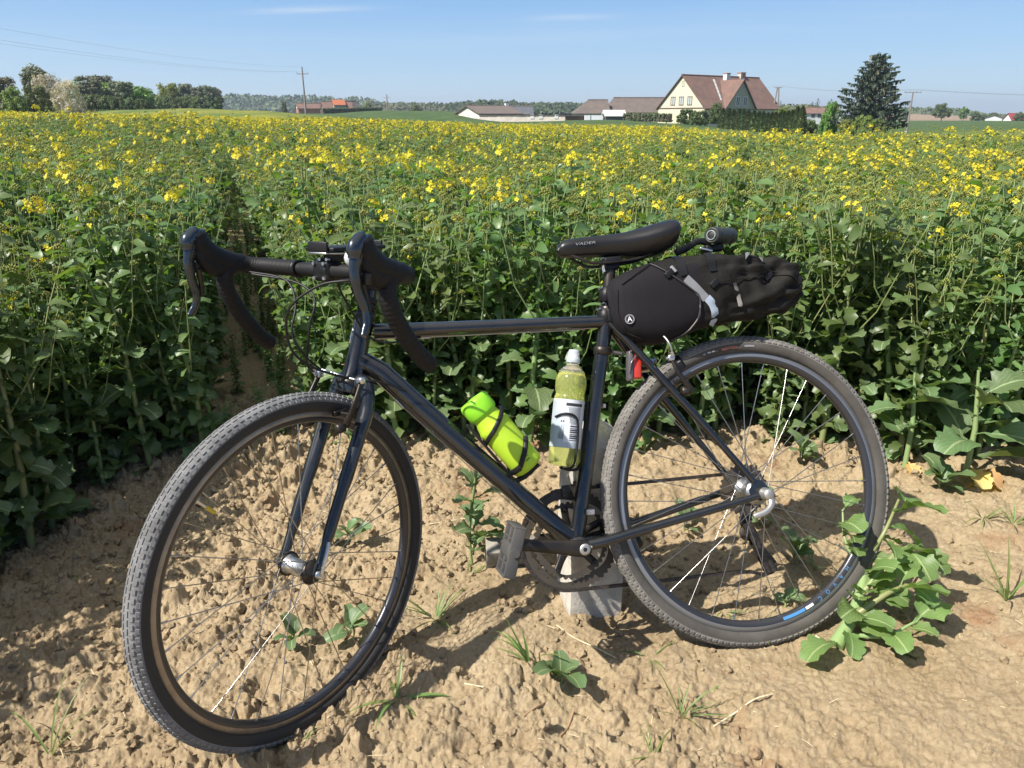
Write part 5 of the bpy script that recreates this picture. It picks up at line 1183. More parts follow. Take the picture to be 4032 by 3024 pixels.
def blade(mb, O, az, el, ln, w_, bend, r, n=6):
    d = Vector((math.cos(az)*math.cos(el), math.sin(az)*math.cos(el), math.sin(el))); side = Vector((-math.sin(az), math.cos(az), 0)); p = Vector(O); vs = []; uv = []
    for i in range(n):
        t = i/(n-1); ww = w_*(1-t**1.6)*.5*(.6+.8*min(1, t*3)); vs += [p-side*ww, p-d.cross(side)*ww*.35, p+side*ww]; uv += [(0, t), (.5, t), (1, t)]
        d = (Matrix.Rotation(bend/(n-1), 3, side) @ d).normalized(); p = p+d*ln/(n-1)
    mb.add(vs, [f_ for i in range(n-1) for f_ in ((i*3, i*3+1, i*3+4, i*3+3), (i*3+1, i*3+2, i*3+5, i*3+4))], True, uv)
def grass_tuft(px, py, nb, ln, label, seed, el=(.6, 1.4), w_=.004, col='grass'):
    r = random.Random(seed); p = on_ground(px, py); p.z = float(soil(np.array([p.x]), np.array([p.y]))[0])-.003
    root = empty('grass_tuft', p, 0, label, 'grass tuft', 'young grass tufts on the bare soil')
    for k in range(nb):
        mb = MB(); a = r.uniform(0, 6.28); l_ = ln*r.uniform(.55, 1.1); blade(mb, (math.cos(a)*.004*r.random()*2, math.sin(a)*.004, 0), a, r.uniform(*el), l_, w_*r.uniform(.7, 1.2), r.uniform(.3, 1.5), r); mb.build('blade', M[col], root)
    return root
grass_tuft(1715, 2440, 15, .135, 'fan of grass blades on the soil just right of the front wheel', 1)
grass_tuft(2085, 2625, 9, .125, 'grass tuft in front of the concrete post beside a rape seedling', 2, w_=.006)
grass_tuft(1562, 2775, 7, .120, 'broad-bladed grass tuft by the shadow below the front wheel', 3, el=(.3, 1.3), w_=.008)
grass_tuft(2680, 2840, 12, .125, 'thin grass tuft in the open soil below the rear wheel', 4, w_=.003)
grass_tuft(3960, 2370, 8, .150, 'tall grass sprout at the right edge of the picture', 5, el=(.9, 1.45), w_=.005)
grass_tuft(2560, 2590, 5, .09, 'low grass blades at the pedal shadow under the rear wheel', 6, el=(.15, .9), w_=.004)
grass_tuft(1190, 2930, 6, .07, 'small grass tuft beneath the bottom of the front tyre', 7, w_=.004)
grass_tuft(200, 2990, 5, .17, 'tall single grass blades in the bottom left corner', 8, el=(1.0, 1.5), w_=.006)
grass_tuft(290, 2285, 9, .05, 'tiny grass tuft in the dark shade left of the front wheel', 9)
grass_tuft(3870, 2050, 11, .12, 'grass tuft at the foot of the crop by the yellow leaves', 10)
grass_tuft(3990, 2070, 9, .11, 'grass tuft at the right picture edge under the crop', 11)
grass_tuft(1850, 2270, 7, .08, 'grass tuft beside the half sunk stone block', 12, el=(.2, 1.2))
grass_tuft(2570, 2995, 6, .08, 'grass tuft cut by the bottom edge of the picture', 13, el=(.2, .9))
grass_tuft(3000, 2500, 4, .08, 'few grass blades against the bottom of the rear tyre', 14)
grass_tuft(2850, 2420, 6, .09, 'grass blades seen through the lower spokes of the rear wheel', 15, el=(.2, .9))
grass_tuft(3200, 2240, 5, .11, 'grass blades in the shade behind the rear rim', 16)
grass_tuft(2830, 2680, 3, .07, 'two or three lying grass blades right of the lower middle', 17, el=(.05, .4))
WEEDL = [bigleaf_mesh(300+i, .062+.01*(i % 3), .036+.006*(i % 2), n=8, lobes=.14) for i in range(5)]
def weed(px, py, nl, s, label, seed, h=.02, kind='rape seedling'):
    r = random.Random(seed); p = on_ground(px, py); p.z = float(soil(np.array([p.x]), np.array([p.y]))[0])-.002
    root = empty('rape_seedling', p, 0, label, 'seedling', 'rape seedlings on the bare soil'); az = r.uniform(0, 6)
    mb = MB(); mb.tube([(0, 0, -.01), (r.uniform(-.01, .01), 0, h*.6), (r.uniform(-.01, .01), r.uniform(-.01, .01), h*1.1)], [.003, .0025, .0015], 6); mb.build('stem', M['stem'], root)
    for k in range(nl):
        az += 2.4+r.uniform(-.4, .4); inst('leaf', WEEDL[r.randrange(5)], root, leaf_matrix((0, 0, h*r.uniform(.2, 1.05)), az, r.uniform(.1, 1.1), r.uniform(-.4, .4), s*r.uniform(.65, 1.15)))
weed(2205, 2700, 5, 1.15, 'rape seedling with one large round leaf in the lower middle', 21)
weed(1165, 2560, 5, .95, 'rape seedling seen through the lower left of the front wheel', 22, .05)
weed(1385, 2530, 6, .9, 'rape seedling seen between the spokes on the right of the front wheel', 23, .05)
weed(1375, 2150, 6, 1.1, 'seedling with broad leaves just right of the front fork blade', 24, .05)
weed(880, 1780, 9, .9, 'crinkled green weed seen at the top of the front wheel', 25, .04)
weed(2960, 1950, 5, .9, 'seedling in the soil right of the rear hub', 26, .05)
weed(3120, 2230, 6, 1.0, 'seedling in the shade behind the lower right rear spokes', 27, .06)
weed(2700, 2100, 6, .8, 'seedling seen through the rear wheel below the chain stay', 28, .05)
weed(2950, 2060, 4, .8, 'small seedling behind the rear quick release', 29, .03)
weed(3150, 1830, 6, 1.2, 'leafy seedling seen through the upper right of the rear wheel', 30, .06)
weed(3700, 1930, 8, 1.3, 'leafy seedling at the foot of the crop right of the rear wheel', 31, .05)
weed(1530, 1720, 6, .9, 'seedling behind the right side of the front rim', 32, .06)
weed(480, 1870, 6, 1.3, 'grey-green seedling in the shade at the left crop edge', 33, .05)
weed(3090, 2390, 4, .7, 'tiny seedling inside the bottom of the rear rim', 34, .03)
def mid_plant(px, py, s, h, label, seed, nl=13):
    r = random.Random(seed); p = on_ground(px, py); root = empty('young_rape_plant', p, r.uniform(0, 6), label, 'plant'); az = 0
    mb = MB(); top = Vector((r.uniform(-.02, .02), r.uniform(-.02, .02), h)); mb.tube(smooth_path([(0, 0, -.02), (.008, 0, h*.4), top*1.0], 4), .0042, 6); mb.build('stem', M['stem'], root)
    for k in range(nl):
        az += 2.4+r.uniform(-.3, .3); t = .12+.8*k/nl; inst('leaf', BIGL[r.randrange(6)], root, leaf_matrix(top*t, az, r.uniform(-.1, .9), r.uniform(-.4, .4), s*(1-.45*t)*r.uniform(.7, 1.1)))
    for k in range(3): inst('flower_head', HEADS['bud'][k], root, Matrix.Translation(top+Vector((r.uniform(-.02, .02), r.uniform(-.02, .02), 0))) @ Matrix.Scale(.9, 4))
mid_plant(1860, 2230, .62, .30, 'young leafy rape plant standing between front wheel and pedal', 41, 15)
mid_plant(1180, 1700, .5, .2, 'low rape plant behind the top of the front tyre', 42, 10)
mid_plant(2790, 1690, .55, .28, 'small rape plant behind the left half of the rear wheel', 43, 10)
mid_plant(3010, 1700, .6, .22, 'pale leaved rape plant right behind the rear spokes', 44, 10)
# large single leaves low at the right edge of the crop
def leafy_base(px, py, n, s, label, seed, yel=0):
    r = random.Random(seed); p = on_ground(px, py); root = empty('broadleaf_rape_plant', p, 0, label, 'plant'); mb = MB(); mb.tube([(0, 0, -.02), (.01, .02, .16), (.0, .05, .34)], [.009, .008, .004], 8); mb.build('stem', M['stem'], root); az = -2.2
    for k in range(n):
        az += 1.9+r.uniform(-.5, .5); m_ = M['bigleaf']; o = inst('leaf', BIGL[r.randrange(6)], root, leaf_matrix((0.005, .02, .05+.27*k/n), az, r.uniform(-.3, .6), r.uniform(-.3, .3), s*r.uniform(.7, 1.15)*(1-.3*k/n)))
    for k in range(yel):
        me_ = BIGL[k].copy(); me_.materials.clear(); me_.materials.append(M['yleaf']); inst('withered_leaf', me_, root, leaf_matrix((0.005, .0, .03), -1.6+k*.7, r.uniform(-.6, -.1), 0, s*.55))
leafy_base(3800, 1880, 9, 1.15, 'rape plant with very large ribbed leaves at the right crop edge', 51, 2)
leafy_base(3560, 1850, 7, .8, 'rape plant with mid sized ribbed leaves right of the rear tyre', 52, 1)
leafy_base(90, 1900, 8, .9, 'shaded rape plant with yellowing base leaves in the left corner', 53, 2)
leafy_base(560, 1760, 8, .95, 'shaded rape plant with one broad dark leaf left of the front wheel', 54, 0)
leafy_base(2350, 1720, 6, .6, 'low rape plant behind the concrete post', 55, 0)
leafy_base(3150, 1740, 6, .7, 'rape plant with withered yellow leaves seen through the rear wheel', 56, 2)
# the snapped rape plant lying by the rear wheel
FRESH = []
for me_ in BIGL:
    m2 = me_.copy(); m2.materials.clear(); m2.materials.append(M['freshleaf']); FRESH.append(m2)
def fallen():
    r = random.Random(77); p = on_ground(3300, 2525); root = empty('broken_rape_plant', p, 0, 'thick-stemmed rape plant lying broken on the soil beside the rear wheel', 'plant')
    S_ = smooth_path([(-.02, -.03, .012), (.03, .02, .045), (.08, .09, .09), (.125, .19, .16), (.165, .27, .215)], 6)
    mb = MB(); mb.tube(S_, list(np.linspace(.017, .005, len(S_))), 12); mb.build('stem', M['stem'], root)
    for q0, q1, q2, r0 in (((.03, .02, .045), (.10, .03, .10), (.17, .06, .11), .0085), ((.06, .06, .07), (.15, .11, .15), (.22, .15, .16), .007), ((.0, .0, .02), (.09, -.02, .03), (.16, .0, .05), .006), ((.10, .13, .12), (.13, .13, .20), (.19, .20, .25), .006), ((.09, .11, .1), (.05, .14, .17), (.06, .2, .22), .005)):
        P = smooth_path([q0, q1, q2], 5); mb = MB(); mb.tube(P, list(np.linspace(r0, r0*.45, len(P))), 8); mb.build('branch', M['stem'], root)
        for k in range(4): inst('leaf', FRESH[r.randrange(6)], root, leaf_matrix(P[-1-k*2], r.uniform(-1.9, .9), r.uniform(-.5, .5), r.uniform(-.5, .5), r.uniform(.32, .60)))
    for k in range(14):
        i = 4+k; i = min(i, len(S_)-1); inst('leaf', FRESH[r.randrange(6)], root, leaf_matrix(S_[i], r.uniform(-2.4, 1.6), r.uniform(-.3, .9), r.uniform(-.5, .5), r.uniform(.3, .55)))
    inst('leaf', FRESH[2], root, leaf_matrix((-.01, -.03, .02), -2.6, .1, .3, .6))
    for k in range(4): inst('flower_head', HEADS['bud'][k % 3], root, Matrix.Translation(Vector((.17+r.uniform(-.012, .012), .28+r.uniform(-.01, .01), .222))) @ Matrix.Rotation(r.uniform(-.6, .2), 4, 'Y') @ Matrix.Scale(1.15, 4))
fallen()
# straws and a stick
def straw(pxy, r_, nm, label, cat, m_='straw'):
    mb = MB(); P = []
    for px, py in pxy: p = on_ground(px, py); p.z = float(soil(np.array([p.x]), np.array([p.y]))[0])+r_*1.5; P.append(p)
    o = mb.tube(smooth_path(P, 4), r_, 6).build(nm, M[m_]); tag(o, label, cat)
M['twig'] = mat('twig', (.30, .19, .11), .8, var=.3, vscale=40)
straw([(2190, 2465), (2260, 2520), (2350, 2575), (2425, 2620)], .0015, 'straw', 'long pale straw lying below the concrete post', 'straw')
straw([(1830, 2695), (1905, 2722)], .0016, 'straw', 'short pale straw right of the grass in the frame shadow', 'straw')
straw([(2062, 2818), (2110, 2795), (2165, 2762)], .0020, 'twig', 'bent brown twig in the lower middle of the soil', 'twig', 'twig')
straw([(2205, 2905), (2235, 2865), (2258, 2815)], .0024, 'twig', 'short thick twig below the rape seedling', 'twig', 'twig')
straw([(2810, 2870), (2890, 2815), (2965, 2775), (3040, 2745)], .0020, 'straw', 'curved pale straw in the lower right soil', 'straw')
straw([(3210, 2520), (3250, 2545)], .0026, 'straw', 'short straw stub between rear wheel and fallen plant', 'straw')
straw([(1690, 2080), (1790, 2060), (1870, 2045)], .0018, 'straw', 'straw lying behind the right of the front wheel', 'straw')
straw([(1160, 2080), (1240, 2115), (1330, 2150)], .0014, 'straw', 'thin straw crossing behind the fork blades', 'straw')
straw([(560, 2500), (620, 2525)], .0020, 'straw', 'pale straw chip inside the left of the front rim', 'straw')
straw([(1262, 2820), (1300, 2850)], .0022, 'straw', 'pale straw chip beneath the front tyre', 'straw')
straw([(1330, 2680), (1340, 2740)], .0016, 'straw', 'upright straw chip inside the lower front rim', 'straw')

# ------------------------------------------------------------------ background: trees
def clump_crown(seed, n_cl=34, per=46, shape='round', leaf=.055, sz=(1, 1, 1)):
    # unit tree: height 1, crown from ~.18 up; leaf sized quads spread in clumps through the volume
    r = random.Random(seed); mb = MB()
    for c in range(n_cl):
        if shape == 'round':
            a = r.uniform(0, 6.28); z = r.uniform(.22, .95); rr_ = math.sqrt(max(0, 1-((z-.55)/.45)**2))*.36*math.sqrt(r.random())*1.05; cr_ = r.uniform(.07, .14)
        elif shape == 'low':
            a = r.uniform(0, 6.28); z = r.uniform(.05, .92); rr_ = math.sqrt(max(0, 1-((z-.35)/.65)**2))*.62*math.sqrt(r.random()); cr_ = r.uniform(.10, .17)
        else:   # tall, open
            a = r.uniform(0, 6.28); z = r.uniform(.30, .98); rr_ = (.20-.08*abs(z-.6))*math.sqrt(r.random()); cr_ = r.uniform(.05, .095)
        cc = Vector((math.cos(a)*rr_, math.sin(a)*rr_, z))
        for k in range(per):
            d = Vector((r.gauss(0, 1), r.gauss(0, 1), r.gauss(0, .8))).normalized()*cr_*r.random()**.4; p = cc+d
            if p.z < .04: p.z = .04+r.random()*.03
            n = (d.normalized()+Vector((r.uniform(-.8, .8), r.uniform(-.8, .8), r.uniform(-.2, .9)))).normalized(); u = n.orthogonal().normalized(); v = n.cross(u); s = leaf*r.uniform(.35, .8); th = r.uniform(0, 3)
            u, v = u*math.cos(th)+v*math.sin(th), v*math.cos(th)-u*math.sin(th)
            mb.add([p-u*s-v*s*.2, p-v*s*.55, p+u*s, p+v*s*.55], [(0, 1, 2, 3)], False)
    return mb
def trunk_mb(seed, h=.75, spread=.22, r0=.022, n=7):
    r = random.Random(seed); mb = MB(); P = smooth_path([(0, 0, -.03), (r.uniform(-.02, .02), r.uniform(-.02, .02), h*.5), (r.uniform(-.03, .03), r.uniform(-.03, .03), h)], 4)
    mb.tube(P, list(np.linspace(r0, r0*.25, len(P))), 7)
    for k in range(n):
        a = k*2.4+r.random(); t = .3+.6*k/n; o = P[int(t*(len(P)-1))]; e = o+Vector((math.cos(a)*spread*(1-t*.4), math.sin(a)*spread*(1-t*.4), .16)); mb.tube([o, o.lerp(e, .5)+Vector((0, 0, .02)), e], [r0*.45*(1-t*.5), r0*.3*(1-t*.5), r0*.12], 5, cap=False)
    return mb
TM = {'trunk': [trunk_mb(i).mesh('trunk', M['bark']) for i in range(3)],
      'round': [clump_crown(i, 52, 75, 'round', .062).mesh('crown', M['crown']) for i in range(3)],
      'light': [clump_crown(10+i, 46, 70, 'round', .062).mesh('crown', M['crown_light']) for i in range(2)],
      'grey': [clump_crown(20+i, 80, 70, 'tall', .042).mesh('crown', M['crown_grey']) for i in range(3)],
      'low': [clump_crown(30+i, 70, 80, 'low', .08).mesh('crown', M['crown']) for i in range(2)],
      'lowlight': [clump_crown(36+i, 70, 80, 'low', .08).mesh('crown', M['crown_light']) for i in range(2)],
      'blossom': [clump_crown(40, 110, 70, 'low', .045).mesh('crown', M['blossom'])]}
tr = random.Random(12)
def place_tree(px, py_base, py_top, Y, kind, label, cat='tree', group=None, wid=1.0, nm='tree', base_drop=None, trunk=True):
    b = at(px, py_base, Y); t = at(px, py_top, Y); h = t.z-b.z; z0 = b.z if base_drop is None else base_drop
    h = t.z-z0
    root = empty(nm, (b.x, b.y, z0), tr.uniform(0, 6.28), label, cat, group); ms_ = TM[kind]; me_ = ms_[tr.randrange(len(ms_))]
    s = Matrix.Diagonal((h*wid, h*wid, h, 1))
    inst('crown', me_, root, s)
    if trunk: inst('trunk', TM['trunk'][tr.randrange(3)], root, s)
    return root
def landz(px, Y): x = (px-2016)*.000319*Y; return float(land(np.array([x]), np.array([Y]))[0])
# left tree belt
for i, (px, pt, Y, k, wd, lab) in enumerate(((-60, 310, 100, 'low', .8, 'dark bushy tree cut by the left picture edge'), (30, 308, 97, 'grey', 1.3, 'grey-green budding tree at the far left'), (60, 345, 84, 'lowlight', .62, 'bright green bush below the blossoming tree'), (150, 335, 86, 'low', .62, 'round green bush right of the bright one at far left'),
        (155, 262, 96, 'grey', 1.1, 'tall bare-topped tree rising behind the blossom'), (205, 292, 92, 'blossom', .72, 'grey-pink blossoming tree on the left horizon'), (275, 315, 91, 'blossom', .66, 'smaller blossoming tree right of the big one'))):
    place_tree(px, 430, pt, Y, k, lab, base_drop=landz(px, Y), wid=wd, nm={'blossom': 'blossoming_tree', 'lowlight': 'bush'}.get(k, 'tree'), cat='bush' if k == 'lowlight' else 'tree')
belt = [(340, 325), (365, 303), (395, 318), (415, 302), (445, 330), (470, 322), (500, 325), (530, 345), (555, 342), (580, 350)]
for i, (px, pt) in enumerate(belt):
    Y = 135+tr.uniform(-8, 8); place_tree(px, 430, pt, Y, 'grey' if i % 4 else 'light', ['first', 'second', 'third', 'fourth', 'fifth', 'sixth', 'seventh', 'eighth', 'ninth', 'tenth'][i]+' tree from the left in the dark row beside the blossom', group='trees of the dark row on the left', base_drop=landz(px, Y)-.5, wid=1.35)
for i, (px, pt) in enumerate([(345, 375), (385, 372), (430, 378), (475, 380), (520, 385), (565, 388)]):
    Y = 128; place_tree(px, 430, pt, Y, 'low', ['first', 'second', 'third', 'fourth', 'fifth', 'sixth'][i]+' shrub from the left under the dark tree row', 'bush', 'shrubs under the dark tree row', base_drop=landz(px, Y)-.5, wid=.8, nm='bush')
for i, (px, pt) in enumerate([(640, 365), (662, 334), (690, 330), (720, 345), (738, 333), (765, 347), (785, 346), (812, 340), (838, 342), (858, 350)]):
    Y = 190+tr.uniform(-8, 8); place_tree(px, 424, pt, Y, ('light' if i < 3 else 'grey'), ['first', 'second', 'third', 'fourth', 'fifth', 'sixth', 'seventh', 'eighth', 'ninth', 'tenth'][i]+' tree from the left in the cluster on the hill field', group='trees of the cluster behind the hill field', base_drop=landz(px, Y)-1, wid=1.0)
for i, px in enumerate((650, 700, 745, 790, 835)):
    Y = 182; place_tree(px, 424, 378, Y, 'low', ['first', 'second', 'third', 'fourth', 'fifth'][i]+' shrub from the left below the tree cluster', 'bush', 'shrubs below the tree cluster', base_drop=landz(px, Y)-1, wid=.8, nm='bush')
# wooded ridges that read as one mass
def wood(name, px0, px1, Y, tops, base_y, label, mats, seed, step=14, size=1.0, dense=20):
    r = random.Random(seed); mb = MB(); px = px0
    while px < px1:
        for row in range(7):
            Yr = Y*(.93+.008*row); ty = float(np.interp(px, [a for a, _ in tops], [b for _, b in tops])); ty = ty+r.uniform(-2.5, 2.5)+(6-row)/6*(base_y-ty)*.85
            q = at(px+r.uniform(-7, 7), ty, Yr); z0 = at(px, base_y+6, Yr).z; h = q.z-z0
            if h < .5: continue
            mb.mat(r.randrange(len(mats))); rad = Y*.0035*size*r.uniform(.7, 1.3)
            for k in range(dense):
                zz_ = q.z-abs(r.gauss(0, .35))*min(h, rad*4)-rad*.3; c = Vector((q.x+r.gauss(0, .5)*rad, q.y+r.gauss(0, .5)*rad, max(zz_, z0)))
                n = Vector((r.uniform(-1, 1), r.uniform(-1.2, .2), r.uniform(.1, 1))).normalized(); u = n.orthogonal().normalized(); v = n.cross(u); s = rad*r.uniform(.3, .65)
                mb.add([c-u*s-v*s*.5, c+u*s*.6-v*s, c+u*s+v*s*.5, c-u*s*.5+v*s], [(0, 1, 2, 3)], False)
        px += step
    # the hill under the wood
    hv = []; n_ = 60
    for i in range(n_+1):
        px = px0+(px1-px0)*i/n_; ty = float(np.interp(px, [a for a, _ in tops], [b for _, b in tops])); hv += [at(px, base_y+14, Y*.985), at(px, ty+(base_y-ty)*.30, Y*1.0), at(px, ty+(base_y-ty)*.28, Y*1.2), at(px, base_y+14, Y*1.21)]
    mb.mat(0).add(hv, [(i*4+j, (i+1)*4+j, (i+1)*4+j+1, i*4+j+1) for i in range(n_) for j in range(3)], True)
    return tag(mb.build(name, mats), label, 'forest', kind='stuff')
ty_avg = 385
MW = [leafmat('wood_a', (.045, .075, .035), (.075, .105, .045), gloss=.8, tr=.1), leafmat('wood_b', (.03, .05, .03), (.05, .07, .038), gloss=.8, tr=.1), leafmat('wood_c', (.09, .115, .05), (.13, .15, .07), gloss=.8, tr=.1)]
wood('distant_forest', 560, 1620, 900, [(560, 385), (600, 372), (860, 371), (900, 368), (1000, 369), (1100, 374), (1230, 371), (1330, 384), (1400, 379), (1450, 384), (1500, 400), (1620, 404)], 432, 'long wooded ridge far behind the left cottages', MW, 1)
ty_avg = 408
wood('distant_forest', 1480, 1860, 600, [(1480, 404), (1600, 402), (1700, 403), (1790, 404), (1860, 405)], 440, 'flat tree line between the far pole and the barn', [MW[0], MW[2]], 2)
ty_avg = 402
wood('distant_forest', 1780, 2330, 420, [(1780, 405), (1830, 400), (1880, 394), (1950, 390), (2020, 395), (2080, 403), (2160, 401), (2300, 402), (2330, 404)], 440, 'dark wood rising behind the white barn', [MW[0], MW[1]], 3, size=1.3)
ty_avg = 436
wood('distant_forest', 3380, 4300, 620, [(3380, 432), (3470, 432), (3540, 424), (3600, 418), (3680, 420), (3800, 428), (3880, 445), (4000, 448), (4300, 446)], 462, 'tree belt on the right horizon beyond the ploughed field', [MW[0], MW[2]], 4, size=.9)
ty_avg = 418
wood('distant_forest', 3080, 3300, 260, [(3080, 412), (3130, 405), (3180, 410), (3230, 416), (3300, 408)], 445, 'trees behind the low house with the red roof', [MW[2], MW[0]], 5, size=1.0)
place_tree(1123, 450, 399, 255, 'low', 'dark columnar evergreen standing left of the cottages', base_drop=landz(1123, 255)-.4, wid=.35, nm='evergreen_tree')
place_tree(1640, 440, 412, 300, 'low', 'round bush on the green hill crest', 'bush', base_drop=landz(1640, 300)-1, wid=.7, nm='bush')
place_tree(1450, 440, 402, 330, 'light', 'pale tree behind the cottage hedge', base_drop=landz(1450, 330), wid=.8)
for px, pt, Y, k, lab in ((3705, 407, 330, 'round', 'big round dark tree on the ploughed field edge'), (3790, 420, 360, 'light', 'light green tree right of the big round one'), (3835, 440, 350, 'low', 'small dark bush right of the light tree'), (3550, 425, 420, 'low', 'bush left of the leaning pole')):
    place_tree(px, 480, pt, Y, k, lab, base_drop=landz(px, Y)-.2, wid=1.2 if k == 'round' else .9)

def spruce(px, py_b, py_t, Y, label, seed, wid=.42, n=64, nm='spruce_tree', dens=1.0):
    r = random.Random(seed); b = at(px, py_b, Y); t = at(px, py_t, Y); z0 = b.z; h = t.z-z0
    root = empty(nm, (b.x, b.y, z0), 0, label, 'tree')
    mb = MB(); mb.tube([(0, 0, -.3), (.05, 0, h*.5), (0, 0, h*.97)], [h*.022, h*.014, .03], 8); mb.build('trunk', M['bark'], root)
    mb = MB(); co = MB()
    for i in range(n):
        tt = (i+.5)/n; z = h*(.10+.88*tt); a = i*2.39996; prof = (1-tt)**.62*(.75+.5*r.random())*(1.08 if r.random() < .25 else 1); Lb = h*wid*prof*.95+h*.02
        P = smooth_path([(0, 0, z), (math.cos(a)*Lb*.5, math.sin(a)*Lb*.5, z-Lb*.04+.02*h), (math.cos(a)*Lb, math.sin(a)*Lb, z+Lb*(.10 if tt < .9 else .5))], 5)
        m_ = int((26*prof+5)*dens)
        for k in range(m_):
            q = P[min(len(P)-1, int(r.random()**.7*len(P)))]+Vector((r.uniform(-.02, .02)*h, r.uniform(-.02, .02)*h, 0)); ln = h*r.uniform(.02, .055)
            dr = Vector((r.uniform(-.35, .35), r.uniform(-.35, .35), -1)) if r.random() < .7 else Vector((math.cos(a), math.sin(a), .2)); dr.normalize(); s = dr.cross(Vector((math.cos(a+r.uniform(-1, 1)), math.sin(a+r.uniform(-1, 1)), 0))); s = s.normalized()*ln*.26 if s.length > .01 else Vector((ln*.2, 0, 0))
            tgt = co if (tt > .3 and r.random() < .10) else mb
            tgt.add([q-s, q+s*.8, q+dr*ln*.7+s*.9, q+dr*ln-s*.2, q+dr*ln*.6-s*1.1], [(0, 1, 2, 3, 4)], False)
    for k in range(14): q = Vector((r.uniform(-.01, .01)*h, r.uniform(-.01, .01)*h, h*(.93+.07*r.random()))); mb.tube([q, q+Vector((r.uniform(-.02, .02)*h, r.uniform(-.02, .02)*h, h*.03))], [.03, .01], 4)
    mb.build('crown', M['needle'], root)
    if co.v: co.build('cones', M['cone'], root, kind='stuff')
spruce(3415, 535, 212, 90, 'tall dark spruce hung with cones standing right of the thuja hedge', 5, wid=.47, n=110, dens=3.4)
for i, (px, pb, pt, Y, lab) in enumerate(((3192, 440, 400, 240, 'small pointed spruce left behind the red-roofed low house'), (3213, 440, 388, 240, 'taller pointed spruce behind the red-roofed low house'), (3265, 440, 390, 230, 'pointed spruce between the low house and the big spruce'), (3069, 432, 398, 175, 'dark pointed evergreen right of the twin pole'))):
    spruce(px, pb+18, pt, Y, lab, 30+i, wid=.3, n=26)
for px, pt, pb, Y, k, wd, lab in ((3262, 402, 535, 92, 'lowlight', .42, 'bright green shrub left of the tall spruce'), (3395, 455, 540, 84, 'lowlight', .78, 'green shrub at the foot of the tall spruce'), (3330, 470, 540, 86, 'lowlight', .8, 'low green shrub left under the tall spruce'), (3440, 465, 542, 85, 'low', .8, 'dark green shrub right under the tall spruce'), (3075, 425, 470, 112, 'lowlight', .9, 'bright green bush above the thuja hedge'), (3180, 470, 540, 96, 'low', .7, 'brownish shrub right of the thuja hedge'),
        (2700, 427, 492, 133, 'low', .85, 'large dark clipped yew left of the farmhouse front'), (2752, 432, 497, 130, 'low', .85, 'second dark yew right of the clipped one'), (2815, 402, 482, 126, 'low', .5, 'upright evergreen against the farmhouse roof valley')):
    place_tree(px, pb, pt, Y, k, lab, 'bush', base_drop=at(px, pb, Y).z-.3, wid=wd, nm='bush', trunk=False)
# thuja hedge: one plant after another
TH = []
for i in range(4):
    r = random.Random(60+i); mb = MB()
    for k in range(900):
        z = r.random()**.9; rad = .19*(1-z**2.2)**.7*(.85+.3*r.random()); a = r.uniform(0, 6.28); p = Vector((math.cos(a)*rad, math.sin(a)*rad, z)); d = Vector((math.cos(a)*.5, math.sin(a)*.5, 1)).normalized(); s = Vector((-math.sin(a), math.cos(a), 0))*.022*r.uniform(.6, 1.3); l_ = .06*r.uniform(.5, 1.2)
        mb.add([p-s, p+s, p+s*.5+d*l_, p-s*.7+d*l_*.8], [(0, 1, 2, 3)], False)
    mb.tube([(0, 0, 0), (0, 0, .5), (0, 0, .93)], [.15, .14, .03], 8); TH.append(mb.mesh('crown', M['thuja']))
TT = trunk_mb(1, .6, .05, .03, 2).mesh('trunk', M['bark'])
tl_ = [(2842, 428, 505, 119), (2863, 427, 508, 117.5), (2883, 433, 511, 116), (2904, 430, 514, 114), (2921, 431, 516, 112.5), (2940, 435, 518, 111), (2962, 436, 521, 109), (2981, 440, 524, 107.5), (2998, 441, 525, 106), (3016, 446, 527, 104.5), (3032, 444, 529, 103), (3046, 444, 531, 101.5), (3062, 447, 533, 100), (3078, 441, 534, 99), (3094, 438, 536, 97.5), (3110, 436, 538, 96), (3128, 423, 540, 95), (3147, 421, 542, 94)]
onames = ['first', 'second', 'third', 'fourth', 'fifth', 'sixth', 'seventh', 'eighth', 'ninth', 'tenth', 'eleventh', 'twelfth', 'thirteenth', 'fourteenth', 'fifteenth', 'sixteenth', 'seventeenth', 'eighteenth']
for i, (px, pt, pb, Y) in enumerate(tl_):
    b = at(px, pb+4, Y); t = at(px, pt, Y); h = t.z-b.z; root = empty('thuja', b, tr.uniform(0, 6), onames[i]+' thuja from the left in the hedge before the farmhouse', 'thuja', 'thujas of the hedge before the farmhouse'); wd = 1.4
    s = Matrix.Diagonal((2.6*wd*.98, 2.6*wd*.98, h, 1)); inst('crown', TH[i % 4], root, s); inst('trunk', TT, root, Matrix.Diagonal((1, 1, h, 1)))
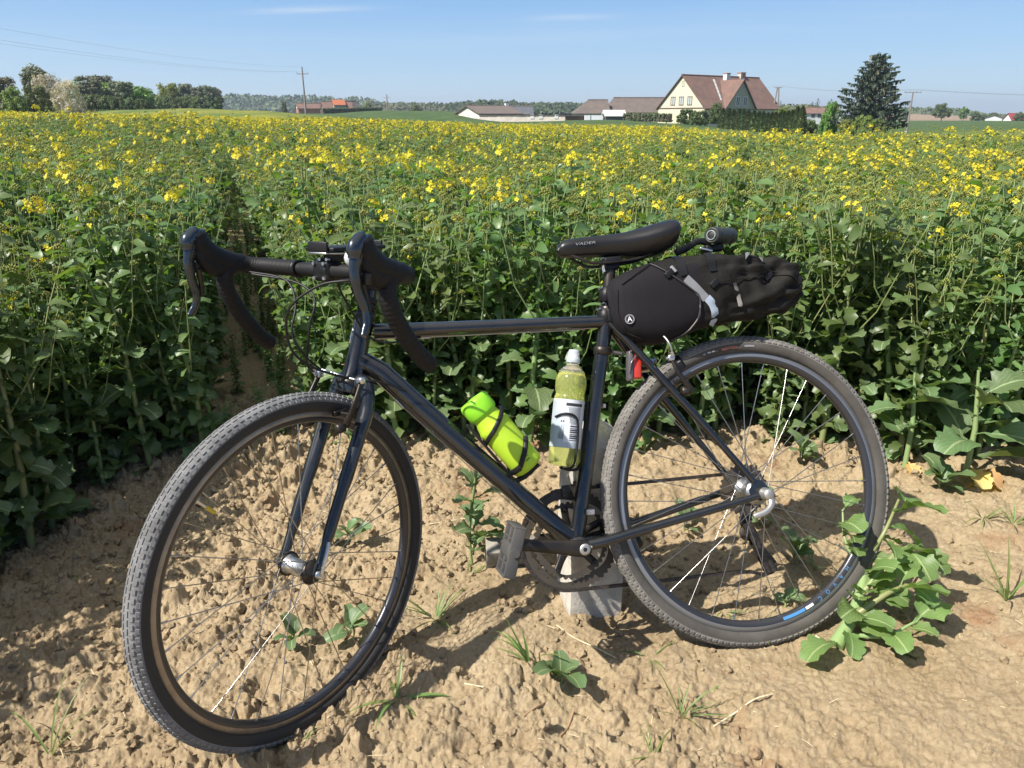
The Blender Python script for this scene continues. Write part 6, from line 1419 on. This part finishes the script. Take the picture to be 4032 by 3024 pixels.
def hedge(px0, px1, yt0, yt1, yb0, yb1, Y0, Y1, label, seed, m_='thuja', th=1.2):
    r = random.Random(seed); A0 = at(px0, yb0+4, Y0); A1 = at(px1, yb1+4, Y1); h0 = at(px0, yt0, Y0).z-A0.z; h1 = at(px1, yt1, Y1).z-A1.z; mb = MB(); d = (A1-A0); L_ = d.length; dn = d.normalized(); nn = Vector((dn.y, -dn.x, 0)).normalized()
    for k in range(int(L_*h0*60)):
        t = r.random(); hh = h0+(h1-h0)*t; s_ = r.random(); base = A0.lerp(A1, t)
        if r.random() < .7: p = base+nn*th*.5*(1 if r.random() < .8 else -1)*(1+r.uniform(-.15, .15))+Vector((0, 0, hh*s_))
        else: p = base+nn*th*(s_-.5)+Vector((0, 0, hh*(1+r.uniform(-.06, .05))))
        n = Vector((r.uniform(-1, 1), r.uniform(-1.2, .3), r.uniform(-.2, 1))).normalized(); u = n.orthogonal().normalized(); v = n.cross(u); q = r.uniform(.08, .2)
        mb.add([p-u*q-v*q*.4, p+u*q*.7-v*q*.8, p+u*q+v*q*.4, p-u*q*.4+v*q], [(0, 1, 2, 3)], False)
    root = empty('hedge', A0, 0, label, 'hedge'); 
    mb.v = [tuple(Vector(v)-A0) for v in mb.v]; mb.build('foliage', M[m_], root, kind='stuff')
    c = MB(); c.add([Vector((0, 0, 0))+nn*th*.4, d+nn*th*.4, d-nn*th*.4, -nn*th*.4, nn*th*.4+Vector((0, 0, h0*.93)), d+nn*th*.4+Vector((0, 0, h1*.93)), d-nn*th*.4+Vector((0, 0, h1*.93)), -nn*th*.4+Vector((0, 0, h0*.93))], [(0, 1, 5, 4), (1, 2, 6, 5), (2, 3, 7, 6), (3, 0, 4, 7), (4, 5, 6, 7)], False); c.build('branches', M['bark'], root)
hedge(2458, 2640, 446, 450, 470, 478, 146, 140, 'low clipped hedge in front of the long barn', 3)
hedge(1268, 1500, 428, 424, 452, 436, 235, 262, 'dark hedge on the right of the left cottages', 4)

# ------------------------------------------------------------------ buildings
M['cream'] = mat('cream_render', (.62, .575, .43), .9, var=.06, vscale=.5)
M['cream_shaded'] = mat('shaded_cream_render', (.36, .345, .27), .9, var=.1, vscale=.5)  # darker, greyer cream: the cross gable's shade is put into the colour
def roofmat(nm, c1, c2):
    m = mat(nm, c1, .9, col2=c2, vscale=.9); t = m.node_tree; b = t.nodes['Principled BSDF']; co = t.nodes.new('ShaderNodeTexCoord'); wv = t.nodes.new('ShaderNodeTexWave'); wv.wave_type = 'BANDS'; wv.bands_direction = 'Z'; wv.inputs['Scale'].default_value = 4.0
    t.links.new(co.outputs['Object'], wv.inputs['Vector']); bp_ = t.nodes.new('ShaderNodeBump'); bp_.inputs['Strength'].default_value = .5; bp_.inputs['Distance'].default_value = .04; t.links.new(wv.outputs[0], bp_.inputs['Height']); t.links.new(bp_.outputs[0], b.inputs['Normal']); return m
M['rooftile'] = roofmat('red_brown_tiles', (.195, .115, .088), (.135, .085, .07)); M['roofold'] = roofmat('grey_brown_tiles', (.15, .118, .10), (.11, .09, .08)); M['roofred'] = roofmat('bright_red_tiles', (.38, .12, .05), (.32, .10, .05)); M['roofcrimson'] = roofmat('crimson_sheet', (.30, .04, .05), (.26, .035, .04)); M['slate'] = mat('dark_sheet_roof', (.09, .095, .105), .6, var=.15, vscale=1)
M['barnwall'] = mat('weathered_limewash', (.56, .51, .45), .95, col2=(.43, .36, .30), vscale=.7); M['limewash'] = mat('limewash', (.78, .70, .61), .95, col2=(.62, .52, .44), vscale=.9); M['brick'] = mat('red_brick', (.40, .19, .13), .95, var=.25, vscale=3); M['wood'] = mat('brown_wood', (.16, .10, .06), .8, var=.2, vscale=2)
M['glass'] = mat('window_glass', (.05, .07, .09), .08, spec=.8); M['glass_pale'] = mat('curtained_glass', (.42, .45, .44), .2, spec=.8); M['white_paint'] = mat('white_paint', (.66, .66, .64), .7); M['sheet'] = mat('white_sheet', (.76, .78, .80), .6, var=.08, vscale=1)
M['frost'] = mat('pale_stone', (.5, .5, .48), .9, var=.3, vscale=2)
class House:
    def __init__(s, nm, P0, beta, label, cat='house', group=None):
        s.e = Vector((math.cos(beta), math.sin(beta), 0)); s.g = Vector((math.sin(beta), -math.cos(beta), 0)); s.root = empty(nm, P0, beta, label, cat, group)
    # local axes of the root: x along the ridge; y = -g (away), so g = -y
    def body(s, L, W, eave, ridge, wall, roof, over=.35, th=.16, name='wall', rend=0.0):
        mb = MB(); P = [(0, 0), (0, eave), (-W/2, ridge), (-W, eave), (-W, 0)]       # (y offset along g, z)
        v = [(0, -(-y if False else y)*-1, z) for y, z in P]
        A = [Vector((0, -W/2*0+yy, zz)) for yy, zz in ((0, -1.2), (0, eave), (-W/2, ridge-.06), (-W, eave), (-W, -1.2))]; B = [a+Vector((L, 0, 0)) for a in A]
        mb.add(A+B, [(0, 1, 2, 3, 4), (5, 9, 8, 7, 6), (0, 5, 6, 1), (4, 3, 8, 9)], False); mb.build(name, wall, s.root)
        for sgn, nm_ in ((0, 'roof'), (1, 'roof')):
            y0_, y1_ = (0, -W/2) if sgn == 0 else (-W, -W/2); oy = over if sgn == 0 else -over; sl = (ridge-eave)/(W/2); r_ = MB()
            lo = Vector((-over, y0_+oy, eave-over*sl)); hi = Vector((-over, y1_, ridge)); lo2 = lo+Vector((L+2*over, 0, 0)); hi2 = hi+Vector((L+2*over, 0, 0)); up = Vector((0, 0, th))
            r_.add([lo, lo2, hi2, hi, lo+up, lo2+up, hi2+up, hi+up], [(0, 1, 2, 3), (4, 7, 6, 5), (0, 4, 5, 1), (1, 5, 6, 2), (3, 2, 6, 7), (0, 3, 7, 4)], False); o = r_.build('roof', roof, s.root)
        r_ = MB(); r_.tube([(-over-.02, -W/2, ridge+th), (L+over+.02, -W/2, ridge+th)], .14, 6); r_.build('ridge_tiles', roof, s.root); return o
    def window(s, face, a, z, w_, h_, gl='glass', frame='white_paint', L=0, W=0, nm='window'):
        fr = MB(); d_ = .10
        def box(mb, ca, cz, sa, sz, out, dep):
            if face == 'gable': mb.box((-out, -ca, cz), (dep, sa, sz))
            else: mb.box((ca, -W-out, cz), (sa, dep, sz))
        for (ca, cz, sa, sz) in ((a, z-h_/2, w_+.12, .09), (a, z+h_/2, w_+.12, .09), (a-w_/2, z, .09, h_), (a+w_/2, z, .09, h_), (a, z, .06, h_)): box(fr, ca, cz, sa, sz, .03, d_)
        o = fr.build(nm, M[frame], s.root); p_ = MB(); box(p_, a, z, w_-.09, h_-.09, .012, .04); p_.build('pane', M[gl], o); return o
# farmhouse
P0 = at(2591, 448, 147.0); P0.z = at(2591, 487, 147.0).z; H = House('farmhouse', P0, R(35), 'cream farmhouse with steep red-brown roof and a cross gable in painted shade', 'house')
eave_z = at(2591, 425, 147).z-P0.z; ridge_z = at(2695, 298, 142.4).z-P0.z
Wh = 11.1; Lh = 20.5
H.body(Lh, Wh, eave_z, ridge_z, M['cream'], M['rooftile'])

cg0, cg1 = 4.9, 12.9; cgm = (cg0+cg1)/2; cz = at(2920, 316, 142.6).z-P0.z; Yf = -Wh-.35
mb = MB(); A = [Vector((cg0, Yf, -1.2)), Vector((cg1, Yf, -1.2)), Vector((cg1, Yf, eave_z)), Vector((cgm, Yf, cz-.08)), Vector((cg0, Yf, eave_z))]; B = [a+Vector((0, Wh/2, 0)) for a in A]
mb.add(A+B, [(0, 1, 2, 3, 4), (0, 4, 9, 5), (1, 6, 7, 2)], False); mb.build('cross_gable_wall', M['cream_shaded'], H.root)
for sx in (-1, 1):
    sl = (cz-eave_z)/(cgm-cg0); x_e = cgm+sx*(cgm-cg0+.35); r_ = MB(); ze = eave_z-.35*sl
    P = [Vector((x_e, Yf-.35, ze)), Vector((cgm, Yf-.35, cz)), Vector((cgm, -Wh*.52, cz)), Vector((x_e, -Wh*.80, ze))]; up = Vector((0, 0, .16)); Q = [p+up for p in P]
    r_.add(P+Q, [(0, 1, 2, 3), (4, 7, 6, 5), (0, 4, 5, 1), (3, 2, 6, 7), (0, 3, 7, 4)], False); r_.build('roof', M['rooftile'], H.root)
zw = at(2650, 398, 145).z-P0.z; zwl = .9
for a_ in (3.55, 5.55, 7.55): H.window('gable', a_, zw, 1.0, 1.35, 'glass_pale', 'wood')
H.window('gable', 5.7, zw+2.9, .5, .9, 'glass_pale', 'cream')
H.window('front', 8.05, at(2895, 398, 141).z-P0.z, 1.0, 1.5, 'glass', 'white_paint', W=Wh+.35); H.window('front', 10.0, at(2895, 398, 141).z-P0.z, 1.0, 1.5, 'glass', 'white_paint', W=Wh+.35)
mb = MB(); mb.box((-.06, -8.6, .25), (.1, 1.0, 2.1)); mb.build('door', M['wood'], H.root)
mb = MB(); mb.box((-.05, -Wh/2, eave_z-.05), (.10, Wh+.1, .14)); mb.build('gable_string_course', M['rooftile'], H.root)
for (x_, y_, zt, zb, w_, m_, lab) in ((10.2, -Wh*.60, ridge_z+.55, ridge_z-2.6, .95, 'white_paint', 1), (15.6, -Wh/2, ridge_z+.85, ridge_z-.8, 1.3, 'barnwall', 2)):
    mb = MB(); mb.box((x_, y_, (zt+zb)/2), (w_, .85, zt-zb)); c_o = mb.build('chimney', M[m_], H.root); mb = MB(); mb.box((x_, y_, zt+.05), (w_+.16, 1.0, .14)); mb.build('chimney_cap', M['brick'], c_o)
    if lab == 2: mb = MB(); mb.box((x_+.28, y_-.45, zt-.45), (.75, .06, .7)); mb.build('brick_panel', M['brick'], c_o)
mb = MB(); sl = (ridge_z-eave_z)/(Wh/2)
def onroof(x_, k, lift=.2): return Vector((x_, -Wh/2-Wh/2*k, ridge_z-(ridge_z-eave_z)*k+lift))
mb.add([onroof(7.0, .12), onroof(7.5, .12), onroof(5.6, .80), onroof(5.15, .80)], [(0, 1, 2, 3)], False); mb.build('valley_flashing', M['frost'], H.root)

def hip_barn(px0, px1, Y, ye, yr, W, hip, label, roof='roofold', wall='barnwall', yb=470, nm='barn'):
    a = at(px0, 450, Y); b_ = at(px1, 450, Y); L_ = b_.x-a.x; zg = at(px0, yb, Y).z; r0 = empty(nm, (a.x, Y, zg), 0, label, 'barn'); e_ = at(px0, ye, Y).z-zg; rz = at(px0, yr, Y+W/2).z-zg
    mb = MB(); mb.box((L_/2, W/2, e_/2-1), (L_-.6, W-.6, e_+2)); mb.build('wall', M[wall], r0)
    mb = MB(); E = [Vector((0, 0, e_)), Vector((L_, 0, e_)), Vector((L_, W, e_)), Vector((0, W, e_)), Vector((hip, W/2, rz)), Vector((L_-.1, W/2, rz))]
    mb.add(E, [(0, 1, 5, 4), (1, 2, 5), (2, 3, 4, 5), (3, 0, 4), (0, 3, 2, 1)], False); mb.build('roof', M[roof], r0)
    mb = MB(); mb.tube([E[4]+Vector((0, 0, .04)), E[5]+Vector((0, 0, .04))], .13, 6); mb.build('ridge_tiles', M['roofold'], r0); return r0
hip_barn(2258, 2404, 168, 447, 393.5, 9, 3.4, 'lower left part of the long grey-brown barn beside the farmhouse')
hip_barn(2385, 2632, 171, 443, 385, 10, 2.2, 'long grey-brown barn roof directly left of the farmhouse')
hip_barn(1985, 2102, 176, 450, 418, 8, .3, 'low dark sheet-roofed shed behind the white barn', roof='slate')
P0 = at(1797, 450, 160); P0.z = at(1797, 480, 160).z; B_ = House('stone_barn', P0, R(25), 'old limewashed stone barn with white door at the crest of the field', 'barn')
ez = at(1797, 449, 160).z-P0.z; rz = at(1832, 419, 154.4).z-P0.z; B_.body(8.6, 12.3, ez, rz, M['limewash'], M['roofold'])
mb = MB(); mb.box((-.05, -9.2, .1), (.12, 3.3, 1.9)); mb.build('white_door', M['white_paint'], B_.root)
B_.window('gable', 4.4, .35, .6, .7, 'glass', 'wood')
mb = MB(); mb.box((8.3, -6.15, rz+.2), (.7, .7, .8)); mb.build('chimney', M['white_paint'], B_.root)
def slab(px0, px1, yt, yb, Y, th, m_, nm, label, cat, parts=None, Y1=None):
    a = at(px0, yb, Y); b_ = at(px1, yb, Y1 or Y); t = at(px0, yt, Y).z; d = b_-a; ang = math.atan2(d.y, d.x); r0 = empty(nm, a, ang, label, cat); L_ = Vector((d.x, d.y, 0)).length
    mb = MB(); mb.box((L_/2, 0, (t-a.z)/2-.4), (L_, th, t-a.z+.8), bev=0); mb.build('masonry' if cat == 'wall' else 'body', M[m_], r0); return r0, L_, t-a.z
r0, L_, hh = slab(1888, 2225, 456, 476, 148, .45, 'limewash', 'farmyard_wall', 'long limewashed farmyard wall right of the stone barn', 'wall', Y1=146)
rr2 = random.Random(2)
for k in range(9):
    mb = MB(); x_ = L_*(k+.5)/9; mb.box((x_, 0, hh+.05), (L_/9*.93, .6, .12+.1*rr2.random())); mb.build('coping', M['roofold'], r0)
for x_ in (L_*.62, L_*.72, L_*.90): mb = MB(); mb.box((x_, -.02, hh-.15), (.7, .55, .7)); mb.build('pier', M['white_paint'], r0)
r0, L_, hh = slab(2222, 2302, 457, 474, 158, 2.0, 'wood', 'low_shed', 'low brown board shed between the farmyard wall and the white sheets', 'shed'); mb = MB(); mb.box((L_/2, 0, hh+.06), (L_+.3, 2.6, .12)); mb.build('roof', M['roofold'], r0)
r0, L_, hh = slab(2302, 2372, 454, 476, 156, 1.6, 'sheet', 'white_trailer', 'white sheeted trailer left of the small white shed', 'trailer'); mb = MB(); mb.box((L_*.3, -.85, hh-.5), (.06, .06, 1.0)); mb.build('strap', M['slate'], r0)
P0 = at(2374, 475, 158); S_ = House('white_shed', P0, 0.0, 'small shed with white low-pitched roof before the long barn', 'shed'); e2 = at(2374, 456, 156).z-P0.z; S_.body(3.6, 5.0, e2, e2+.75, M['slate'], M['white_paint'], th=.2)
# cottages on the left
P0 = at(1168, 450, 268); P0.z = landz(1168, 268)-1.0; C1 = House('brick_barn', P0, R(22), 'brick barn with pale gable, left of the orange-roofed house', 'barn'); ez = at(1168, 427, 268).z-P0.z; rz = at(1180, 409, 266).z-P0.z
C1.body(9.5, 5.6, ez, rz, M['brick'], M['rooftile']); mb = MB(); mb.add([Vector((-.06, -.1, ez)), Vector((-.06, -5.5, ez)), Vector((-.06, -2.8, rz-.15))], [(0, 1, 2)], False); mb.prism([(0, 0), (5.4, 0), (2.7, rz-ez-.12)], (-.02, -.1, ez), (0, -1, 0), (0, 0, 1), (-.06, 0, 0)); mb.build('gable_render', M['white_paint'], C1.root)
P0 = at(1267, 450, 262); P0.z = landz(1267, 262)-1.0; C2 = House('white_gable_house', P0, R(20), 'white gabled house with an orange dormer roof by the hedge', 'house'); ez = at(1267, 434, 262).z-P0.z; rz = at(1282, 402, 259).z-P0.z
C2.body(9.0, 7.2, ez, rz, M['white_paint'], M['rooftile']); C2.window('gable', 3.6, ez+.6, 1.0, 1.1, 'glass', 'wood'); C2.window('gable', 2.2, ez-.9, .8, 1.0, 'glass', 'wood')
mb = MB(); mb.prism([(0, 0), (3.6, 0), (3.6, 1.3), (0, 1.3)], (3.2, -7.4, ez+.2), (1, 0, 0), (0, 0, 1), (0, 3.0, 0)); mb.build('dormer', M['cream_shaded'], C2.root); mb = MB(); mb.prism([(-7.7, ez+1.45), (-7.7, ez+1.6), (-4.0, ez+3.2), (-4.0, ez+3.05)], (3.0, 0, 0), (0, 1, 0), (0, 0, 1), (4.0, 0, 0)); mb.build('dormer_roof', M['roofred'], C2.root)
P0 = at(1345, 450, 270); P0.z = landz(1345, 270)-1; C3 = House('small_brown_house', P0, R(50), 'small brown roofed house half hidden behind the hedge on the left', 'house'); ez = at(1345, 432, 270).z-P0.z; C3.body(4.0, 5.0, ez, ez+2.6, M['brick'], M['roofold'])
# low house behind the thujas and the two houses on the right horizon
P0 = at(3128, 472, 226); D1 = House('low_white_house', P0, R(3), 'low white house with a red tile roof between hedge and spruce', 'house'); D1.body(10.2, 7.0, at(3150, 447, 219).z-P0.z, at(3150, 426, 222).z-P0.z, M['white_paint'], M['rooftile'], over=.3)
for k, x_ in enumerate((2.2, 4.0, 6.4, 8.2)): D1.window('front', x_, at(3150, 456, 219).z-P0.z, .9, .7, 'glass', 'wood', W=7.0)
P0 = at(3878, 474, 350); D2 = House('white_gable_cottage', P0, R(60), 'white gabled cottage on the right horizon', 'house'); D2.body(5.5, 6.4, at(3878, 468, 350).z-P0.z+.4, at(3895, 454, 348).z-P0.z, M['white_paint'], M['roofold'])
P0 = at(3948, 478, 345); D3 = House('red_roofed_house', P0, R(8), 'white house with bright crimson roof on the right horizon', 'house'); D3.body(5.8, 5.0, at(3948, 471, 341).z-P0.z, at(3948, 448, 343).z-P0.z, M['white_paint'], M['roofcrimson']); D3.window('front', 3.6, .5, .8, .7, 'glass', 'wood', W=5.0)
for i, (px, pt, Y) in enumerate(((4012, 441, 335), (3905, 443, 365), (3868, 450, 365))): place_tree(px, 480, pt, Y, 'low', ['dark bush right of the crimson roofed house', 'dark tree behind the white gabled cottage', 'low bush left of the white gabled cottage'][i], 'bush', base_drop=at(px, 482, Y).z, wid=.9, nm='bush')

# ------------------------------------------------------------------ poles and wires
M['pole'] = mat('grey_pole', (.24, .21, .19), .9, var=.2, vscale=3); M['wire'] = mat('wire', (.16, .16, .17), .5)
def pole(px, pb, pt, Y, r0, r1, arm, arm_y, label, nm='power_pole', twin=False, kind='fork'):
    b = at(px, pb, Y); b.z = min(b.z, landz(px, Y)) if True else b.z; top = at(px, pt, Y).z; h = top-b.z; root = empty(nm, b, 0, label, 'power pole'); za = at(px, arm_y, Y).z-b.z
    if twin:
        for s in (-1, 1): mb = MB(); mb.tube([(s*.75, 0, -.3), (s*.12, 0, h)], [r0, r1], 8); mb.build('shaft', M['pole'], root)
    else: mb = MB(); mb.tube([(0, 0, -.3), (0, 0, h)], [r0, r1], 8); mb.build('shaft', M['pole'], root)
    mb = MB(); mb.box((0, 0, za), (arm*2, .08, .08 if kind == 'row' else .12)); mb.build('crossarm', M['pole'], root); ends = []
    for s in (-1, 1) if kind == 'fork' else (-1, -.4, .4, 1): mb = MB(); mb.tube([(s*arm*.95, 0, za), (s*arm*.95, 0, za+(.16 if kind == 'row' else .35))], .035, 6); mb.build('insulator', M['pole'], root); ends.append(Vector(root.location)+Vector((s*arm*.95, 0, za+.35)))
    return root, [Vector(root.location)+Vector((0, 0, h))]+ends
pA, eA = pole(1207, 474, 263, 135, .20, .10, .95, 291, 'tall power pole with short crossarm above the left cottages')
pB, eB = pole(1526, 440, 372, 330, .34, .2, 1.4, 384, 'distant power pole with crossarm between cottages and white barn')
pC, eC = pole(3050, 470, 343, 150, .17, .12, .75, 345, 'twin-legged power pole right of the farmhouse', twin=True, kind='row')
pD, eD = pole(3563, 556, 361, 104, .13, .09, 1.1, 364, 'wooden power pole with wide crossarm right of the spruce', kind='row')
mb = MB(); mb.box((-.16, -.1, at(3563, 522, 104).z-pD.location.z), (.22, .12, .42)); mb.build('white_plate', M['white_paint'], pD)
pE, eE = pole(3575, 450, 393, 420, .25, .15, .8, 400, 'thin distant pole left of the leaning right hand pole', kind='fork')
bF = Vector((-44.5, 22, float(land(np.array([-44.5]), np.array([22.]))[0])))
def wire(a, b, sag, r_, label, m_='wire'):
    mb = MB(); P = [Vector(a).lerp(Vector(b), t)-Vector((0, 0, sag*4*t*(1-t))) for t in np.linspace(0, 1, 25)]; mb.tube(P, r_, 4); tag(mb.build('power_line', M[m_]), label, 'power line', 'power lines in the sky')
for i, (off, dz, lab) in enumerate((((-.9), -.3, 'lowest of the three power lines in the upper left sky'), (.9, -.3, 'middle of the three power lines in the upper left sky'), (0, .75, 'highest of the three power lines in the upper left sky'))):
    a = eA[1] if i == 0 else eA[2] if i == 1 else eA[0]; b_ = Vector((-43.5+off*1.1, 22, a.z+dz*.4+.4)); wire(a, b_, 1.6, .006, lab)
for i in range(4): wire(eC[1+i], eD[1+i], .5, .005, ['first', 'second', 'third', 'fourth'][i]+' wire between the twin pole and the right hand pole')
for i in range(4): wire(eD[1+i], eD[1+i]+Vector((62, 18, .1)), .7, .005, ['first', 'second', 'third', 'fourth'][i]+' wire leaving the right hand pole to the right edge')
wire(eC[1], Vector(eC[1])+Vector((-7.5, 4, -1.9)), .15, .013, 'service wire dropping from the twin pole to the farmhouse')

# ------------------------------------------------------------------ the slightly hazy spring air
hz = bpy.data.meshes.new('haze'); bmh = bmesh.new(); bmesh.ops.create_cube(bmh, size=1.0)
for v in bmh.verts: v.co = Vector((v.co.x*11600, v.co.y*4200+1700, v.co.z*56+22.5))
bmh.to_mesh(hz); bmh.free(); hm = bpy.data.materials.new('haze'); hm.use_nodes = True; tn = hm.node_tree; tn.nodes.clear(); ho = tn.nodes.new('ShaderNodeOutputMaterial'); hv = tn.nodes.new('ShaderNodeVolumePrincipled')
hv.inputs['Color'].default_value = (.80, .88, 1.0, 1); hv.inputs['Density'].default_value = .00032; hv.inputs['Anisotropy'].default_value = .3; tn.links.new(hv.outputs[0], ho.inputs['Volume']); hz.materials.append(hm)
hzo = bpy.data.objects.new('haze', hz); COL.objects.link(hzo); tag(hzo, 'thin pale haze over the fields', 'haze', kind='stuff')
